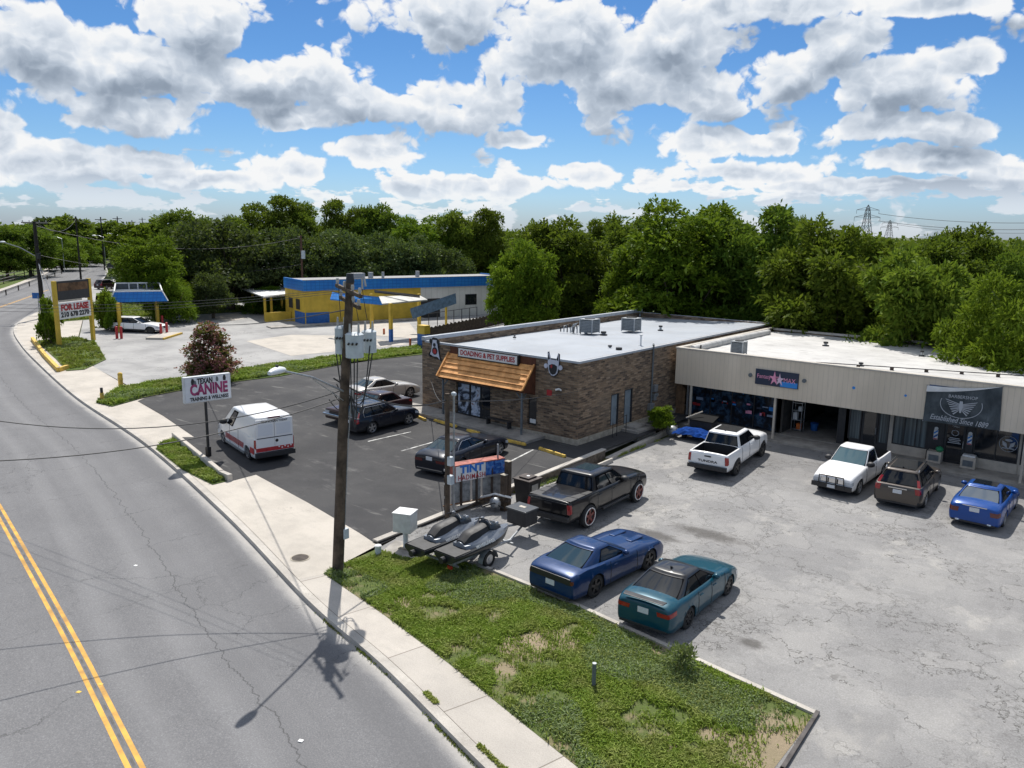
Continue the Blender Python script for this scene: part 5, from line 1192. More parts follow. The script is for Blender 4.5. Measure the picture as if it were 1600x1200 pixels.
mb = MB(); mb.box(.02, 3.2, -.03, -.003, 0, 1.45); mb.box(-.03, -.003, 0, DP*.5, 0, 1.45); mb.build('blue_dado', M_BLUEP, yb_)
mb = MB(); mb.box(.0, .12, -.06, -.032, 0, zbb); mb.box(3.2, 3.3, -.06, -.003, 0, 2.6); mb.build('corner_trim', M_YELP, yb_)
mb = MB(); mb.box(LB*.86, LB*.86+1.9, -.03, .1, 1.5, 3.0); wn_ = mb.build('window', M_DARK, yb_); mb = MB(); mb.box(LB*.86+.12, LB*.86+1.78, -.05, -.032, 1.6, 2.9); mb.build('pane', M_GLASS, wn_)
mb = MB(); mb.box(W1*.99, W1+3.0, -.02, .1, 0, 2.6); mb.build('dark_entrance', M_DARK, yb_)
for k in (1.6, 4.2): mb = MB(); mb.box(-.04, -.005, k, k+1.4, 1.7, 3.0); w__ = mb.build('window', M_DARK, yb_)
for x, y, r in ((8, 3, .7), (10.4, 3, .35), (12.4, 3.4, .2), (18, 4, .3)): mb = MB(); (mb.box(x, x+1.6, y, y+1.2, zt-.15, zt+.55) if r == .7 else mb.cyl((x, y, zt-.15), r, .8, 10)); mb.build('roof_vent', M_GALV, yb_)
mb = MB(); mb.box(-5, LB*.6, -2.2, -.3, -.2, .12); mb.build('front_walkway', M_CONC2, yb_)
# white awning on the left with yellow posts
def flat_roof(name, label, pxs, z, th, m, posts, pm, cat='awning', extra=None):
    o = thing(name, label, cat, (0, 0, 0)); mb = MB(); q_ = [P(u, v, z) for u, v in pxs]; mb.extr([tuple(p) for p in q_], (0, 0, -th)); mb.build('roof', m, o, clean=True)
    for (u, v) in posts: p = P(u, v); mb = MB(); mb.box(p.x-.11, p.x+.11, p.y-.11, p.y+.11, 0, z-th); mb.build('post', pm, o)
    return o
za = ZH(413, 463, (415, 502))
aw2 = flat_roof('metal_awning', 'white metal awning on yellow posts at the left end of the yellow building', [(378, 451), (412, 463.5), (478, 456.5), (447, 443), (436, 441.5)], za, .14, M_WHITE, [(415, 502), (425, 499), (396, 489), (441, 491), (452, 490)], M_YELP)
q0 = P(415, 503); q1 = P(455, 501); mb = MB(); mb.obox(((q0+q1)/2)+Vector((0, 0, .6)), (q1-q0)/2, Vector((-(q1-q0).y, (q1-q0).x, 0)).normalized()*.12, (0, 0, .6)); mb.build('low_wall', M_YELP, aw2)
mb = MB(); mb.box(q1.x-.1, q1.x+3, q1.y+2.0, q1.y+2.2, 0, 1.5); mb.build('blue_low_wall', M_BLUEP, aw2)
# drive-through canopy in front, drooping
zc_ = ZH(611, 474, (611, 534))
cn = thing('drive_canopy', 'sagging blue and grey drive-through canopy on yellow posts', 'canopy', (0, 0, 0))
def slab(pts, th, m, nm, par): mb = MB(); mb.extr([tuple(p) for p in pts], (0, 0, -th)); return mb.build(nm, m, par, clean=True)
slab([P(516, 467, zc_+.0), P(597, 475, zc_+.0), P(592, 464, zc_+.7), P(519, 456, zc_+.7)], .12, M_BLUET, 'blue_panel', cn)
slab([P(597, 474.5, zc_+.02), P(668, 468, zc_+.02), P(655, 461, zc_+.4), P(592, 463, zc_+.5)], .14, M_OFFW, 'deck', cn)
slab([P(585, 456, zc_+.9), P(656, 464, zc_+.5), P(656, 461, zc_+.75), P(585, 453, zc_+1.1)], .1, M_DARK, 'beam', cn)
for (u, v, zz) in ((611, 534, zc_), (581, 512, zc_), (655, 511, zc_)):
    p = P(u, v); mb = MB(); mb.box(p.x-.16, p.x+.16, p.y-.16, p.y+.16, 1.35, zz); mb.build('post', M_YELP, cn); mb = MB(); mb.box(p.x-.17, p.x+.17, p.y-.17, p.y+.17, 0, 1.35); mb.build('post_base', M_BLUEP if u == 611 else M_YELP, cn)
cn2 = thing('loose_fascia', 'tilted grey blue fascia panel on thin yellow posts', 'canopy panel', (0, 0, 0)); pz = P(675, 520)
def onv(u, v, base): return PD(u, v, math.hypot(base.x, base.y))
slab([onv(641, 482, pz), onv(712, 458, pz), onv(713, 471, pz), onv(645, 495, pz)], .25, mat('faded_blue_tile', (.10, .17, .25), .6, var=.2, vscale=3), 'panel', cn2)
for (u, v, vt) in ((697, 512, 477), (655, 509, 490)): p = P(u, v); mb = MB(); mb.box(p.x-.1, p.x+.1, p.y-.1, p.y+.1, 0, ZH(u, vt, p)); mb.build('post', M_YELP, cn2)
kb = P(662, 543); ko = thing('painted_pier', 'yellow and blue painted pier behind the brick shop corner', 'pier', kb); zk = ZH(662, 508, kb)
mb = MB(); mb.box(-.55, .55, -.4, .4, zk*.62, zk); mb.build('yellow_cap', M_YELP, ko); mb = MB(); mb.box(-.54, .54, -.39, .39, 0, zk*.62); mb.build('blue_base', M_BLUEP, ko)
for u, v, h in ((641, 543, .9), (600, 522, .6), (658, 535, .8)): p = P(u, v); o = thing('bollard', 'small orange bollard beside the verge near x %d' % 0 if False else ('orange bollard near the blue and yellow pier' if u == 641 else 'small orange bollard beside the canopy post' if u == 600 else 'orange bollard behind the painted pier'), 'bollard', p, 0, 'orange bollards on the pale lot'); mb = MB(); mb.cyl((0, 0, 0), .12, h, 10); mb.build('pipe', mat('orange_paint', (.5, .12, .03), .7), o); mb = MB(); mb.ell((0, 0, h), .12, .12, .06); mb.build('cap', M_RED, o)
# wooden fence running behind the brick shop
def fence(p, q, h, name, lab, m, cat='fence', step=2.4, slat=True):
    o = thing(name, lab, cat, p); L = (q-p).length; an = math.atan2(q.y-p.y, q.x-p.x); o.rotation_euler.z = an
    mb = MB(); x = 0
    while x < L: hh_ = h*(.97+.05*math.sin(x*7)); mb.box(x, min(L, x+.14), -.01, .012, .03, hh_); x += .15
    mb.build('boards', m, o); mb = MB(); mb.box(0, L, .013, .05, h*.25, h*.32); mb.box(0, L, .013, .05, h*.75, h*.82); mb.build('rail', m, o)
    k = 0
    while k < L: mb = MB(); mb.box(k-.05, k+.05, .05, .15, 0, h+.05); mb.build('post', m, o); k += step*2
    return o
fa = P(672, 532); fb = P(820, 498); fence(fa, fb, ZH(672, 511, fa), 'wood_fence', 'dark wooden fence between the pale lot and the brick shop', M_FENCEW)
fence(Vector((-38, 66.5, -.3)), Vector((8, 66.5, -.5)), 2.0, 'wood_fence', 'dark wooden fence in the shade behind both flat roofs', M_FENCEW, step=3)
fence(Vector((-25.1, 47.9, -.1)), Vector((-24.45, 47.9, -.1)), 2.0, 'gate_fence', 'short wooden gate closing the gap between the two buildings', mat('brown_gate_wood', (.22, .13, .07), .9, var=.25))
# houses seen between trunks
def house(p, w_, d, h, rh, rot, lab, rm, wm, nm='house'):
    o = thing(nm, lab, 'house', p, rot); mb = MB(); mb.box(-w_/2, w_/2, -d/2, d/2, -.3, h); mb.build('wall', wm, o)
    mb = MB(); e = .4; mb.extr([(-w_/2-e, -d/2-e, h-.05), (-w_/2-e, d/2+e, h-.05), (-w_/2-e, 0, h+rh)], (w_+2*e, 0, 0)); mb.build('roof', rm, o)
    for x in (-w_*.25, w_*.22): mb = MB(); mb.box(x-.5, x+.5, -d/2-.04, -d/2+.05, .9, 2.1); wq = mb.build('window', M_WHITE, o); mb = MB(); mb.box(x-.42, x+.42, -d/2-.05, -d/2-.042, .98, 2.02); mb.build('pane', M_GLASS, wq)
M_RF = mat('grey_shingle_roof', (.22, .20, .19), .9, var=.2); M_RF2 = mat('pale_metal_roof', (.55, .57, .60), .6, var=.1)
house(P(1200, 497, -.3)+Vector((0, 4, 0)), 9, 6, 2.6, 1.5, .1, 'tan shed with grey roof glimpsed between the trees behind the white roof', M_RF, mat('tan_house_wall', (.33, .25, .15), .8))
house(PD(1130, 470, 105)*1-Vector((0, 0, PD(1130, 470, 105).z)), 14, 8, 2.8, 1.3, .3, 'pale roofed house glimpsed between trunks behind the roof gap', M_RF2, M_OFFW)
house(PD(310, 470, 150)-Vector((0, 0, PD(310, 470, 150).z)), 16, 9, 3.2, 1.8, -.4, 'grey house half hidden by the dark oaks behind the pale lot', M_RF2, M_OFFW)
house(PD(425, 450, 150)-Vector((0, 0, PD(425, 450, 150).z)), 22, 9, 4.4, 1.2, -.5, 'long grey shed behind the white awning', mat('slate_roof', (.16, .18, .2), .8), mat('slate_wall', (.2, .22, .25), .8), 'shed')
house(PD(-92, 430, 190)-Vector((0, 0, PD(-92, 430, 190).z)), 16, 10, 4.2, 3.0, -.9, 'house with pale grey roof at the left edge of the picture', mat('pinkish_roof', (.42, .38, .37), .9), mat('brick_pink', (.45, .30, .25), .9))
house(PD(1598, 430, 120)-Vector((0, 0, PD(1598, 430, 120).z)), 12, 8, 3.2, 1.6, .2, 'pale house at the right edge among the trees', M_RF2, M_OFFW)
# ================================================================== VEHICLES
def paint(name, col, metal=.0, rough=.28):
    m = bpy.data.materials.new(name); m.use_nodes = True; t = NT(m.node_tree); b = t.n['Principled BSDF']
    co = t.new('ShaderNodeTexCoord').outputs['Object']; dirt = t.noise(co, 1.8, 5, .65)
    t.l.new(t.mix(t.rng(dirt, .5, .8, 0, .02), tuple(col), (.28, .26, .23)), b.inputs['Base Color']); b.inputs['Specular IOR Level'].default_value = .25
    b.inputs['Metallic'].default_value = metal; t.l.new(t.rng(dirt, .3, .8, rough, rough+.10), b.inputs['Roughness']); b.inputs['Coat Weight'].default_value = .55; b.inputs['Coat Roughness'].default_value = .03
    MATS[name] = m; return m
PT = dict(black=paint('black_car_paint', (.004, .004, .006)), navy=paint('black_blue_car_paint', (.006, .009, .018), .1), blue=paint('deep_blue_car_paint', (.002, .028, .11), .15), teal=paint('teal_car_paint', (.002, .060, .095), .15),
          bright=paint('bright_blue_car_paint', (.002, .055, .26), .1), white=paint('white_car_paint', (.78, .78, .78), 0, .3), brown=paint('brown_grey_car_paint', (.085, .072, .062), .35), silver=paint('silver_car_paint', (.46, .44, .41), .35), dblack=paint('dark_red_black_paint', (.03, .012, .014)), roof=paint('gloss_black_roof', (.014, .015, .018)))
M_TYRE = mat('tyre_rubber', (.022, .022, .023), .85, var=.15); M_RIM = mat('alloy_rim', (.42, .43, .45), .3, metal=.8, var=0); M_RIMB = mat('black_rim', (.02, .02, .022), .35, var=0); M_RIMR = mat('red_rim', (.16, .02, .015), .4, var=0)
M_WLT = mat('white_tyre_ring', (.75, .72, .68), .6, var=0); M_TAIL = mat('tail_light_red', (.28, .008, .012), .12, var=0, coat=.6); M_TAILD = mat('tail_light_dark', (.10, .012, .012), .12, var=0, coat=.6); M_HEAD = mat('headlight_glass', (.42, .45, .48), .1, var=0, coat=.8)
M_SEAL = mat('rubber_seal', (.008, .008, .009), 1.0, var=0, spec=0)
M_CHR = mat('chrome', (.62, .63, .65), .12, metal=1, var=0); M_PLATE = mat('licence_plate_white', (.62, .64, .66), .5, var=.1, vscale=30); M_TRIMB = mat('black_plastic', (.022, .022, .024), .6, var=.1); M_CGL = mat('car_glass', (.006, .008, .011), .05, var=0, spec=.45); M_CGLB = mat('car_glass_light', (.022, .042, .055), .05, var=0, spec=.5)
def interp(pts, x): return float(np.interp(x, [p[0] for p in pts], [p[1] for p in pts]))
def smooth_interp(pts, x, r=.16):
    return sum(interp(pts, x+d*r)*w_ for d, w_ in ((-1, .12), (-.5, .22), (0, .32), (.5, .22), (1, .12)))
def car(name, label, S, group='parked cars'):
    WB, ro, fo, W = S['wb'], S['ro'], S['fo'], S['W']/2; zc, rw, pm = S.get('zc', .2), S.get('rw', .34), S['paint']
    root = thing(name, label, S.get('cat', 'car'), (0, 0, 0), 0, group)
    xs0, xs1 = -ro, WB+fo; ar = rw+S.get('gap', .055); bed = S.get('bed')
    er = S.get('er', .34); c_end = S.get('c_end', .15)
    ZF = [0, .05, .22, .45, .68, .86, 1.0]; YF = S.get('yf', [.90, .965, .992, 1.0, .992, .972, .935])
    def sect(x):
        te = min((x-xs0)/er, 1); tf = min((xs1-x)/(er*1.25), 1); fe = math.sqrt(max(0, 1-(1-te)**2)); ff = math.sqrt(max(0, 1-(1-tf)**2)); f = min(fe, ff)
        hw = W*(1-c_end*(1-f))*smooth_interp(S.get('plan', [(xs0, .97), (0, 1), (WB, 1), (xs1, .93)]), x)
        sh = smooth_interp(S['sh'], x)-(1-f)*.06; tp = smooth_interp(S['top'], x)-(1-f)*.08; zb = zc+(1-f)*.07
        if min(te, tf) <= 0: pass
        arch = -1
        for xw in (0, WB):
            d = abs(x-xw)
            if d < ar: arch = max(arch, rw+math.sqrt(ar*ar-d*d)*.98)
        flare = sum(max(0, 1-abs(x-xw)/(ar*1.5))*.022 for xw in (0, WB))
        pts = []
        for zf_, yf_ in zip(ZF, YF): z = zb+(sh-zb)*zf_; z = max(z, min(arch, sh-.02)); pts.append((x, hw*yf_+flare*(1-abs(zf_-.5)*1.2), z))
        if bed and bed[0] < x < bed[1]:
            fl = S.get('floor', .75); pts += [(x, hw*.90, sh+.005), (x, hw*.86, sh+.005), (x, hw*.85, fl), (x, hw*.4, fl), (x, 0, fl)]
        else:
            for yf_, zf_ in ((.87, .38), (.72, .68), (.48, .88), (.22, .975), (0, 1)): pts.append((x, hw*yf_, sh+(tp-sh)*zf_))
        pts = [(x, 0, max(zb, arch if arch > 0 else zb))]+pts
        return pts
    xs = list(np.arange(xs0, xs1+1e-6, .05)); 
    for k in (.004, .015, .03): xs += [xs0+k, xs1-k]
    if bed: xs += [bed[0]+.002, bed[0]-.002, bed[1]-.002, bed[1]+.002]
    xs = sorted(set(round(float(x), 4) for x in xs)); secs = [sect(x) for x in xs]
    np_ = len(secs[0]); mb = MB(); rows = []
    for s in secs: rows.append(s+[(p[0], -p[1], p[2]) for p in s[-2:0:-1]])
    n = len(rows[0]); mb.v = [p for r in rows for p in r]; clad = S.get('clad', 0)
    for i in range(len(rows)-1):
        for j in range(n):
            j2 = (j+1) % n; mb.f.append((i*n+j, i*n+j2, (i+1)*n+j2, (i+1)*n+j)); jj = j if j < np_-1 else n-1-j
            mi = 0
            if jj == 0: mi = 1
            elif jj <= clad: mi = 1
            elif bed and jj >= 9 and bed[0]-.01 < xs[i] < bed[1]: mi = 2
            mb.m.append(mi)
    mb.f.append(tuple(range(n))); mb.m.append(0); mb.f.append(tuple(range((len(rows)-1)*n, len(rows)*n))[::-1]); mb.m.append(0)
    mb.build('body', [pm, M_TRIMB, M_BLACKM], root, smooth=True, autosm=50)
    def side(x, zf):       # point on the body side
        s = sect(x); zb, sh = s[1][2], s[7][2]; z = zb+(sh-zb)*zf; ys = [p[1] for p in s[1:8]]; zz = [p[2] for p in s[1:8]]; return float(np.interp(z, zz, ys)), z
    # ---- greenhouse
    xb, xr, xw, xf, zb0, zr0, wb_, wr_ = S['gh']; cur = S.get('curv', .16); crown = S.get('crown', .07)
    def gp(t, part, q):
        tt = min(t, 1); w_ = wb_+(wr_-wb_)*(tt**1.15); z = zb0+(zr0-zb0)*tt
        xfr = xf+(xw-xf)*tt**.95; xre = xb+(xr-xb)*tt**.95; cv = cur*(1-.35*tt)
        k = 1.0
        if t > 1: k = {1.15: .955, 1.4: .86, 1.7: .6, 2.0: .25, 2.1: .0}[t]; z = zr0+crown*{1.15: .42, 1.4: .72, 1.7: .92, 2.0: 1, 2.1: 1}[t]
        cx_ = (xfr+xre)/2; yk = .965
        if part == 'F': y = q*w_*yk; x = xfr-cv*q*q*.9
        elif part == 'B': y = -q*w_*yk; x = xre+S.get('curvb', .09)*q*q*.9
        else: 
            s_ = q; x = (xfr-cv*.9)+((xre+S.get('curvb', .09)*.9)-(xfr-cv*.9))*s_; y = w_*(yk+(1-yk)*(1-(2*s_-1)**4)); y = y if part == 'L' else -y
        return (cx_+(x-cx_)*k, y*k, z)
    ring_ = lambda t: [gp(t, 'F', -1+2*i/10) for i in range(10)]+[gp(t, 'L', i/14) for i in range(14)]+[gp(t, 'B', -1+2*i/10) for i in range(10)]+[gp(t, 'R', 1-i/14) for i in range(14)]
    rows = [ring_(t) for t in (0, .2, .4, .6, .8, .93, 1.0, 1.15, 1.4, 1.7, 2.0, 2.1)]
    rows = [[(p[0], p[1], p[2]-.14) for p in rows[0]]]+rows
    mb = MB(); mb.grid(rows, closed=True); cb_ = mb.build('cabin', S.get('roofpaint', pm), root, smooth=True, autosm=60)
    def patch(nm, part, q0, q1, t0, t1, m, off=.006, nq=8, nt=5, par=None, round_=0):
        cx_ = (xb+xf)/2
        rr = []
        for i in range(nt+1):
            t = t0+(t1-t0)*i/nt; ins = round_*(abs(2*i/nt-1)**4)*(q1-q0); r = []
            for j in range(nq+1):
                q = q0+ins+(q1-q0-2*ins)*j/nq; p = Vector(gp(t, part, q))
                e = 1e-3; a_ = Vector(gp(t+e if t < .98 else t-e, part, q))-p; a_ = a_ if t < .98 else -a_; b_ = Vector(gp(t, part, q+e))-p; nn = a_.cross(b_)
                if nn.length < 1e-12: nn = p-Vector((cx_, 0, p.z))
                nn.normalize(); 
                if nn.dot(p-Vector((cx_, 0, zb0-.3))) < 0: nn = -nn
                r.append(p+nn*off)
            rr.append(r)
        mb = MB(); mb.grid(rr); return mb.build(nm, m, par or root, smooth=True)
    gm = S.get('glass', M_CGL)
    if not S.get('noback'): patch('window_surround', 'B', -.95, .95, S.get('rt', (.10, .9))[0]-.04, S.get('rt', (.10, .9))[1]+.04, M_SEAL, off=.003)
    if not S.get('noback'): patch('rear_window', 'B', -.91, .91, S.get('rt', (.10, .9))[0], S.get('rt', (.10, .9))[1], S.get('rglass', gm), round_=.03)
    patch('window_surround', 'F', -.97, .97, .03, .96, M_SEAL, off=.003)
    patch('windshield', 'F', -.94, .94, .06, .93, S.get('wglass', gm), round_=.02)
    for sd_ in ('L', 'R'):
        ws_ = S.get('wins', [(.07, .43), (.47, .80)]); patch('window_surround', sd_, max(.01, ws_[0][0]-.03), min(.97, ws_[-1][1]+.03), .05, .93, M_SEAL, off=.003, nq=14)
        for (s0, s1) in ws_:
            o = patch('side_window', sd_, s0, s1, .10, .86, gm, round_=.04)
        if S.get('chrome'):
            s0, s1 = S['wins'][0][0], S['wins'][-1][1]; pts = [Vector(gp(.07, sd_, s0+(s1-s0)*k/10)) for k in range(11)]+[Vector(gp(.5, sd_, s1+.03))]+[Vector(gp(.9, sd_, s1-(s1-s0)*k/10)) for k in range(11)]
            pts = [p+Vector((0, .01 if sd_ == 'L' else -.01, 0)) for p in pts]; mb = MB(); mb.tube(pts, .014, 5); mb.build('window_trim', M_CHR, root)
        sg_ = 1 if sd_ == 'L' else -1; p = gp(.12, sd_, .07)
        mb = MB(); mb.ell((p[0]-.05, p[1]+sg_*.15, p[2]+.02), .10*S.get('mir', 1), .12*S.get('mir', 1), .085*S.get('mir', 1)); mb.box(p[0]-.08, p[0]-.02, min(p[1], p[1]+sg_*.12), max(p[1], p[1]+sg_*.12), p[2]-.03, p[2]+.0); mb.build('mirror', S.get('mirm', pm), root, smooth=True)
        for x in S.get('doors', []):
            pts = []
            for k in range(9): y, z = side(x, .12+.88*k/8); pts.append((x, sg_*(y+.001), z))
            mb = MB(); mb.tube(pts, .011, 4); mb.build('door_seam', M_BLACKM, root)
        for x in S.get('handles', []):
            y, z = side(x, .82); mb = MB(); mb.tube([(x-.10, sg_*(y+.012), z), (x+.08, sg_*(y+.012), z)], .016, 5); mb.build('door_handle', S.get('hm', pm), root)
    # ---- wheels
    rim = S.get('rim', M_RIM)
    for xw_ in (0, WB):
        for sg_ in (-1, 1):
            y0 = sg_*(W-.02+S.get('wout', 0)); wt = .23; prof = [(rw*.66, 0), (rw*.90, .005), (rw*.985, .03), (rw, .07), (rw, wt-.07), (rw*.96, wt-.01), (rw*.66, wt)]
            mb = MB(); rr = [[(xw_+r*math.cos(a_), y0-sg_*d, rw+r*math.sin(a_)) for r, d in prof] for a_ in [2*math.pi*k/28 for k in range(28)]]; mb.grid(rr+[rr[0]])
            wh = mb.build('wheel', M_TYRE, root, smooth=True)
            mb = MB(); rr = [[(xw_+r*math.cos(a_), y0-sg_*d, rw+r*math.sin(a_)) for r, d in [(rw*.70, .0), (rw*.66, .015), (rw*.60, .06), (0.001, .075)]] for a_ in [2*math.pi*k/24 for k in range(24)]]; mb.grid(rr+[rr[0]], 1)
            ns = S.get('spokes', 5)
            for k in range(ns):
                a_ = 2*math.pi*k/ns+.3; d_ = Vector((math.cos(a_), 0, math.sin(a_))); pz = Vector((-math.sin(a_), 0, math.cos(a_))); mb.obox(Vector((xw_, y0-sg_*.035, rw))+d_*rw*.34, d_*rw*.32, (0, .016, 0), pz*rw*.30/ns**.8*1.3)
            rr = [[(xw_+r*math.cos(a_), y0-sg_*d, rw+r*math.sin(a_)) for r, d in [(rw*.71, -.002), (rw*.64, .004), (rw*.63, .05)]] for a_ in [2*math.pi*k/24 for k in range(24)]]; mb.grid(rr+[rr[0]])
            mb.tube([(xw_, y0-sg_*.02, rw), (xw_, y0-sg_*.05, rw)], rw*.15, 10); mb.build('rim', [rim, M_BLACKM], wh, smooth=False)
            if S.get('wring'): mb = MB(); mb.tube([(xw_+rw*.74*math.cos(a_), y0+sg_*.004, rw+rw*.74*math.sin(a_)) for a_ in np.linspace(0, 6.2832, 25)], .022, 6); mb.build('white_ring', M_WLT, wh)
    # ---- lights, plates, bumpers
    for sg_ in (-1, 1):
        def lamp(nm, xe, dr, spec, m):
            f0, f1, ln, cap = spec; mb = MB(); rr = []
            for i in range(9):
                x = xe+dr*(.004+ln*(i/8)**1.5); r = []
                k_ = 1-.25*(i/8)
                for j in range(4): y, z = side(x, f0+(f1-f0)*(.5+(j/3-.5)*k_)); r.append((x-dr*.006, sg_*(y+.007), z))
                rr.append(r)
            e = rr[0]; rr = [[(xe-dr*.012, p[1]-sg_*cap, p[2]) for p in e], [(xe-dr*.014, p[1]-sg_*.03, p[2]) for p in e]]+rr
            mb.grid(rr); ob_ = mb.build(nm, m, root, smooth=True)
        lamp('tail_light', xs0, 1, S.get('tail', (.66, .92, .26, .36)), S.get('tlm', M_TAIL))
        lamp('headlight', xs1, -1, S.get('head', (.60, .92, .42, .38)), M_HEAD)
        if S.get('tall'): patch('tail_light', 'B', *((.86, .999) if sg_ < 0 else (-.999, -.86)), .0, .50, M_TAIL, off=.012)
    zg = S.get('grz', .52); mb = MB(); mb.box(xs1-.06, xs1+.012, -W*.5, W*.5, zg-.12, zg+.12); mb.build('grille', M_BLACKM, root, bevel=.01)
    bz = S.get('bz', .38); mb = MB(); mb.box(xs0-.012, xs0+.1, -W*.80, W*.80, zc+.02, zc+.10); mb.build('rear_bumper', M_TRIMB, root, bevel=.01)
    pz_ = S.get('platez', .78); mb = MB(); mb.box(xs0-S.get('plx', .018), xs0+.03, -.17, .17, pz_-.085, pz_+.085); mb.build('license_plate', M_PLATE, root, bevel=.005)
    if S.get('antenna'): p = gp(2.0, 'B', 0); mb = MB(); mb.tube([(xr+.32, 0, zr0+crown*.85), (xr+.24, 0, zr0+crown+.08)], [.05, .012], 6); mb.build('antenna', M_BLACKM, root)
    S['_gp'] = gp; S['_patch'] = patch; S['_side'] = side; return root
def put(o, S, Rp, Fp, side='R', ky=1.07, kz=1.07, kx=None):
    R0 = PG(*Rp); F0 = PG(*Fp); d = (F0-R0); L = math.hypot(d.x, d.y); rot = math.atan2(d.y, d.x); left = Vector((-math.sin(rot), math.cos(rot), 0)); ht = (S['W']/2-.04)*ky
    c = R0+left*(ht if side == 'R' else -ht); o.location = c; o.rotation_euler = (0, -math.atan2(F0.z-R0.z, L), rot); o.scale = (kx or L/S['wb'], ky, kz)
def sedan(**k):
    wb = k.get('wb', 2.83); ro, fo = k.get('ro', 1.1), k.get('fo', .93)
    S = dict(wb=wb, ro=ro, fo=fo, W=1.85, zc=.19, rw=.335, sh=[(-ro, .88), (-.6, .97), (.6, .94), (wb-.7, .93), (wb+.1, .84), (wb+fo, .60)], top=[(-ro, .98), (-.75, 1.07), (-.3, 1.08), (wb-.8, 1.02), (wb+.1, .93), (wb+fo-.1, .74), (wb+fo, .66)],
             gh=(-.72, .22, 1.25, wb-.62, .96, 1.37, .80, .60), doors=[.55, 1.45, wb-.42], handles=[.75, 1.65], wins=[(.09, .43), (.46, .84)], clad=1, tail=(.72, .93, .30, .34)); S.update(k); return S
def suv(**k):
    wb = k.get('wb', 2.65); ro, fo = k.get('ro', .95), k.get('fo', .88)
    S = dict(wb=wb, ro=ro, fo=fo, W=1.86, zc=.24, rw=.36, cat='suv', sh=[(-ro, 1.02), (.2, 1.03), (wb-.6, 1.0), (wb+.1, .94), (wb+fo, .72)], top=[(-ro, 1.06), (wb-.7, 1.08), (wb, 1.02), (wb+fo-.1, .86), (wb+fo, .76)],
             gh=(-ro+.10, -ro+.42, 1.25, wb-.45, 1.0, 1.58, .83, .64), doors=[.45, 1.30, wb-.35], handles=[.6, 1.5], wins=[(.07, .32), (.35, .62), (.65, .88)], tail=(.62, .99, .14, .16), tall=1, clad=2, head=(.60, .92, .40, .40), grz=.66, curvb=.05); S.update(k); return S
GR = 'vehicles parked in the lots'
# 1 blue muscle coupe
S = dict(wb=2.946, ro=1.08, fo=.98, W=1.93, zc=.19, rw=.375, paint=PT['blue'], sh=[(-1.08, .93), (-.4, 1.02), (.6, .97), (1.6, .93), (2.6, .92), (3.5, .86), (3.93, .70)], top=[(-1.08, .99), (-.6, 1.06), (1.8, 1.02), (2.8, 1.01), (3.7, .90), (3.93, .82)],
         gh=(-.72, .28, 1.12, 2.02, .98, 1.36, .80, .60), plan=[(-1.08, .95), (0, 1.0), (1.4, .965), (2.9, 1.0), (3.93, .94)], wins=[(.10, .62)], doors=[.75, 2.2], handles=[1.0], tail=(.70, .90, .05, .62), tlm=M_TAILD, rim=M_RIMB, clad=1, rglass=M_CGLB, crown=.06, c_end=.10, platez=.58, head=(.6, .85, .06, .5))
o = car('muscle_coupe', 'deep blue muscle coupe parked nose away beside the grass plot', S, GR); put(o, S, (930, 933.7), (1013.7, 891))
mb = MB(); [mb.box(2.5, 3.2, y-.12, y+.12, .98, 1.035) for y in (-.35, .35)]; mb.build('hood_scoop', PT['blue'], o, bevel=.03)
mb = MB(); mb.box(-1.11, -1.02, -.78, .78, .68, .88); mb.build('tail_panel', M_BLACKM, o, bevel=.02)
# 2 teal sedan with black roof
S = sedan(wb=2.825, paint=PT['teal'], roofpaint=PT['roof'], rim=M_RIMB, antenna=1, spokes=7, rglass=mat('tinted_rear_glass', (.014, .016, .019), .05, var=0, spec=.5), platez=.72)
o = car('sedan', 'teal sedan with glossy black roof nearest to the camera', S, GR); put(o, S, (1075, 982.5), (1137.5, 930))
mb = MB(); mb.extr([(-1.16, -.62, 1.05), (-.98, -.66, 1.075), (-.98, .66, 1.075), (-1.16, .62, 1.05)], (0, 0, .025)); mb.build('spoiler', PT['roof'], o, bevel=.008)
# 3 black pickup
def pickup(**k):
    wb = k.get('wb', 3.75); ro, fo = 1.18, .95
    S = dict(wb=wb, ro=ro, fo=fo, W=2.03, zc=.42, rw=.44, cat='pickup truck', sh=[(-ro, 1.28), (.6, 1.29), (wb-.9, 1.28), (wb+.2, 1.22), (wb+fo, 1.02)], top=[(-ro, 1.34), (.8, 1.36), (wb-.8, 1.36), (wb+.2, 1.32), (wb+fo-.1, 1.2), (wb+fo, 1.10)],
             gh=(.42, .58, 2.15, wb-.70, 1.26, 1.88, .90, .74), doors=[.62, 1.65, wb-.62], handles=[.8, 1.85], wins=[(.07, .45), (.49, .88)], tail=(.42, .95, .09, .12), er=.14, c_end=.05, clad=1, head=(.52, .88, .14, .34), grz=.88, platez=.60, plx=.09, curvb=.03, mir=1.5, mirm=M_TRIMB, rt=(.14, .86)); S.update(k); return S
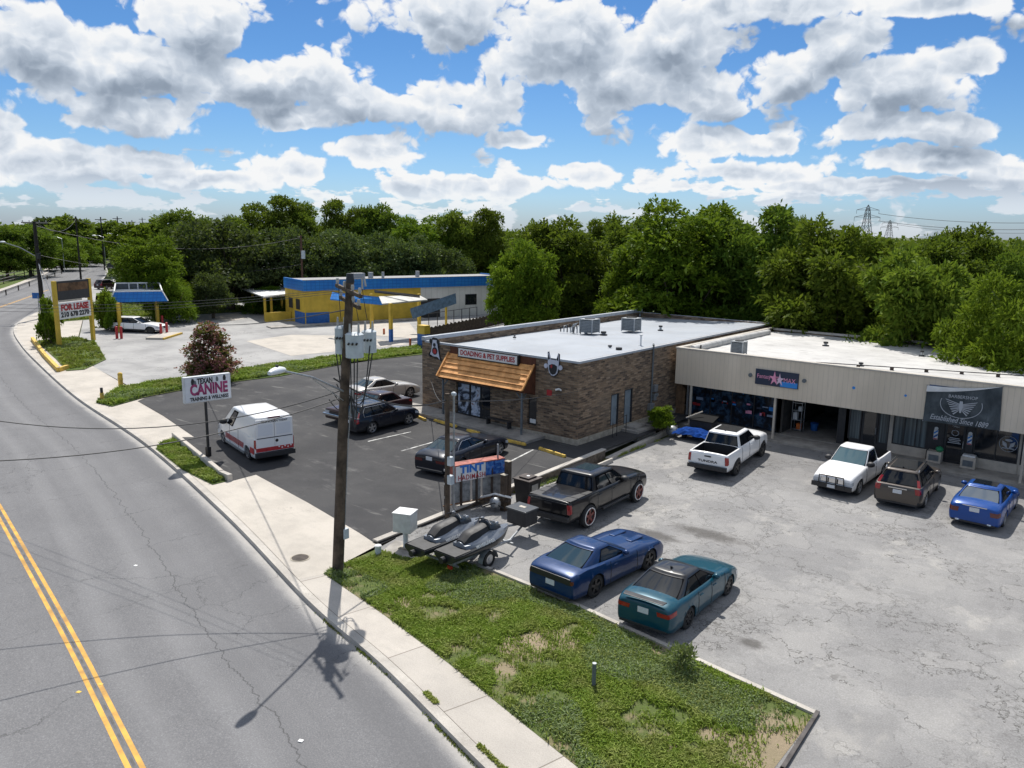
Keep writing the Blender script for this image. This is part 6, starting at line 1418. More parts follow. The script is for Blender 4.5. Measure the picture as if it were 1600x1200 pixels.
def trimbed(o, S, cover):
    ro = S['ro']; W = S['W']/2; z = interp(S['sh'], -.3)
    if cover: mb = MB(); mb.box(-ro+.06, .38, -W*.90, W*.90, z+.01, z+.05); cv = mb.build('bed_cover', cover, o, bevel=.015); mb = MB(); [mb.box(x-.012, x+.012, -W*.9, W*.9, z+.05, z+.062) for x in (-.65, -.1)]; mb.build('cover_rib', M_BLACKM, cv)
    mb = MB(); mb.box(-ro-.025, -ro+.02, -W*.80, W*.80, S['zc']+.30, z-.06); tg_ = mb.build('tailgate', S['paint'], o, bevel=.02)
    mb = MB(); mb.box(-ro-.045, -ro-.02, -.16, .16, z-.18, z-.12); mb.build('handle', M_BLACKM, tg_)
    mb = MB(); mb.box(-ro-.14, -ro+.02, -W*.93, W*.93, S['zc']+.06, S['zc']+.27); mb.build('step_bumper', S.get('bump', M_TRIMB), o, bevel=.03)
    return tg_
S = pickup(paint=PT['black'], rim=M_RIMR, wring=1, wout=.09, zc=.48, rw=.46, gap=.08)
o = car('pickup_truck', 'black lifted crew cab pickup with covered bed and red rims', S, GR); put(o, S, (917.5, 823.7), (994, 783.7), ky=1.08, kz=1.06); trimbed(o, S, M_TRIMB)
mb = MB(); S['_gp']; mb.box(1.0, 1.85, -.38, .38, 1.943, 1.957); mb.build('sunroof', M_CGLB, o, bevel=.005)
mb = MB(); mb.box(.95, 1.05, -.3, -.2, 1.0, 1.05)
for sg_ in (-1, 1): mb = MB(); mb.tube([(.9, sg_*1.06, .52), (2.9, sg_*1.06, .52)], .05, 8); mb.build('running_board', M_BLACKM, o)
# 4 white crew cab pickup
S = pickup(wb=3.7, paint=PT['white'], bed=(-1.10, .36), floor=.82, rim=M_RIMB, wout=.05, antenna=1, zc=.42)
o = car('pickup_truck', 'white crew cab pickup with open black bed nosed up to the shops', S, GR); put(o, S, (1150, 742.5), (1190, 712.8), ky=1.10, kz=1.04); tg_ = trimbed(o, S, None)
mb = MB(); mb.box(.9, 2.0, -.55, .55, 1.946, 1.962); mb.build('sunroof', M_CGL, o, bevel=.005)
text('TUNDRA', .16, 'lettering', M_BLACKM, tg_, (-1.215, 0, .88), (0, -1, 0), (0, 0, 1), .003, width=.95, bold=.004)
# 5 white compact pickup facing us
S = pickup(wb=3.2, ro=1.12, fo=.88, paint=PT['white'], bed=(-1.06, .62), floor=.68, W=1.85, zc=.30, rw=.37, gh=(.68, .84, 1.72, 2.50, 1.08, 1.68, .82, .66), sh=[(-1.12, 1.09), (1.6, 1.08), (2.6, 1.06), (3.3, 1.02), (4.08, .84)], top=[(-1.12, 1.14), (2.3, 1.16), (3.2, 1.10), (3.9, .98), (4.08, .90)], wglass=mat('blue_green_windshield', (.07, .125, .145), .06, var=0, spec=.6), glass=M_CGL, doors=[1.2, 2.45], handles=[1.35], wins=[(.10, .55), (.62, .88)], platez=.5, head=(.52, .86, .16, .36), grz=.72)
S['ro'] = 1.12; o = car('compact_pickup', 'white extended cab pickup facing the camera with black brush guard', S, GR); put(o, S, (1378.8, 746.6), (1341.5, 773.5), side='L', ky=1.10, kz=1.08); trimbed(o, S, None)
bg_ = MB(); xf_ = 3.2+.88
bg_.tube([(xf_+.10, -.55, .45), (xf_+.14, -.52, .95), (xf_+.14, .52, .95), (xf_+.10, .55, .45)], .035, 8); bg_.tube([(xf_+.12, -.2, .45), (xf_+.14, -.2, .95)], .03, 6); bg_.tube([(xf_+.12, .2, .45), (xf_+.14, .2, .95)], .03, 6); bg_.box(xf_-.02, xf_+.10, -.86, .86, .36, .56); bg_.build('brush_guard', M_BLACKM, o, smooth=True)
mb = MB(); mb.box(xf_+.101, xf_+.115, -.17, .17, .40, .54); mb.build('license_plate', M_PLATE, o)
mb = MB(); mb.box(xf_-.03, xf_+.03, -.5, .5, .62, .84); mb.build('grille_bar', M_CHR, o, bevel=.01)
# 6 brown crossover
S = suv(wb=2.8, ro=1.0, fo=.95, W=1.91, paint=PT['brown'], tail=(.66, .99, .08, .14), tall=1, sh=[(-1.0, 1.08), (.2, 1.08), (2.1, 1.02), (2.9, .98), (3.75, .74)], top=[(-1.0, 1.10), (2.1, 1.12), (2.9, 1.06), (3.65, .88), (3.75, .8)], gh=(-.93, -.55, 1.35, 2.4, 1.05, 1.60, .85, .64), antenna=1, platez=.80, glass=M_CGL)
o = car('crossover', 'brown grey crossover with roof rails and red tail lights in front of the barber shop', S, GR); put(o, S, (1445, 793), (1466, 765), kx=1.16, ky=1.13, kz=1.08)
for sg_ in (-1, 1): mb = MB(); mb.tube([(-.45, sg_*.62, 1.62), (-.35, sg_*.62, 1.69), (1.25, sg_*.60, 1.70), (1.4, sg_*.6, 1.63)], .022, 6); mb.build('roof_rail', M_CHR, o)
mb = MB(); mb.box(-.35, 1.15, -.48, .48, 1.668, 1.680); mb.build('sunroof', M_CGL, o, bevel=.004); mb = MB(); mb.box(-1.03, -1.0, -.35, .35, .93, .97); mb.build('chrome_bar', M_CHR, o)
# 7 bright blue sedan
S = sedan(wb=2.78, W=1.86, paint=PT['bright'], rim=M_RIM, antenna=1, rglass=mat('pale_rear_glass', (.10, .12, .145), .06, var=0, spec=.5), platez=.78, tail=(.62, .92, .16, .24), tlm=M_TAILD)
o = car('sedan', 'bright blue sedan nosed up to the shops at the right edge', S, GR); put(o, S, (1568, 823), (1587, 795), kx=1.12, ky=1.12, kz=1.10)
mb = MB(); mb.box(.45, 1.15, -.42, .42, 1.432, 1.444); mb.build('sunroof', M_CGL, o, bevel=.004)
for sg_ in (-1, 1): mb = MB(); mb.ell((-1.08, sg_*.55, .27), .05, .10, .05); mb.build('exhaust', M_CHR, o)
mb = MB(); mb.box(-1.115, -1.08, -.42, .42, .90, .93); mb.build('chrome_bar', M_CHR, o)
# 8 dark blue-black sedan in the dark lot
S = sedan(wb=3.0, ro=1.12, fo=.9, W=1.90, paint=PT['navy'], chrome=1, rim=M_RIM, rglass=M_CGLB, tail=(.66, .88, .22, .42), platez=.80, tlm=M_TAILD)
o = car('sedan', 'black blue sedan with chrome window trim behind the tint sign', S, GR); put(o, S, (721, 738), (781, 712), ky=1.10, kz=1.10)
mb = MB(); mb.box(-1.135, -1.09, -.7, .7, .30, .33); mb.build('chrome_bar', M_CHR, o)
# 9 black crossover
S = suv(wb=2.62, paint=PT['navy'], chrome=1, antenna=0, tail=(.62, .99, .12, .14), rglass=M_CGLB)
o = car('crossover', 'black crossover with tall red tail lights left of the brick shop', S, GR); put(o, S, (582, 678), (639.3, 663.6), ky=1.08, kz=1.04)
for sg_ in (-1, 1): mb = MB(); mb.tube([(-.4, sg_*.62, 1.62), (-.3, sg_*.62, 1.68), (1.1, sg_*.60, 1.69), (1.2, sg_*.6, 1.62)], .018, 6); mb.build('roof_rail', M_CHR, o)
# 10 dark old saloon facing the street
S = sedan(wb=2.95, ro=1.3, fo=1.05, W=1.95, paint=PT['dblack'], c_end=.05, er=.16, sh=[(-1.3, .82), (0, .88), (2.2, .88), (4.0, .80)], top=[(-1.3, .88), (-.6, .93), (2.2, .93), (3.9, .86), (4.0, .84)], gh=(-.7, -.1, 1.2, 1.95, .86, 1.32, .80, .66), wglass=M_CGLB, rim=M_RIM)
o = car('old_saloon', 'dark old saloon with chrome bumper facing the street beside the black crossover', S, GR); o.location = P(545, 640, .2)+Vector((0, 0, 0)); p = P(522, 668, .1); o.location = (p.x-.15, p.y+4.35, gz(p.x, p.y+3)); o.rotation_euler.z = R_(-89); o.scale = (1.05, 1.08, 1.05)
mb = MB(); mb.box(4.0, 4.12, -.95, .95, .42, .56); mb.build('chrome_bumper', M_CHR, o, bevel=.03)
# 11 silver coupe
S = sedan(wb=2.81, W=1.86, paint=PT['silver'], wins=[(.10, .48), (.52, .80)], rim=M_RIM, roofpaint=PT['silver'], rglass=M_CGLB, chrome=0)
o = car('sedan', 'silver sedan farthest back beside the brick shop corner', S, GR); put(o, S, (585, 631), (641, 621), ky=1.12, kz=1.10)
# 12 white panel van
S = dict(wb=3.45, ro=.95, fo=.92, W=2.05, zc=.24, rw=.36, cat='van', paint=PT['white'], sh=[(-.95, 1.30), (2.5, 1.30), (3.3, 1.20), (4.1, 1.0), (4.37, .72)], top=[(-.95, 1.33), (2.8, 1.35), (3.5, 1.28), (4.1, 1.08), (4.37, .85)],
         gh=(-.945, -.90, 2.2, 3.55, 1.25, 2.30, 1.0, .90), noback=1, wins=[(.16, .30)], doors=[1.15, 2.35], handles=[2.1], tail=(.50, .98, .10, .13), er=.10, c_end=.03, clad=0, curvb=.02, crown=.12, head=(.6, .95, .4, .3), platez=.66, mirm=M_TRIMB, mir=1.8, yf=[.93, .985, 1.0, 1.0, .998, .99, .98])
o = car('panel_van', 'white high roof panel van with red stripe pattern beside the white pole sign', S, GR); put(o, S, (388, 718), (347, 691), side='L', kx=1.13, ky=1.06, kz=1.02)
mb = MB(); [mb.box(-.975, -.945, y0, y1, .62, 2.25) for y0, y1 in ((-.96, -.01), (.01, .96))]; bd_ = None
for sg_ in (-1, 1): mb = MB(); mb.box(-.985, -.94, min(.012*sg_, .93*sg_), max(.012*sg_, .93*sg_), .60, 2.24); dd = mb.build('rear_door', PT['white'], o, bevel=.02); mb = MB(); mb.box(-.992, -.984, min(.1*sg_, .82*sg_), max(.1*sg_, .82*sg_), 1.42, 2.0); mb.build('door_panel', mat('van_panel_white', (.66, .68, .72), .35, var=0), dd, bevel=.004)
mb = MB(); mb.box(-.994, -.985, -.9, .9, 1.27, 1.31); mb.build('door_moulding', M_TRIMB, o); mb = MB(); mb.box(-1.0, -.93, -.3, .3, 2.29, 2.35); mb.build('brake_light', M_TAILD, o)
mb = MB(); mb.box(-.996, -.986, -.95, .95, .60, .80); mb.build('red_band', M_RED, o)
for k in range(5): mb = MB(); mb.tube([(-1.003, -.2-.15*k, .76-.06*(k % 2)), (-.996, -.2-.15*k, .76-.06*(k % 2))], .04, 8); mb.build('white_dot', M_WHITE, o)
mb = MB(); mb.box(-1.08, -.92, -1.0, 1.0, .30, .56); mb.build('bumper', M_TRIMB, o, bevel=.03)
text('TEXA ROGAN TODAY', .15, 'lettering', M_BKP, o, (-.99, 0, 2.12), (0, -1, 0), (0, 0, 1), .002, width=1.35, bold=.004)
mb = MB(); mb.tube([(-1.0, -.1, 1.1), (-.99, -.1, 1.1)], .08, 10); mb.build('badge', M_BLACKM, o)
for k in range(15):
    x = .48+k*.17; y, z = S['_side'](x, .3); mb = MB(); yy = y+.010; mb.extr([(x, yy, .50), (x+.10, yy, .50), (x+.02, yy, .80), (x-.08, yy, .80)], (0, .006, 0)); mb.build('red_stripe', M_RED, o)
mb = MB(); mb.box(-.9, -.42, 1.03, 1.045, .50, .80); mb.build('red_band', M_RED, o); mb = MB(); mb.box(.42, 3.0, .96, 1.05, .22, .34); mb.build('side_step', M_GALV, o)
# 13 white crossover under the gas canopy, 14 dark one by the street
S = suv(wb=2.7, paint=PT['white'], rim=M_RIMB)
o = car('crossover', 'white crossover parked under the small blue gas canopy', S, GR); put(o, S, (186, 519), (235, 521), ky=1.08, kz=1.05)
S = suv(wb=2.7, paint=PT['dblack'], clad=1); o = car('crossover', 'dark red black crossover on the side street by the bend', S, GR); p = P(160, 452); o.location = p; o.rotation_euler.z = math.atan2(FA[1], FA[0])-.35; o.scale = (1.1, 1.15, 1.1)
S = suv(wb=2.7, paint=PT['silver'], clad=1); o = car('crossover', 'pale car half hidden behind the lawn trees', S, GR); p = P(288, 464); o.location = p; o.rotation_euler.z = math.atan2(FA[1], FA[0])+1.5
# ================================================================== POLES, SIGNS, SMALL THINGS
def wire(a, b, sag, r, label, cat='power line', grp='overhead wires', n=18):
    a = Vector(a); b = Vector(b); pts = [a.lerp(b, k/n)-Vector((0, 0, 4*sag*(k/n)*(1-k/n))) for k in range(n+1)]
    mb = MB(); mb.tube(pts, r, 5); o = mb.build('overhead_wire', M_WIRE); tag(o, label, cat, grp); return o
M_WIRE = mat('black_cable', (.03, .03, .032), .6, var=0); M_WIREL = mat('pale_cable', (.2, .2, .2), .6, var=0); M_TRANS = mat('transformer_grey_paint', (.50, .55, .58), .45, var=.08); M_PORC = mat('porcelain', (.45, .44, .42), .25, var=.1)
# main pole
pb = P(527, 890); PH = ZH(549, 440, pb); up = thing('utility_pole', 'large weathered wooden utility pole with three grey transformers beside the driveway', 'utility pole', pb)
Rp = Vector((math.cos(TH+0), math.sin(TH), 0)); Rp = to_ab(Vector((1, 0, 0))); Fp_ = Vector(FA)
lean = Rp*.70
mb = MB(); mb.tube([(0, 0, -.3), tuple(lean*.46+Vector((0, 0, PH*.5))), tuple(lean+Vector((0, 0, PH)))], [.205, .175, .135], 14); mb.build('pole_shaft', M_WOODP, up, smooth=True)
PHl = lambda u, v: PD(u, v, math.hypot(pb.x, pb.y))-pb
def transf(u, v0, v1, du, rad, lab):
    c = PHl(u, v1); t_ = PHl(u, v0); o_ = Vector((c.x, c.y, 0))+Fp_*du; h = t_.z-c.z; mb = MB()
    mb.tube([o_+Vector((0, 0, c.z)), o_+Vector((0, 0, c.z+h*.93))], rad, 20); mb.tube([o_+Vector((0, 0, c.z+h*.93)), o_+Vector((0, 0, c.z+h))], [rad*1.05, rad*.75], 20); tb = mb.build('transformer', M_TRANS, up, smooth=True, autosm=30)
    for s in (-.5, .5):
        q_ = o_+Rp*rad*s; mb = MB(); mb.tube([q_+Vector((0, 0, c.z+h)), q_+Vector((0, 0, c.z+h+.30))], [.045, .03], 8); mb.build('bushing', M_PORC, tb, smooth=True)
    for s in (-.45, 0, .45): q_ = o_-Fp_*rad*.9+Rp*rad*s; mb = MB(); mb.tube([q_+Vector((0, 0, c.z+h*.6)), q_-Fp_*.10+Vector((0, 0, c.z+h*.58))], .04, 6); mb.build('terminal', M_BLACKM, tb)
    mb = MB(); mb.obox((o_+Vector((0, 0, c.z+h*.5)))*.5+Vector((0, 0, (c.z+h*.5)*.5)), (.04, 0, 0), (0, .04, 0), (0, 0, .12)); mb.build('bracket', M_GALV, tb)
    return o_, c.z, h
tA = transf(533, 510, 553, .12, .22, 'l'); tB = transf(557, 518, 556, -.30, .30, 'm'); tC = transf(575, 517, 552, .25, .25, 'r')
for k, (u0, v0, u1, v1) in enumerate(((520, 441, 562, 457), (524, 436, 575, 452))):
    c0_ = lean*(.96-.05*k)+Vector((0, 0, PH-.28-.42*k))-Fp_*(.18 if k == 0 else -.18); hd_ = (Rp*.62-Fp_*1.05)*(1 if k == 0 else .8)+Vector((0, 0, -.10)); a = c0_-hd_; b_ = c0_+hd_; d = hd_; mb = MB(); mb.obox((a+b_)/2, d, Vector((-d.y, d.x, 0)).normalized()*.05, (0, 0, .06)); ca = mb.build('crossarm', M_WOODP, up)
    for s in (-.9, -.3, .35, .9): q_ = (a+b_)/2+d*s; mb = MB(); mb.tube([q_+Vector((0, 0, .06)), q_+Vector((0, 0, .16)), q_+Vector((0, 0, .26))], [.03, .06, .045], 8); mb.build('insulator', M_PORC, ca, smooth=True)
mb = MB(); mb.tube([lean+Vector((0, 0, PH-.02)), lean+Vector((0, 0, PH+.28))], [.15, .11], 12); mb.build('pole_cap', M_BLACKM, up, smooth=True)
mb = MB(); q_ = PHl(566, 447); mb.tube([q_+Vector((0, 0, -.1)), q_+Vector((0, 0, .25)), q_+Vector((.1, 0, .33)), q_+Vector((.18, 0, .0))], .035, 6); mb.build('cutout', M_PORC, up)
# drip loops of cable hanging from the transformers
def loop(a, b_, sag, r=.022): 
    a, b_ = Vector(a), Vector(b_); pts = [a.lerp(b_, k/12)-Vector((0, 0, sag*math.sin(math.pi*k/12))) for k in range(13)]; mb = MB(); mb.tube(pts, r, 6); mb.build('drip_loop', M_WIRE, up, smooth=True)
att = lean*.66+Rp*.18+Vector((0, 0, PHl(545, 620).z)); 
for (u, v, du, sag) in ((524, 550, .1, 1.0), (531, 553, 0, .6), (552, 545, -.5, 1.3), (558, 548, -.5, 1.6), (563, 548, -.5, 1.9), (578, 540, 0, 1.4), (584, 530, .1, 1.1)): loop(PHl(u, v)+Fp_*du, att+Vector((0, 0, (sag-1)*.25)), sag)
for (a, b_, s) in (((560, 500), (545, 438), -.2), ((574, 500), (566, 450), .1), ((533, 500), (529, 447), .2)): loop(PHl(*a), PHl(*b_), s, .012)
for k in range(4): loop(att, PHl(532-6*k, 588+12*k), .1+.1*k, .018)
mb = MB(); mb.tube([Rp*.21, lean*.38+Rp*.19+Vector((0, 0, PH*.4)), att], .018, 6); mb.build('ground_cable', M_GALV, up)
mb = MB(); q_ = PHl(538, 830); mb.box(q_.x-.05, q_.x+.14, q_.y-.12, q_.y+.1, q_.z-.25, q_.z+.12); mb.build('meter_box', M_TRANS, up, bevel=.01)
# street lamp arm on the pole
L0 = PHl(541, 612); L0 = lean*.66+Vector((0, 0, L0.z)); Lh = P(440, 579, 7.8)-pb
mb = MB(); mid = L0.lerp(Lh, .55)+Vector((0, 0, .12)); mb.tube([L0, mid, Lh], .035, 8); mb.tube([L0+Vector((0, 0, -.35)), mid-Vector((0, 0, .06))], .015, 6); arm = mb.build('lamp_arm', M_GALV, up, smooth=True)
d = (Lh-L0); d.z = 0; d.normalize(); n_ = Vector((-d.y, d.x, 0)); mb = MB(); rows = []
for i in range(9):
    s = i/8; c_ = Lh+d*(-.12+.72*s)+Vector((0, 0, .02*math.sin(math.pi*s))); w__ = .155*math.sin(math.pi*min(1, .12+.80*s))**.6; hh_ = .13*math.sin(math.pi*min(1, .15+.75*s))**.6
    rows.append([c_+n_*w__*math.cos(a_)+Vector((0, 0, hh_*math.sin(a_)*(1 if math.sin(a_) > 0 else .7))) for a_ in [2*math.pi*k/14 for k in range(14)]])
mb.grid(rows, closed=True); mb.f.append(tuple(range(14))); mb.m.append(0); mb.f.append(tuple(range(8*14, 9*14))[::-1]); mb.m.append(0); lh = mb.build('lamp_head', mat('lamp_housing', (.70, .73, .76), .4, var=.05), arm, smooth=True)
mb = MB(); c_ = Lh+d*.22; mb.tube([c_+Vector((0, 0, .08)), c_+Vector((0, 0, .20))], .045, 8); mb.build('photocell', M_BLACKM, arm)
# wires of the main pole
W0 = pb+Vector((0, 0, 0))
def wpx(pa, za_, pbx, sag, r, lab, n=18): return wire(pa, pbx, sag, r, lab, n=n)
top = pb+lean+Vector((0, 0, PH))
# a far pole up the street carries the upper lines; the dark street pole
db = P(68, 497); DH = ZH(57, 346, db); dp = thing('utility_pole', 'tall dark utility pole at the left where the street bends', 'utility pole', db)
mb = MB(); mb.tube([(0, 0, -.2), (0, 0, DH)], [.30, .20], 12); mb.build('pole_shaft', M_BLACKM if False else mat('creosote_wood', (.022, .019, .017), .9, var=.2), dp, smooth=True)
mb = MB(); cr_ = to_ab(Vector((1, .1, 0))); mb.obox((0, 0, DH-.15), cr_*1.55, Vector((-cr_.y, cr_.x, 0))*.07, (0, 0, .08)); ca = mb.build('crossarm', mat('grey_weathered_arm', (.25, .23, .21), .9), dp)
for s in (-1.4, -.6, .6, 1.4): mb = MB(); q_ = cr_*s; mb.cyl((q_.x, q_.y, DH-.07), .05, .22, 8); mb.build('insulator', M_PORC, ca)
am = MB(); e_ = PD(4, 378, math.hypot(db.x, db.y))-db; s_ = PD(60, 402, math.hypot(db.x, db.y))-db; am.tube([(0, 0, s_.z), s_.lerp(e_, .5)+Vector((0, 0, .25)), e_], .06, 6); am = am.build('lamp_arm', M_GALV, dp); mb = MB(); mb.ell(e_, .5, .3, .12); mb.build('lamp_head', M_TRANS, am)
mb = MB(); mb.tube([(0, 0, 7.2), tuple(P(82, 506)-db)], .03, 5); mb.tube([(0, 0, 7.2), tuple(P(98, 502)-db)], .03, 5); mb.build('guy_wire', M_GALV, dp)
mb = MB(); mb.cyl((.4, 0, DH*.62), .25, .7, 12); mb.build('equipment_can', M_BLACKM, dp)
dtop = db+Vector((0, 0, DH))
for k in range(3): wire(top-Rp*(.5-.5*k)+Vector((0, 0, -.25)), PD(-90-30*k, 470+3*k, 46+3*k), .35+.1*k, .008, ['uppermost of three wires leaving the transformer pole to the left', 'middle of three wires leaving the transformer pole to the left', 'lowest of three wires leaving the transformer pole to the left'][k])
wire(top+Vector((0, 0, -.9)), PD(300, 503, 78), .4, .022, 'pale service wire running from the pole top toward the white awning')
lo = pb+lean*.66+Vector((0, 0, PHl(540, 607).z))
a_ = PD(-80, 645, 30); wire(lo, a_, .9, .018, 'black wire crossing the street low behind the magenta lettered sign')
a_ = PD(-80, 722, 26); wire(lo+Vector((0, 0, -.25)), a_, .55, .018, 'black wire crossing the street low in front of the magenta lettered sign')
wire(lo+Vector((0, 0, -.5)), P(330, 620, 5.4)+Vector((-14, 3, 0)), .7, .012, 'thin wire running left from the transformer pole') if False else None
bpole_b = P(699, 812); bz_ = ZH(703, 615, bpole_b)
wire(pb+Vector((.1, 0, PHl(548, 590).z)), bpole_b+Vector((0, 0, bz_-.25)), .55, .03, 'thick cable drooping from the transformers to the thin service pole')
wire(bpole_b+Vector((0, 0, bz_-.3)), Vector((-25.3, 37, 3.1)), .2, .014, 'thin cable from the service pole to the brick shop'); wire(bpole_b+Vector((0, 0, bz_-.3)), PB(845, 621, 36.2), .1, .012, 'second thin cable from the service pole to the shop front')
wire(bpole_b+Vector((0, 0, bz_-.35)), Vector((-36.5, 36, 2.4)), .5, .02, 'cable from the service pole to the left end of the brick shop')
# distant poles
def dpole(u, vb, vt, dist, lab, arm=1):
    t_ = PD(u, vt, dist); b0 = Vector((t_.x, t_.y, 0)); o = thing('utility_pole', lab, 'utility pole', b0, 0, 'distant poles along the street'); mb = MB(); mb.tube([(0, 0, 0), (0, 0, t_.z)], [.22, .16], 8); mb.build('pole_shaft', mat('creosote_wood', (.05, .04, .035), .9), o)
    mb = MB(); r_ = Rp*1.5; mb.obox((0, 0, t_.z-.7), r_, Fp_*.08, (0, 0, .09)); mb.build('crossarm', MATS['creosote_wood'], o); return b0+Vector((0, 0, t_.z-.6))
dps = [dpole(118, 0, 338, 190, 'first distant pole right of the dark street pole'), dpole(157, 0, 339, 240, 'second distant pole with short crossarm over the trees'), dpole(183, 0, 338, 290, 'third distant pole with wide crossarm over the trees'), dpole(206, 0, 344, 340, 'fourth distant pole, smallest of the row'), dpole(222, 0, 340, 390, 'farthest thin distant pole over the trees')]
for i in range(4): wire(dps[i], dps[i+1], 1.0, .05, 'distant wire between the small poles, span %s' % ['nearest the street pole', 'over the bend', 'over the dark trees', 'farthest off'][i])
wire(dtop, dps[0], 1.8, .04, 'wire from the dark street pole to the first distant pole')
mp = PD(470, 368, 118); mo = thing('utility_pole', 'thin brown pole rising before the oaks behind the white awning', 'utility pole', (mp.x, mp.y, 0)); mb = MB(); mb.tube([(0, 0, 0), (0, 0, mp.z)], .14, 8); mb.build('pole_shaft', mat('red_brown_pole', (.10, .05, .035), .9), mo); mb = MB(); mb.cyl((.4, 0, mp.z-3.2), .28, 1.1, 10); mb.build('transformer', M_TRANS, mo)
wire((mp.x, mp.y, mp.z-.3), dtop+Vector((0, 0, -.5)), 2.2, .035, 'wire from the thin brown pole to the dark street pole'); wire((mp.x, mp.y, mp.z-4), db+Vector((0, 0, DH*.66)), 1.8, .03, 'lower wire from the thin brown pole to the dark street pole')
for u, v, dist in ((80, 370, 230), (147, 368, 250), (170, 365, 280)):
    p = PD(u, v, dist); o = thing('street_lamp', 'far street lamp %s above the roadside trees' % ('nearest the dark pole' if u == 80 else 'in the middle of three' if u == 147 else 'farthest to the right'), 'street lamp', (p.x, p.y, 0), 0, 'far street lamps'); mb = MB(); q_ = Rp*1.6; mb.tube([(q_.x*1.6, q_.y*1.6, 0), (q_.x*1.6, q_.y*1.6, p.z-.4), (q_.x*.8, q_.y*.8, p.z), (0, 0, p.z)], .08, 6); mb.build('lamp_post', M_GALV, o); mb = MB(); mb.ell((0, 0, p.z), .8, .45, .2); mb.build('lamp_head', M_WHITE, o)
# lattice transmission towers
def tower(u, vt, dist, sc, lab):
    t_ = PD(u, vt, dist); Ht = t_.z; o = thing('transmission_tower', lab, 'pylon', (t_.x, t_.y, 0), 0, 'lattice pylons over the right tree line'); r = .16*sc
    M_ST = mat('tower_steel', (.13, .12, .12), .6, var=0); mb = MB(); lv = [0, .25, .45, .62, .75, .86, .94, 1.0]; ww = [4.6, 3.4, 2.5, 1.8, 1.35, 1.1, .7, .05]
    cs_ = [[Rp*(sx_*w_*sc)+Fp_*(sy_*w_*sc)+Vector((0, 0, Ht*l)) for sx_, sy_ in ((-1, -1), (1, -1), (1, 1), (-1, 1))] for l, w_ in zip(lv, ww)]
    for i in range(len(lv)-1):
        for k in range(4): mb.tube([cs_[i][k], cs_[i+1][k]], r, 4); mb.tube([cs_[i][k], cs_[i+1][(k+1) % 4]], r*.6, 4); mb.tube([cs_[i][(k+1) % 4], cs_[i+1][k]], r*.6, 4)
    mb.build('lattice_mast', M_ST, o)
    for l, L in ((.90, 6.5), (.76, 7.5)):
        mb = MB(); z = Ht*l
        for s in (-1, 1):
            e_ = Rp*(s*L*sc)+Vector((0, 0, z)); mb.tube([Rp*(s*.8*sc)+Vector((0, 0, z+1.6*sc)), e_], r*.7, 4); mb.tube([Rp*(s*.8*sc)+Vector((0, 0, z)), e_], r*.7, 4); mb.tube([e_, e_-Vector((0, 0, 2.2*sc))], r*.6, 4)
        mb.build('cross_arm', M_ST, o)
    return o, Ht
t1, h1 = tower(1357, 320, 520, 1.0, 'taller lattice pylon rising over the olive trees'); t2, h2 = tower(1391, 344, 760, 1.0, 'shorter farther lattice pylon right of the taller one')
for (l, dz_, vv, lab) in ((.90, 0, 342, 'long high voltage wire running right from the taller pylon'), (.76, 0, 352, 'second high voltage wire running right from the taller pylon')):
    wire(Vector(t1.location)+Rp*6.5+Vector((0, 0, h1*l-2)), PD(1720, vv+2, 470), 3, .12, lab, n=14)
wire(Vector(t2.location)+Rp*6.5+Vector((0, 0, h2*.85)), PD(1720, 360, 640), 4, .12, 'high voltage wire running right from the farther pylon', n=14)
# service pole pair next to the tint sign
o = thing('service_pole', 'short dark wooden service pole left of the tint sign', 'utility pole', bpole_b); mb = MB(); mb.tube([(0, 0, -.3), (0, 0, bz_)], [.115, .095], 10); mb.build('pole_shaft', M_WOODP, o, smooth=True)
for z in (1.6, 2.4): mb = MB(); mb.box(.08, .30, -.10, .10, z, z+.38); mb.build('meter_box', M_TRANS, o, bevel=.01)
mb = MB(); mb.tube([(-.12, 0, 1.0), (-.12, 0, 3.3)], .02, 6); mb.build('conduit', M_GALV, o)
for z in (.9, 1.5, 2.1, 2.7): mb = MB(); mb.box(-.16, -.08, -.05, .05, z, z+.08); mb.build('clamp', M_GALV, o)
cb2 = P(709, 808); o = thing('conduit_mast', 'grey metal conduit mast with round weather head beside the wooden service pole', 'conduit', cb2); zz = ZH(704, 615, cb2)
mb = MB(); mb.tube([(0, 0, -.3), (0, 0, zz-.1)], .045, 10); mb.build('mast_pipe', M_GALV, o, smooth=True); mb = MB(); mb.ell((0, 0, zz-.02), .13, .10, .10); mb.build('weather_head', M_TRANS, o, smooth=True)
# tint sign cabinet on posts
def onplane(u, v, A, B):       # point of the ray on the vertical plane through A and B
    r = ray(u, v); n_ = Vector((-(B.y-A.y), B.x-A.x, 0)); t = n_.dot(Vector((A.x, A.y, 0)))/(n_.dot(Vector((r.x, r.y, 0)))); return Vector((r.x*t, r.y*t, H+r.z*t))
tA_ = P(712, 796); tB_ = P(784, 782)
q = [onplane(u, v, tA_, tB_) for u, v in ((710, 733), (789.5, 711), (789.5, 733), (713.5, 762))]
xd = (q[1]-q[0]); xd.z = 0; Ls = xd.length; xd.normalize(); o = thing('tint_sign', 'red and blue roadside sign cabinet with big blue TINT lettering', 'sign', (q[0].x, q[0].y, 0), math.atan2(xd.y, xd.x))
zt_ = (q[0].z+q[1].z)/2; zbm = (q[3].z+q[2].z)/2; hgt_ = zt_-zbm; bk = .55
mb = MB(); mb.box(0, Ls, 0, bk, zbm, zt_); mb.build('cabinet', M_RED if False else mat('rusty_red_metal', (.36, .10, .07), .7, var=.3, vscale=3), o, bevel=.01)
mb = MB(); mb.box(.06, Ls*.60, -.02, -.003, zbm+.02, zt_-.05); f1 = mb.build('sign_face', M_WHITE, o)
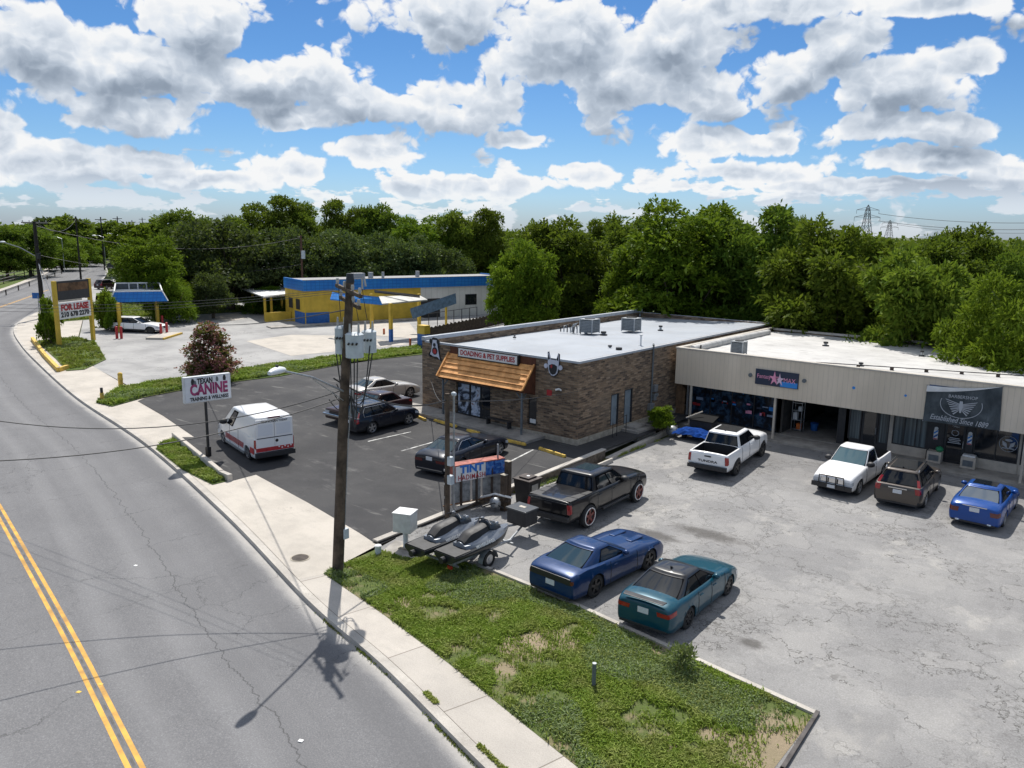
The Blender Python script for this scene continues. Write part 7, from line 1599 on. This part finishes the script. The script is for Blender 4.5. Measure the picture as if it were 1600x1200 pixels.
M_TBL = mat('sign_blue', (.02, .16, .55), .5, var=0); M_ARTB = nodemat('blue_art_print', lambda t, b: t.ramp(t.noise(t.new('ShaderNodeTexCoord').outputs['Object'], 3.2, 4, .7, 1.2), [(.38, (.015, .04, .20)), (.5, (.03, .13, .42)), (.6, (.10, .25, .55)), (.7, (.25, .06, .12))]), .4)
mb = MB(); mb.box(Ls*.61, Ls-.03, -.02, -.003, zbm+.10, zt_-.05); mb.build('blue_face', M_ARTB, o)
mb = MB(); mb.box(Ls*.60, Ls, -.025, -.001, zbm, zbm+.09); mb.build('grey_trim', M_GALV, o)
text('TINT', hgt_*.62, 'lettering', M_TBL, o, (Ls*.33, -.03, zt_-hgt_*.30), (1, 0, 0), (0, 0, 1), .005, width=Ls*.46, bold=.02); text('HADIMASH', hgt_*.42, 'lettering', M_RED, o, (Ls*.33, -.03, zbm+hgt_*.22), (1, 0, 0), (0, 0, 1), .005, width=Ls*.52, bold=.002, space=1.12)
for x in (.12, Ls-.25): mb = MB(); mb.box(x-.05, x+.05, bk*.5-.05, bk*.5+.05, 0, zbm); mb.build('post', M_GALV, o)
mb = MB(); mb.box(Ls-.28, Ls-.22, .2, .26, zt_, zt_+.62); mb.build('top_stub', M_GALV, o)
# corrugated metal panels and rails leaning below the sign
o = thing('metal_fence', 'rusty rail fence with grey metal panels standing under the tint sign', 'fence', (tA_.x, tA_.y, 0), math.atan2(xd.y, xd.x)); 
for k in range(5): mb = MB(); x = -.15+k*.52; mb.box(x, x+.40, .08, .12, .25, 1.35); mb.build('panel', mat('dull_panel_metal', (.30, .31, .31), .55, var=.25, vscale=5), o)
for z in (.22, 1.42): mb = MB(); mb.box(-.6, 2.7, .0, .05, z, z+.05); mb.build('rail', M_FENCEW if z > 1 else mat('rust_rail', (.20, .11, .06), .9), o)
for k in range(5): mb = MB(); x = -.5+k*.78; mb.box(x-.04, x+.04, -.02, .06, 0, 1.6); mb.build('post', M_FENCEW, o)
for (u, v) in ((793, 789), (787, 793)):
    p = P(u, v); vt = 721 if u == 793 else 742; oo = thing('wood_post', 'thick weathered wood post right of the tint sign' if u == 793 else 'shorter dark post beside the thick wood post', 'post', p); z = ZH(u, vt, p); mb = MB(); mb.box(-.12, .12, -.11, .11, -.3, z); mb.build('timber', M_WOODP, oo, bevel=.015); mb = MB(); mb.box(-.13, .13, -.12, .12, z, z+.025); mb.build('post_top', M_FOUND, oo)
o = thing('scrap_heap', 'white pipe frame and planks lying behind the sign posts', 'scrap pile', P(768, 792)); mb = MB(); mb.tube([(-1.0, -.1, .15), (.1, .1, .6), (.9, .3, .55)], .05, 6); mb.build('white_pipe', M_WHITE, o); mb = MB(); mb.obox((0, .2, .25), (.8, .1, .1), (-.02, .12, 0), (0, 0, .03)); mb.build('plank', M_FENCEW, o)
mb = MB(); mb.ell((.3, -.1, .28), .28, .22, .26); mb.build('grey_bundle', M_GALV, o); mb = MB(); mb.tube([(-.2, -.3, .05), (.4, -.3, .35), (.7, 0, .1)], .03, 6); mb.build('bent_tube', M_BLACKM, o)
# black trash bin, boxes
bp_ = PG(817, 788); o = thing('trash_bin', 'black wheeled trash bin with white notice next to the black pickup', 'trash bin', bp_+Vector((0, .3, 0)), R_(0))
mb = MB(); z1 = ZH(817, 752, bp_)-bp_.z+.05; mb.extr([(-.42, -.40, 0), (.42, -.40, 0), (.42, .40, 0), (-.42, .40, 0)], (0, 0, .02)); mb.grid([[(-.36, -.34, .02), (.36, -.34, .02), (.36, .34, .02), (-.36, .34, .02)], [(-.45, -.44, z1), (.45, -.44, z1), (.45, .44, z1), (-.45, .44, z1)]], closed=True); mb.build('bin_body', M_TRIMB, o)
mb = MB(); mb.box(-.5, .5, -.48, .5, z1, z1+.06); mb.box(-.25, .3, -.3, .3, z1+.06, z1+.14); mb.build('lid', mat('brown_black_lid', (.055, .04, .035), .7, var=.3), o, bevel=.02); mb = MB(); mb.tube([(.05, 0, z1+.14), (.05, 0, z1+.155)], .08, 10); mb.build('lid_sticker', M_WHITE, o)
mb = MB(); mb.box(.455, .462, -.25, .2, z1*.45, z1*.85); mb.build('notice', M_OFFW, o)
for s in (-.3, .3): mb = MB(); mb.tube([(s-.05, .42, .1), (s+.05, .42, .1)], .1, 12); mb.build('wheel', M_TYRE, o)
bp_ = P(634, 856); zb2 = ZH(634, 828, bp_); zt2 = ZH(634, 799, bp_); o = thing('control_box', 'pale grey metal control box on a single white post', 'utility box', bp_, R_(22)); mb = MB(); mb.box(-.36, .36, -.36, .30, zb2, zt2); mb.build('cabinet', mat('pale_grey_enamel', (.56, .57, .55), .5, var=.1), o, bevel=.015)
mb = MB(); mb.box(-.38, .38, -.38, .32, zt2, zt2+.03); mb.build('lid', M_WHITE, o); mb = MB(); mb.box(-.37, -.362, -.12, .04, zb2+.25, zb2+.42); mb.build('label_plate', M_BLACKM, o); mb = MB(); mb.cyl((0, 0, -.1), .10, zb2+.1, 12); mb.build('post', M_TRANS, o, smooth=True); mb = MB(); mb.box(-.22, .22, -.22, .22, 0, .06); mb.build('base_plate', M_FOUND, o)
mb = MB(); mb.box(-.7, .75, -.9, .55, -.12, .012); mb.build('footing', M_CONC2, o)
p = P(591, 869); o = thing('bollard', 'short white capped pipe bollard at the grass corner', 'bollard', p); mb = MB(); mb.cyl((0, 0, -.2), .12, ZH(591, 853, p)+.2, 14); mb.build('pipe', M_TRANS, o, smooth=True); mb = MB(); mb.ell((0, 0, ZH(591, 853, p)), .14, .14, .06); mb.build('cap', M_WHITE, o, smooth=True)
p = P(927.5, 1073); o = thing('marker_post', 'short dark pipe post standing in the grass plot', 'post', p); h = ZH(927, 1037, p); mb = MB(); mb.cyl((0, 0, -.2), .055, h+.2, 12); mb.build('pipe', M_ACG, o, smooth=True); mb = MB(); mb.cyl((0, 0, h), .058, .02, 12); mb.build('cap', M_GALV, o)
p = P(469, 872); o = thing('manhole_cover', 'round dark iron manhole cover in the driveway', 'manhole cover', p+Vector((0, 0, .008))); mb = MB(); mb.cyl((0, 0, 0), .36, .012, 24); mb.build('frame', M_FOUND, o); mb = MB(); mb.cyl((0, 0, .012), .31, .006, 24); [mb.box(-.2+.1*k, -.17+.1*k, -.2, .2, .018, .024) for k in range(5)]; mb.build('lid', mat('rusty_iron', (.07, .055, .045), .8, var=.2), o)
# low planter wall
o = thing('planter_wall', 'pale low concrete wall along the driveway planter', 'low wall', (0, 0, 0)); mb = MB(); a0, a1, a2 = P(272, 685), P(346, 746), P(360, 752)
for s_, e_ in ((a0, a1), (a1, a2)): d = e_-s_; n_ = Vector((-d.y, d.x, 0)).normalized(); mb.obox((s_+e_)/2+Vector((0, 0, .14)), d/2, n_*.12, (0, 0, .20))
mb.build('wall_face', M_KERB, o, bevel=.02); mb = MB(); d = a1-a0; n_ = Vector((-d.y, d.x, 0)).normalized(); mb.obox((a0+a1)/2+Vector((0, 0, .352)), d/2, n_*.10, (0, 0, .012)); mb.build('coping', M_APRON, o)
# canine sign
pc_ = P(326, 712); o = thing('pole_sign', 'white cabinet sign with magenta letters and dog prints on a black pole', 'sign', pc_, 0); mb = MB(); hz = ZH(320, 628, pc_); mb.tube([(0, 0, -.2), (0, 0, hz)], .075, 10); mb.box(-.12, .12, -.1, .1, 0, .5); mb.build('pole', M_BLACKM, o)
c4 = [PD(u, v, math.hypot(pc_.x, pc_.y)) for u, v in ((281, 588.5), (357, 581))]
fl = PD(285, 590, math.hypot(pc_.x, pc_.y)-.45)-pc_; fr_ = PD(358, 583, math.hypot(pc_.x, pc_.y)+.45)-pc_; fl.z = fr_.z = 0; xd = (fr_-fl).normalized(); Lw = (fr_-fl).length/2; nd = Vector((xd.y, -xd.x, 0)); zt3, zb3 = ZH(320, 586, pc_), ZH(320, 626, pc_)
cc_ = (fl+fr_)/2; mb = MB(); mb.obox(cc_+Vector((0, 0, (zt3+zb3)/2)), xd*Lw, nd*.14, (0, 0, (zt3-zb3)/2)); cab = mb.build('cabinet', mat('aged_white_cabinet', (.60, .62, .64), .45, var=.08), o, bevel=.02)
mb = MB(); mb.obox(cc_+nd*.145+Vector((0, 0, (zt3+zb3)/2)), xd*Lw*.95, nd*.006, (0, 0, (zt3-zb3)/2*.90)); mb.build('sign_face', mat('white_sign_face', (.68, .70, .74), .4, var=.04), o)
fo_ = lambda x, z: tuple(cc_+nd*.156+xd*Lw*x+Vector((0, 0, zb3+(zt3-zb3)*z)))
text('TEXAN', .4, 'lettering', M_BKP, o, fo_(-.12, .80), xd, (0, 0, 1), .004, width=Lw*.66, bold=.018); text('CANINE', .78, 'lettering', M_MAGENTA, o, fo_(.04, .47), xd, (0, 0, 1), .005, width=Lw*1.62, bold=.034); text('TRAINING & WELLNESS', .26, 'lettering', M_BKP, o, fo_(.04, .13), xd, (0, 0, 1), .004, width=Lw*1.66, bold=.010)
def dogp(x, z, s, m): 
    pts = [fo_(x-.045*s, z-.07*s), fo_(x-.05*s, z+.02*s), fo_(x-.02*s, z+.10*s), fo_(x+.035*s, z+.08*s), fo_(x+.055*s, z), fo_(x+.04*s, z-.08*s)]; mb = MB(); mb.extr(pts, tuple(nd*.004)); mb.build('dog_print', m, o)
dogp(-.64, .80, 1.4, M_BKP); dogp(-.55, .74, 1.2, M_ACG); dogp(.40, .82, 1.1, M_ACG); dogp(.72, .84, 1.3, M_BKP)
# for lease sign
lA, lB = P(93, 541), P(146, 531); zl = ZH(83, 437, lA); d = (lB-lA); Ll = d.length; o = thing('lease_sign', 'tall yellow post sign with dark empty panel and FOR LEASE board', 'sign', lA, math.atan2(d.y, d.x)); zr_ = ZH(137, 437, lB); zm = (zl+zr_)/2
for x in (0, Ll): mb = MB(); mb.box(x-.17, x+.17, -.17, .17, -.2, zm); mb.build('post', M_YELP, o, bevel=.02)
z474 = ZH(88, 473, lA); z500 = ZH(90, 500, lA); z470 = ZH(88, 470, lA)
mb = MB(); mb.box(.17, Ll-.17, -.12, .12, z470, zm-.05); mb.build('empty_cabinet', M_DARK, o); mb = MB(); mb.box(.35, Ll-.35, -.14, -.122, z470+.9, zm-.25); mb.build('rusty_panel', mat('rust_brown_panel', (.16, .085, .04), .8, var=.35, vscale=1.2), o)
mb = MB(); mb.box(.3, Ll*.72, -.16, -.1, z474, z470); mb.build('pale_shelf', M_BEIGE, o); mb = MB(); mb.box(.16, Ll-.17, -.13, .1, z500, z474-.12); mb.build('lease_board', M_WHITE, o)
zc2 = (z500+z474-.12)/2; hb = (z474-.12-z500); text('FOR LEASE', hb*.52, 'lettering', M_RED, o, (Ll/2, -.14, zc2+hb*.20), (1, 0, 0), (0, 0, 1), .01, width=Ll*.80, bold=.05); text('210 678 2270', hb*.42, 'lettering', M_BKP, o, (Ll/2, -.14, zc2-hb*.24), (1, 0, 0), (0, 0, 1), .01, width=Ll*.82, bold=.03)
# yellow kerb of the island
o = thing('yellow_kerb', 'yellow painted kerb edging the lease sign island', 'kerb', (0, 0, 0)); mb = MB(); pts = [P(u, v) for u, v in ((51, 532), (70, 558), (92, 581), (105, 577))]
for s_, e_ in zip(pts[:-1], pts[1:]): d = e_-s_; n_ = Vector((-d.y, d.x, 0)).normalized(); mb.obox((s_+e_)/2+Vector((0, 0, .1)), d/2+d.normalized()*.08, n_*.14, (0, 0, .26))
mb.build('kerb_stone', M_YELC, o); mb = MB(); s_, e_ = pts[0], pts[2]; mb.obox(pts[2]+Vector((0, 0, .37)), (.1, 0, 0), (0, .1, 0), (0, 0, .01)); mb.build('kerb_joint', M_FOUND, o)
# small gas canopy
gA, gB = P(188, 519), P(247, 509); zg0 = ZH(188, 474, gA); o = thing('gas_canopy', 'small blue edged gas canopy on yellow posts over the white crossover', 'canopy', (0, 0, 0))
f0, f1_, f2, f3 = P(171, 472, zg0), P(262.5, 470, zg0), P(244, 442, zg0+.8), P(184, 443, zg0+.8)
def lp(s, t, dz=0): a = f0.lerp(f1_, s); b_ = f3.lerp(f2, s); p = a.lerp(b_, t); return tuple(p+Vector((0, 0, dz)))
zc3 = zg0
g0, g1 = P(171, 472, zc3), P(262.5, 470, zc3); dn_ = (g1-g0).normalized(); dn_ = Vector((-dn_.y, dn_.x, 0)); dn_ = dn_ if dn_.dot(Fp_) > 0 else -dn_; g2, g3 = g1+dn_*6.2-(g1-g0)*.02, g0+dn_*6.2+(g1-g0)*.02
ce = (g0+g1+g2+g3)/4
def inn(p, k, dz): q_ = ce.lerp(p, k); q_.z = zc3+dz; return q_
ot = [inn(p, 1, 0) for p in (g0, g1, g2, g3)]; it_ = [inn(p, .82, dz_) for p, dz_ in zip((g0, g1, g2, g3), (1.15, 1.15, 1.75, 1.75))]
names = ['blue_mansard', 'side_mansard', 'side_mansard', 'side_mansard']
for k in range(4): mb = MB(); a, b_, c_, d_ = ot[k], ot[(k+1) % 4], it_[(k+1) % 4], it_[k]; mb.extr([tuple(a), tuple(b_), tuple(c_), tuple(d_)], (0, 0, -.06)); mb.build(names[k], M_BLUET if k == 0 else M_ACG, o)
mb = MB(); mb.extr([(p.x, p.y, zc3+.35) for p in it_], (0, 0, -.1)); mb.build('deck', M_GALV, o)
for k in range(4): mb = MB(); mb.tube([ot[k], it_[k]], .07, 6); mb.tube([it_[k], it_[(k+1) % 4]], .09, 6); mb.build('ridge_trim', M_WHITE, o)
for s in (.3, .5, .7): mb = MB(); mb.tube([it_[3].lerp(it_[2], s)-Vector((0, 0, 1.1))-dn_*.12, it_[3].lerp(it_[2], s)-dn_*.12], .08, 6); mb.build('frame_bar', M_WHITE, o)
mb = MB(); mb.tube([it_[3]-Vector((0, 0, .8))-dn_*.12, it_[2]-Vector((0, 0, .8))-dn_*.12], .09, 6); mb.build('frame_bar', M_WHITE, o)
for (u, v) in ((188, 519), (190, 512), (247, 509), (244, 500)): p = P(u, v); mb = MB(); mb.box(p.x-.16, p.x+.16, p.y-.16, p.y+.16, 0, zc3+.05); mb.build('post', M_YELP, o)
for (u, v, l) in ((183, 529, 'red bollard left front of the gas canopy post'), (190, 529, 'red bollard right of the left canopy post'), (252, 524, 'red bollard left front of the right canopy post'), (261, 522, 'red bollard at the right end of the gas island'), (254, 510, 'red bollard behind the right canopy post')):
    p = P(u, v); b = thing('bollard', l, 'bollard', p, 0, 'red bollards under the gas canopy'); mb = MB(); mb.cyl((0, 0, 0), .14, 1.25, 10); mb.build('pipe', M_RED, b, smooth=True); mb = MB(); mb.ell((0, 0, 1.25), .14, .14, .07); mb.build('cap', M_RED, b)
p = P(256, 526); pi = thing('pump_island', 'pale concrete pump island with yellow edge under the canopy', 'kerb island', p); mb = MB(); mb.obox((0, 0, .08), Rp*.9, Fp_*2.4, (0, 0, .12)); mb.build('slab', M_APRON, pi); mb = MB(); mb.obox((Rp*1.0).xyz+Vector((0, 0, .07)), Rp*.09, Fp_*2.4, (0, 0, .12)); mb.build('yellow_edge', M_YELC, pi)
# fire hydrant-like yellow post and small hydrant on the verge
p = P(189, 605); o = thing('fire_hydrant', 'yellow post hydrant at the left tip of the verge', 'hydrant', p); mb = MB(); mb.cyl((0, 0, 0), .17, .95, 12); mb.ell((0, 0, .98), .18, .18, .16); mb.build('barrel', M_YELC, o, smooth=True); mb = MB(); mb.tube([(-.28, 0, .65), (.28, 0, .65)], .09, 8); mb.build('nozzle', M_YELC, o)
p = P(160, 627); o = thing('valve_box', 'small yellow and black marker stub near the sidewalk', 'marker', p); mb = MB(); mb.cyl((0, 0, 0), .13, .6, 10); mb.build('stub', M_YELC, o); mb = MB(); mb.cyl((0, 0, .6), .1, .35, 8); mb.build('top_pin', M_BLACKM, o)
# street signs by the bend
p = P(62, 492); o = thing('street_sign', 'blue street name sign beside the dark pole', 'street sign', p); z = ZH(58, 462, p); mb = MB(); mb.tube([(0, 0, 0), (0, 0, z)], .06, 6); mb.build('post', M_GALV, o); mb = MB(); mb.obox((0, 0, z), Rp*.75, Fp_*.02, (0, 0, .38)); mb.build('sign_plate', M_BLUEP, o)
p = P(176, 445); o = thing('stop_sign', 'back of an octagonal sign on a pale post by the side street', 'traffic sign', p); z = ZH(173, 417, p); mb = MB(); mb.tube([(0, 0, 0), (0, 0, z)], .09, 6); mb.build('post', M_GALV, o); mb = MB(); mb.tube([Vector((0, 0, z)), Vector((0, 0, z))+Fp_*.05], .95, 8); mb.build('sign_plate', M_BLACKM, o)
p = P(139, 478); o = thing('small_board', 'small dark edged board behind the lease sign', 'sign', p); z = ZH(139, 440, p); mb = MB(); mb.obox((0, 0, z-1.2), Rp*.5, Fp_*.05, (0, 0, 1.2)); mb.build('board', M_DARK, o); mb = MB(); mb.obox(Vector((0, 0, z-1.2))-Fp_*.06, Rp*.35, Fp_*.005, (0, 0, 1.05)); mb.build('board_face', M_OFFW, o); mb = MB(); mb.tube([(0, 0, 0), (0, 0, z-2.2)], .06, 6); mb.build('post', M_DARK, o)
# roadside rail fence on the far side
o = thing('roadside_fence', 'grey pipe rail fence on the far side of the street at left', 'fence', (0, 0, 0)); A = P(-60, 462); B = P(98, 418); C_ = P(-60, 462)
n = 11
for k in range(n): p = A.lerp(B, k/(n-1)); mb = MB(); mb.tube([(p.x, p.y, 0), (p.x, p.y, 1.9)], .09, 6); mb.build('post', M_FENCEW, o)
for z in (.5, 1.1, 1.75): mb = MB(); mb.tube([A+Vector((0, 0, z)), B+Vector((0, 0, z))], .07, 5); mb.build('rail', mat('dull_rail', (.16, .15, .15), .8), o)
o = thing('guard_rail', 'pale steel guard rail along the far kerb of the street', 'guard rail', (0, 0, 0)); A = P(-40, 480); B = P(96, 428)
mb = MB(); mb.extr([tuple(A+Vector((0, 0, .55))), tuple(B+Vector((0, 0, .55))), tuple(B+Vector((0, 0, .95))), tuple(A+Vector((0, 0, .95)))], (.06, -.06, 0)); mb.build('rail_beam', mat('pale_steel', (.32, .31, .30), .6), o)
for k in range(9): p = A.lerp(B, k/8); mb = MB(); mb.box(p.x-.08, p.x+.08, p.y, p.y+.16, 0, .9); mb.build('post', M_FENCEW, o)
# white handrail and fence near the white siding
o = thing('yard_fence', 'thin dark wire fence before the white siding', 'fence', (0, 0, 0)); A = P(670, 512); B = P(745, 500)
for k in range(7): p = A.lerp(B, k/6); mb = MB(); mb.tube([(p.x, p.y, 0), (p.x, p.y, 1.8)], .05, 6); mb.build('post', M_BLACKM, o)
mb = MB(); mb.tube([A+Vector((0, 0, 1.75)), B+Vector((0, 0, 1.75))], .04, 5); mb.build('top_rail', M_BLACKM, o)
# blue tarp covered cart by the corner of the strip
p = P(1072, 692, -.4); o = thing('junk_cart', 'blue tarp and dark cart piled at the left corner of the strip shops', 'cart', (p.x, p.y+1.2, gz(p.x, p.y))); 
mb = MB(); rows = []
for i in range(9):
    t = i/8; rows.append([((-1.25+2.5*j/10), -.75+1.5*t, .12+.62*math.sin(math.pi*min(1, max(0, .08+.84*t)))**.5*math.sin(math.pi*min(1, .06+.88*j/10))**.35+.05*math.sin(i*2.1+j*1.7)) for j in range(11)])
mb.grid(rows); mb.build('blue_tarp', mat('blue_tarp', (.004, .05, .26), .9, var=.25, spec=.1), o)
mb = MB(); mb.box(-.7, .8, .45, 1.3, .35, 1.1); mb.build('cart_body', M_TRIMB, o, bevel=.05); mb = MB(); mb.extr([(-.8, .35, 1.1), (.9, .35, 1.1), (.85, 1.4, 1.35), (-.75, 1.4, 1.35)], (0, 0, .06)); mb.build('cart_lid', mat('matte_black_lid', (.02, .02, .02), .95, var=0, spec=.1), o); mb = MB(); mb.tube([(-.85, .3, 1.2), (-.1, 1.0, 1.6)], .04, 6); mb.build('pale_bar', M_BEIGE, o)
for x in (-.7, .75): mb = MB(); mb.tube([(x-.08, -.1, .22), (x+.08, -.1, .22)], .22, 12); mb.build('wheel', M_TYRE, o)
mb = MB(); mb.ell((-1.5, -.2, .35), .4, .35, .35); mb.build('grey_sack', M_GALV, o, smooth=True)
# reflectors on the road
for (u, v, l) in ((157, 1070, 'road reflector right of the yellow line'), (123, 1082, 'road reflector left of the yellow line'), (212, 884, 'white speck of litter in the lane'), (470, 1158, 'small white litter near the right lane crack')):
    p = P(u, v, -.11); o = thing('road_reflector' if 'refl' in l else 'litter', l, 'reflector' if 'refl' in l else 'litter', p, .4); mb = MB(); mb.box(-.06, .06, -.05, .05, 0, .02); mb.build('base', M_YELC if 'refl' in l else M_WHITE, o, bevel=.008)
# ---- two jet skis on a trailer
TW = P(765, 886, 0); trr = R_(62)      # direction of travel
dirT = (P(846, 812, -.1)-P(700, 868, 0)); trr = math.atan2(dirT.y, dirT.x); fw = Vector((math.cos(trr), math.sin(trr), 0)); lf = Vector((-fw.y, fw.x, 0))
tr = thing('boat_trailer', 'grey double trailer carrying the two jet skis', 'trailer', TW+lf*1.15+fw*.0, trr)
def part(nm, m, fn, **k): mb = MB(); fn(mb); return mb.build(nm, m, k.pop('par', tr), **k)
for y in (-.75, .75): part('frame_rail', M_GALV, lambda b: b.box(-1.5, 1.6, y-.04, y+.04, .42, .50))
for x in (-1.4, 0, 1.5): part('cross_beam', M_GALV, lambda b: b.box(x-.04, x+.04, -.95, .95, .36, .42))
part('tongue', M_GALV, lambda b: (b.tube([(1.55, -.75, .46), (3.3, 0, .46)], .045, 6), b.tube([(1.55, .75, .46), (3.3, 0, .46)], .045, 6), b.tube([(3.2, 0, .46), (4.1, 0, .48)], .05, 6)))
part('jack', M_GALV, lambda b: b.tube([(3.6, 0, .02), (3.6, 0, .8)], .035, 6)); 
for y in (-1.15, 1.15):
    sg_ = 1 if y > 0 else -1; rw_ = .30; mb = MB(); prof = [(rw_*.62, 0), (rw_*.95, .01), (rw_, .05), (rw_, .15), (rw_*.95, .19), (rw_*.62, .2)]; y0 = y+sg_*.02; rr = [[(r*math.cos(a_), y0-sg_*d_, rw_+r*math.sin(a_)) for r, d_ in prof] for a_ in [2*math.pi*k/24 for k in range(25)]]; mb.grid(rr); wh = mb.build('wheel', M_TYRE, tr, smooth=True)
    mb = MB(); mb.tube([(0, y0-sg_*.02, rw_), (0, y0-sg_*.1, rw_)], rw_*.62, 16); mb.tube([(0, y0, rw_), (0, y0-sg_*.05, rw_)], rw_*.2, 10); mb.build('rim', M_RIM, wh)
    mb = MB(); mb.grid([[(.42*math.cos(a_), y+sg_*dy_, .24+.42*math.sin(a_)) for dy_ in (.04, -.2)] for a_ in np.linspace(0, math.pi, 12)]); mb.build('fender', M_GALV, tr, smooth=True)
part('tail_light', M_TAIL, lambda b: b.box(-1.75, -1.68, -.95, -.75, .40, .50)); part('tail_light', M_TAIL, lambda b: b.box(-1.75, -1.68, .75, .95, .40, .50))
def jetski(y, lab, dx=0):
    o = thing('jet_ski', lab, 'jet ski', tr.location+lf*y+fw*dx+Vector((0, 0, .50)), trr, 'jet skis on the trailer'); Lh_ = 3.35; x0 = -1.75
    def hull(s):  # s 0..1 stern to bow
        w_ = .58*(1-max(0, (s-.55)/.45)**2.2)*(.93+.07*min(1, s/.15)); return x0+Lh_*s, max(w_, .012), .02+.34*max(0, (s-.6)/.4)**2, .36+.16*s**1.5
    S_ = np.linspace(0, 1, 26); rows = []
    for s in S_:
        x, w_, zk, zd = hull(s); rows.append([(x, 0, zk), (x, w_*.62, zk+.08), (x, w_*.95, zk+.20), (x, w_, zd-.06), (x, w_*.97, zd), (x, -w_*.97, zd), (x, -w_, zd-.06), (x, -w_*.95, zk+.20), (x, -w_*.62, zk+.08)])
    mb = MB(); mb.grid(rows, closed=True); mb.f.append(tuple(range(9))); mb.m.append(0); mb.build('hull', M_JSK, o, smooth=True, autosm=45)
    # rear deck mat
    mb = MB(); mb.box(x0+.02, x0+.85, -.50, .50, .365, .40); mb.build('deck_mat', M_TRIMB, o, bevel=.02)
    # upper body in grey: rises from the sides to the saddle and hood
    rows = []
    for s in np.linspace(.22, .985, 24):
        x, w_, zk, zd = hull(s); tt = (s-.22)/.765; hw_ = w_*.94*(.62+.38*min(1, tt/.35)); zt_ = zd+.08+.30*math.sin(math.pi*min(1, max(0, .12+.80*tt)))**.8*(1 if tt < .7 else max(.12, 1-(tt-.7)/.33)); 
        rows.append([(x, hw_, zd-.01), (x, hw_*.90, zd+.10*(1-tt)+.04), (x, hw_*.55, zd+(zt_-zd)*.62), (x, hw_*.30, zd+(zt_-zd)*.93), (x, 0, zt_), (x, -hw_*.30, zd+(zt_-zd)*.93), (x, -hw_*.55, zd+(zt_-zd)*.62), (x, -hw_*.90, zd+.10*(1-tt)+.04), (x, -hw_, zd-.01)])
    mb = MB(); mb.grid(rows); mb.f.append(tuple(range(9))); mb.m.append(0); bd = mb.build('upper_body', M_JSG, o, smooth=True, autosm=55)
    # seat
    rows = []
    for k in range(14):
        t = k/13; x = x0+.78+1.35*t; z_ = (.62+.20*min(1, t/.25)+.14*t); wq = .19+.04*math.sin(math.pi*t); rows.append([(x, wq*1.3, z_-.34), (x, wq, z_-.03), (x, wq*.5, z_+.02), (x, 0, z_+.03), (x, -wq*.5, z_+.02), (x, -wq, z_-.03), (x, -wq*1.3, z_-.34)])
    mb = MB(); mb.grid(rows); mb.f.append(tuple(range(7))); mb.m.append(0); mb.f.append(tuple(range(13*7, 14*7))[::-1]); mb.m.append(0); mb.build('seat', M_TRIMB, o, smooth=True)
    # hood cover and handlebar
    rows = []
    for k in range(12):
        t = k/11; x = x0+2.02+1.15*t; z_ = 1.06-.60*t**1.35; wq = .30*(1-t**2.2*.8); rows.append([(x, wq, z_-.26), (x, wq*.9, z_-.10), (x, wq*.45, z_), (x, 0, z_+.02), (x, -wq*.45, z_), (x, -wq*.9, z_-.10), (x, -wq, z_-.26)])
    mb = MB(); mb.grid(rows); mb.f.append(tuple(range(7))); mb.m.append(0); mb.f.append(tuple(range(11*7, 12*7))[::-1]); mb.m.append(0); mb.build('hood', M_JSD, o, smooth=True, autosm=50)
    mb = MB(); mb.tube([(x0+1.95, -.38, 1.02), (x0+2.05, -.15, 1.10), (x0+2.05, .15, 1.10), (x0+1.95, .38, 1.02)], .022, 6); mb.build('handlebar', M_BLACKM, o)
    for sg_ in (-1, 1): mb = MB(); mb.ell((x0+2.3, sg_*.36, .98), .10, .05, .06); mb.build('mirror', M_JSG, o, smooth=True)
    for sg_ in (-1, 1): 
        mb = MB(); mb.extr([(x0+2.5, sg_*.50, .60), (x0+3.0, sg_*.33, .62), (x0+2.95, sg_*.33, .72), (x0+2.6, sg_*.42, .72)], (0, sg_*.02, 0)); mb.build('side_panel', M_RIM, o)
    text('WAVERUNNER', .16, 'lettering', M_WHITE, o, (x0+1.5, -.565, .47), (1, 0, .03), (0, .30, .95), .003, width=1.0, bold=.008)
    mb = MB(); mb.tube([(x0-.02, 0, .18), (x0-.18, 0, .18)], .12, 10); mb.build('jet_nozzle', M_BLACKM, o)
    return o
M_JSK = paint('jetski_black_hull', (.02, .022, .025)); M_JSG = paint('jetski_grey_body', (.23, .25, .28), .3, .3); M_JSD = paint('jetski_dark_hood', (.05, .06, .072), .3)
jetski(-.60, 'near dark grey jet ski on the trailer, closest to the grass', .02); jetski(.62, 'farther dark grey jet ski on the trailer, beside the service pole', -.28)
p = tr.location+fw*3.15; o = thing('storage_box', 'black lidded storage box on the trailer tongue', 'box', (p.x, p.y, .53), trr); mb = MB(); mb.box(-.38, .38, -.48, .48, 0, .58); mb.build('box_body', M_TRIMB, o, bevel=.03); mb = MB(); mb.box(-.42, .42, -.52, .52, .585, .66); mb.build('lid', mat('dark_grey_lid', (.05, .055, .06), .35, var=.1), o, bevel=.02); mb = MB(); mb.box(-.06, .1, -.15, .15, .661, .668); mb.build('lid_sticker', M_BEIGE, o)
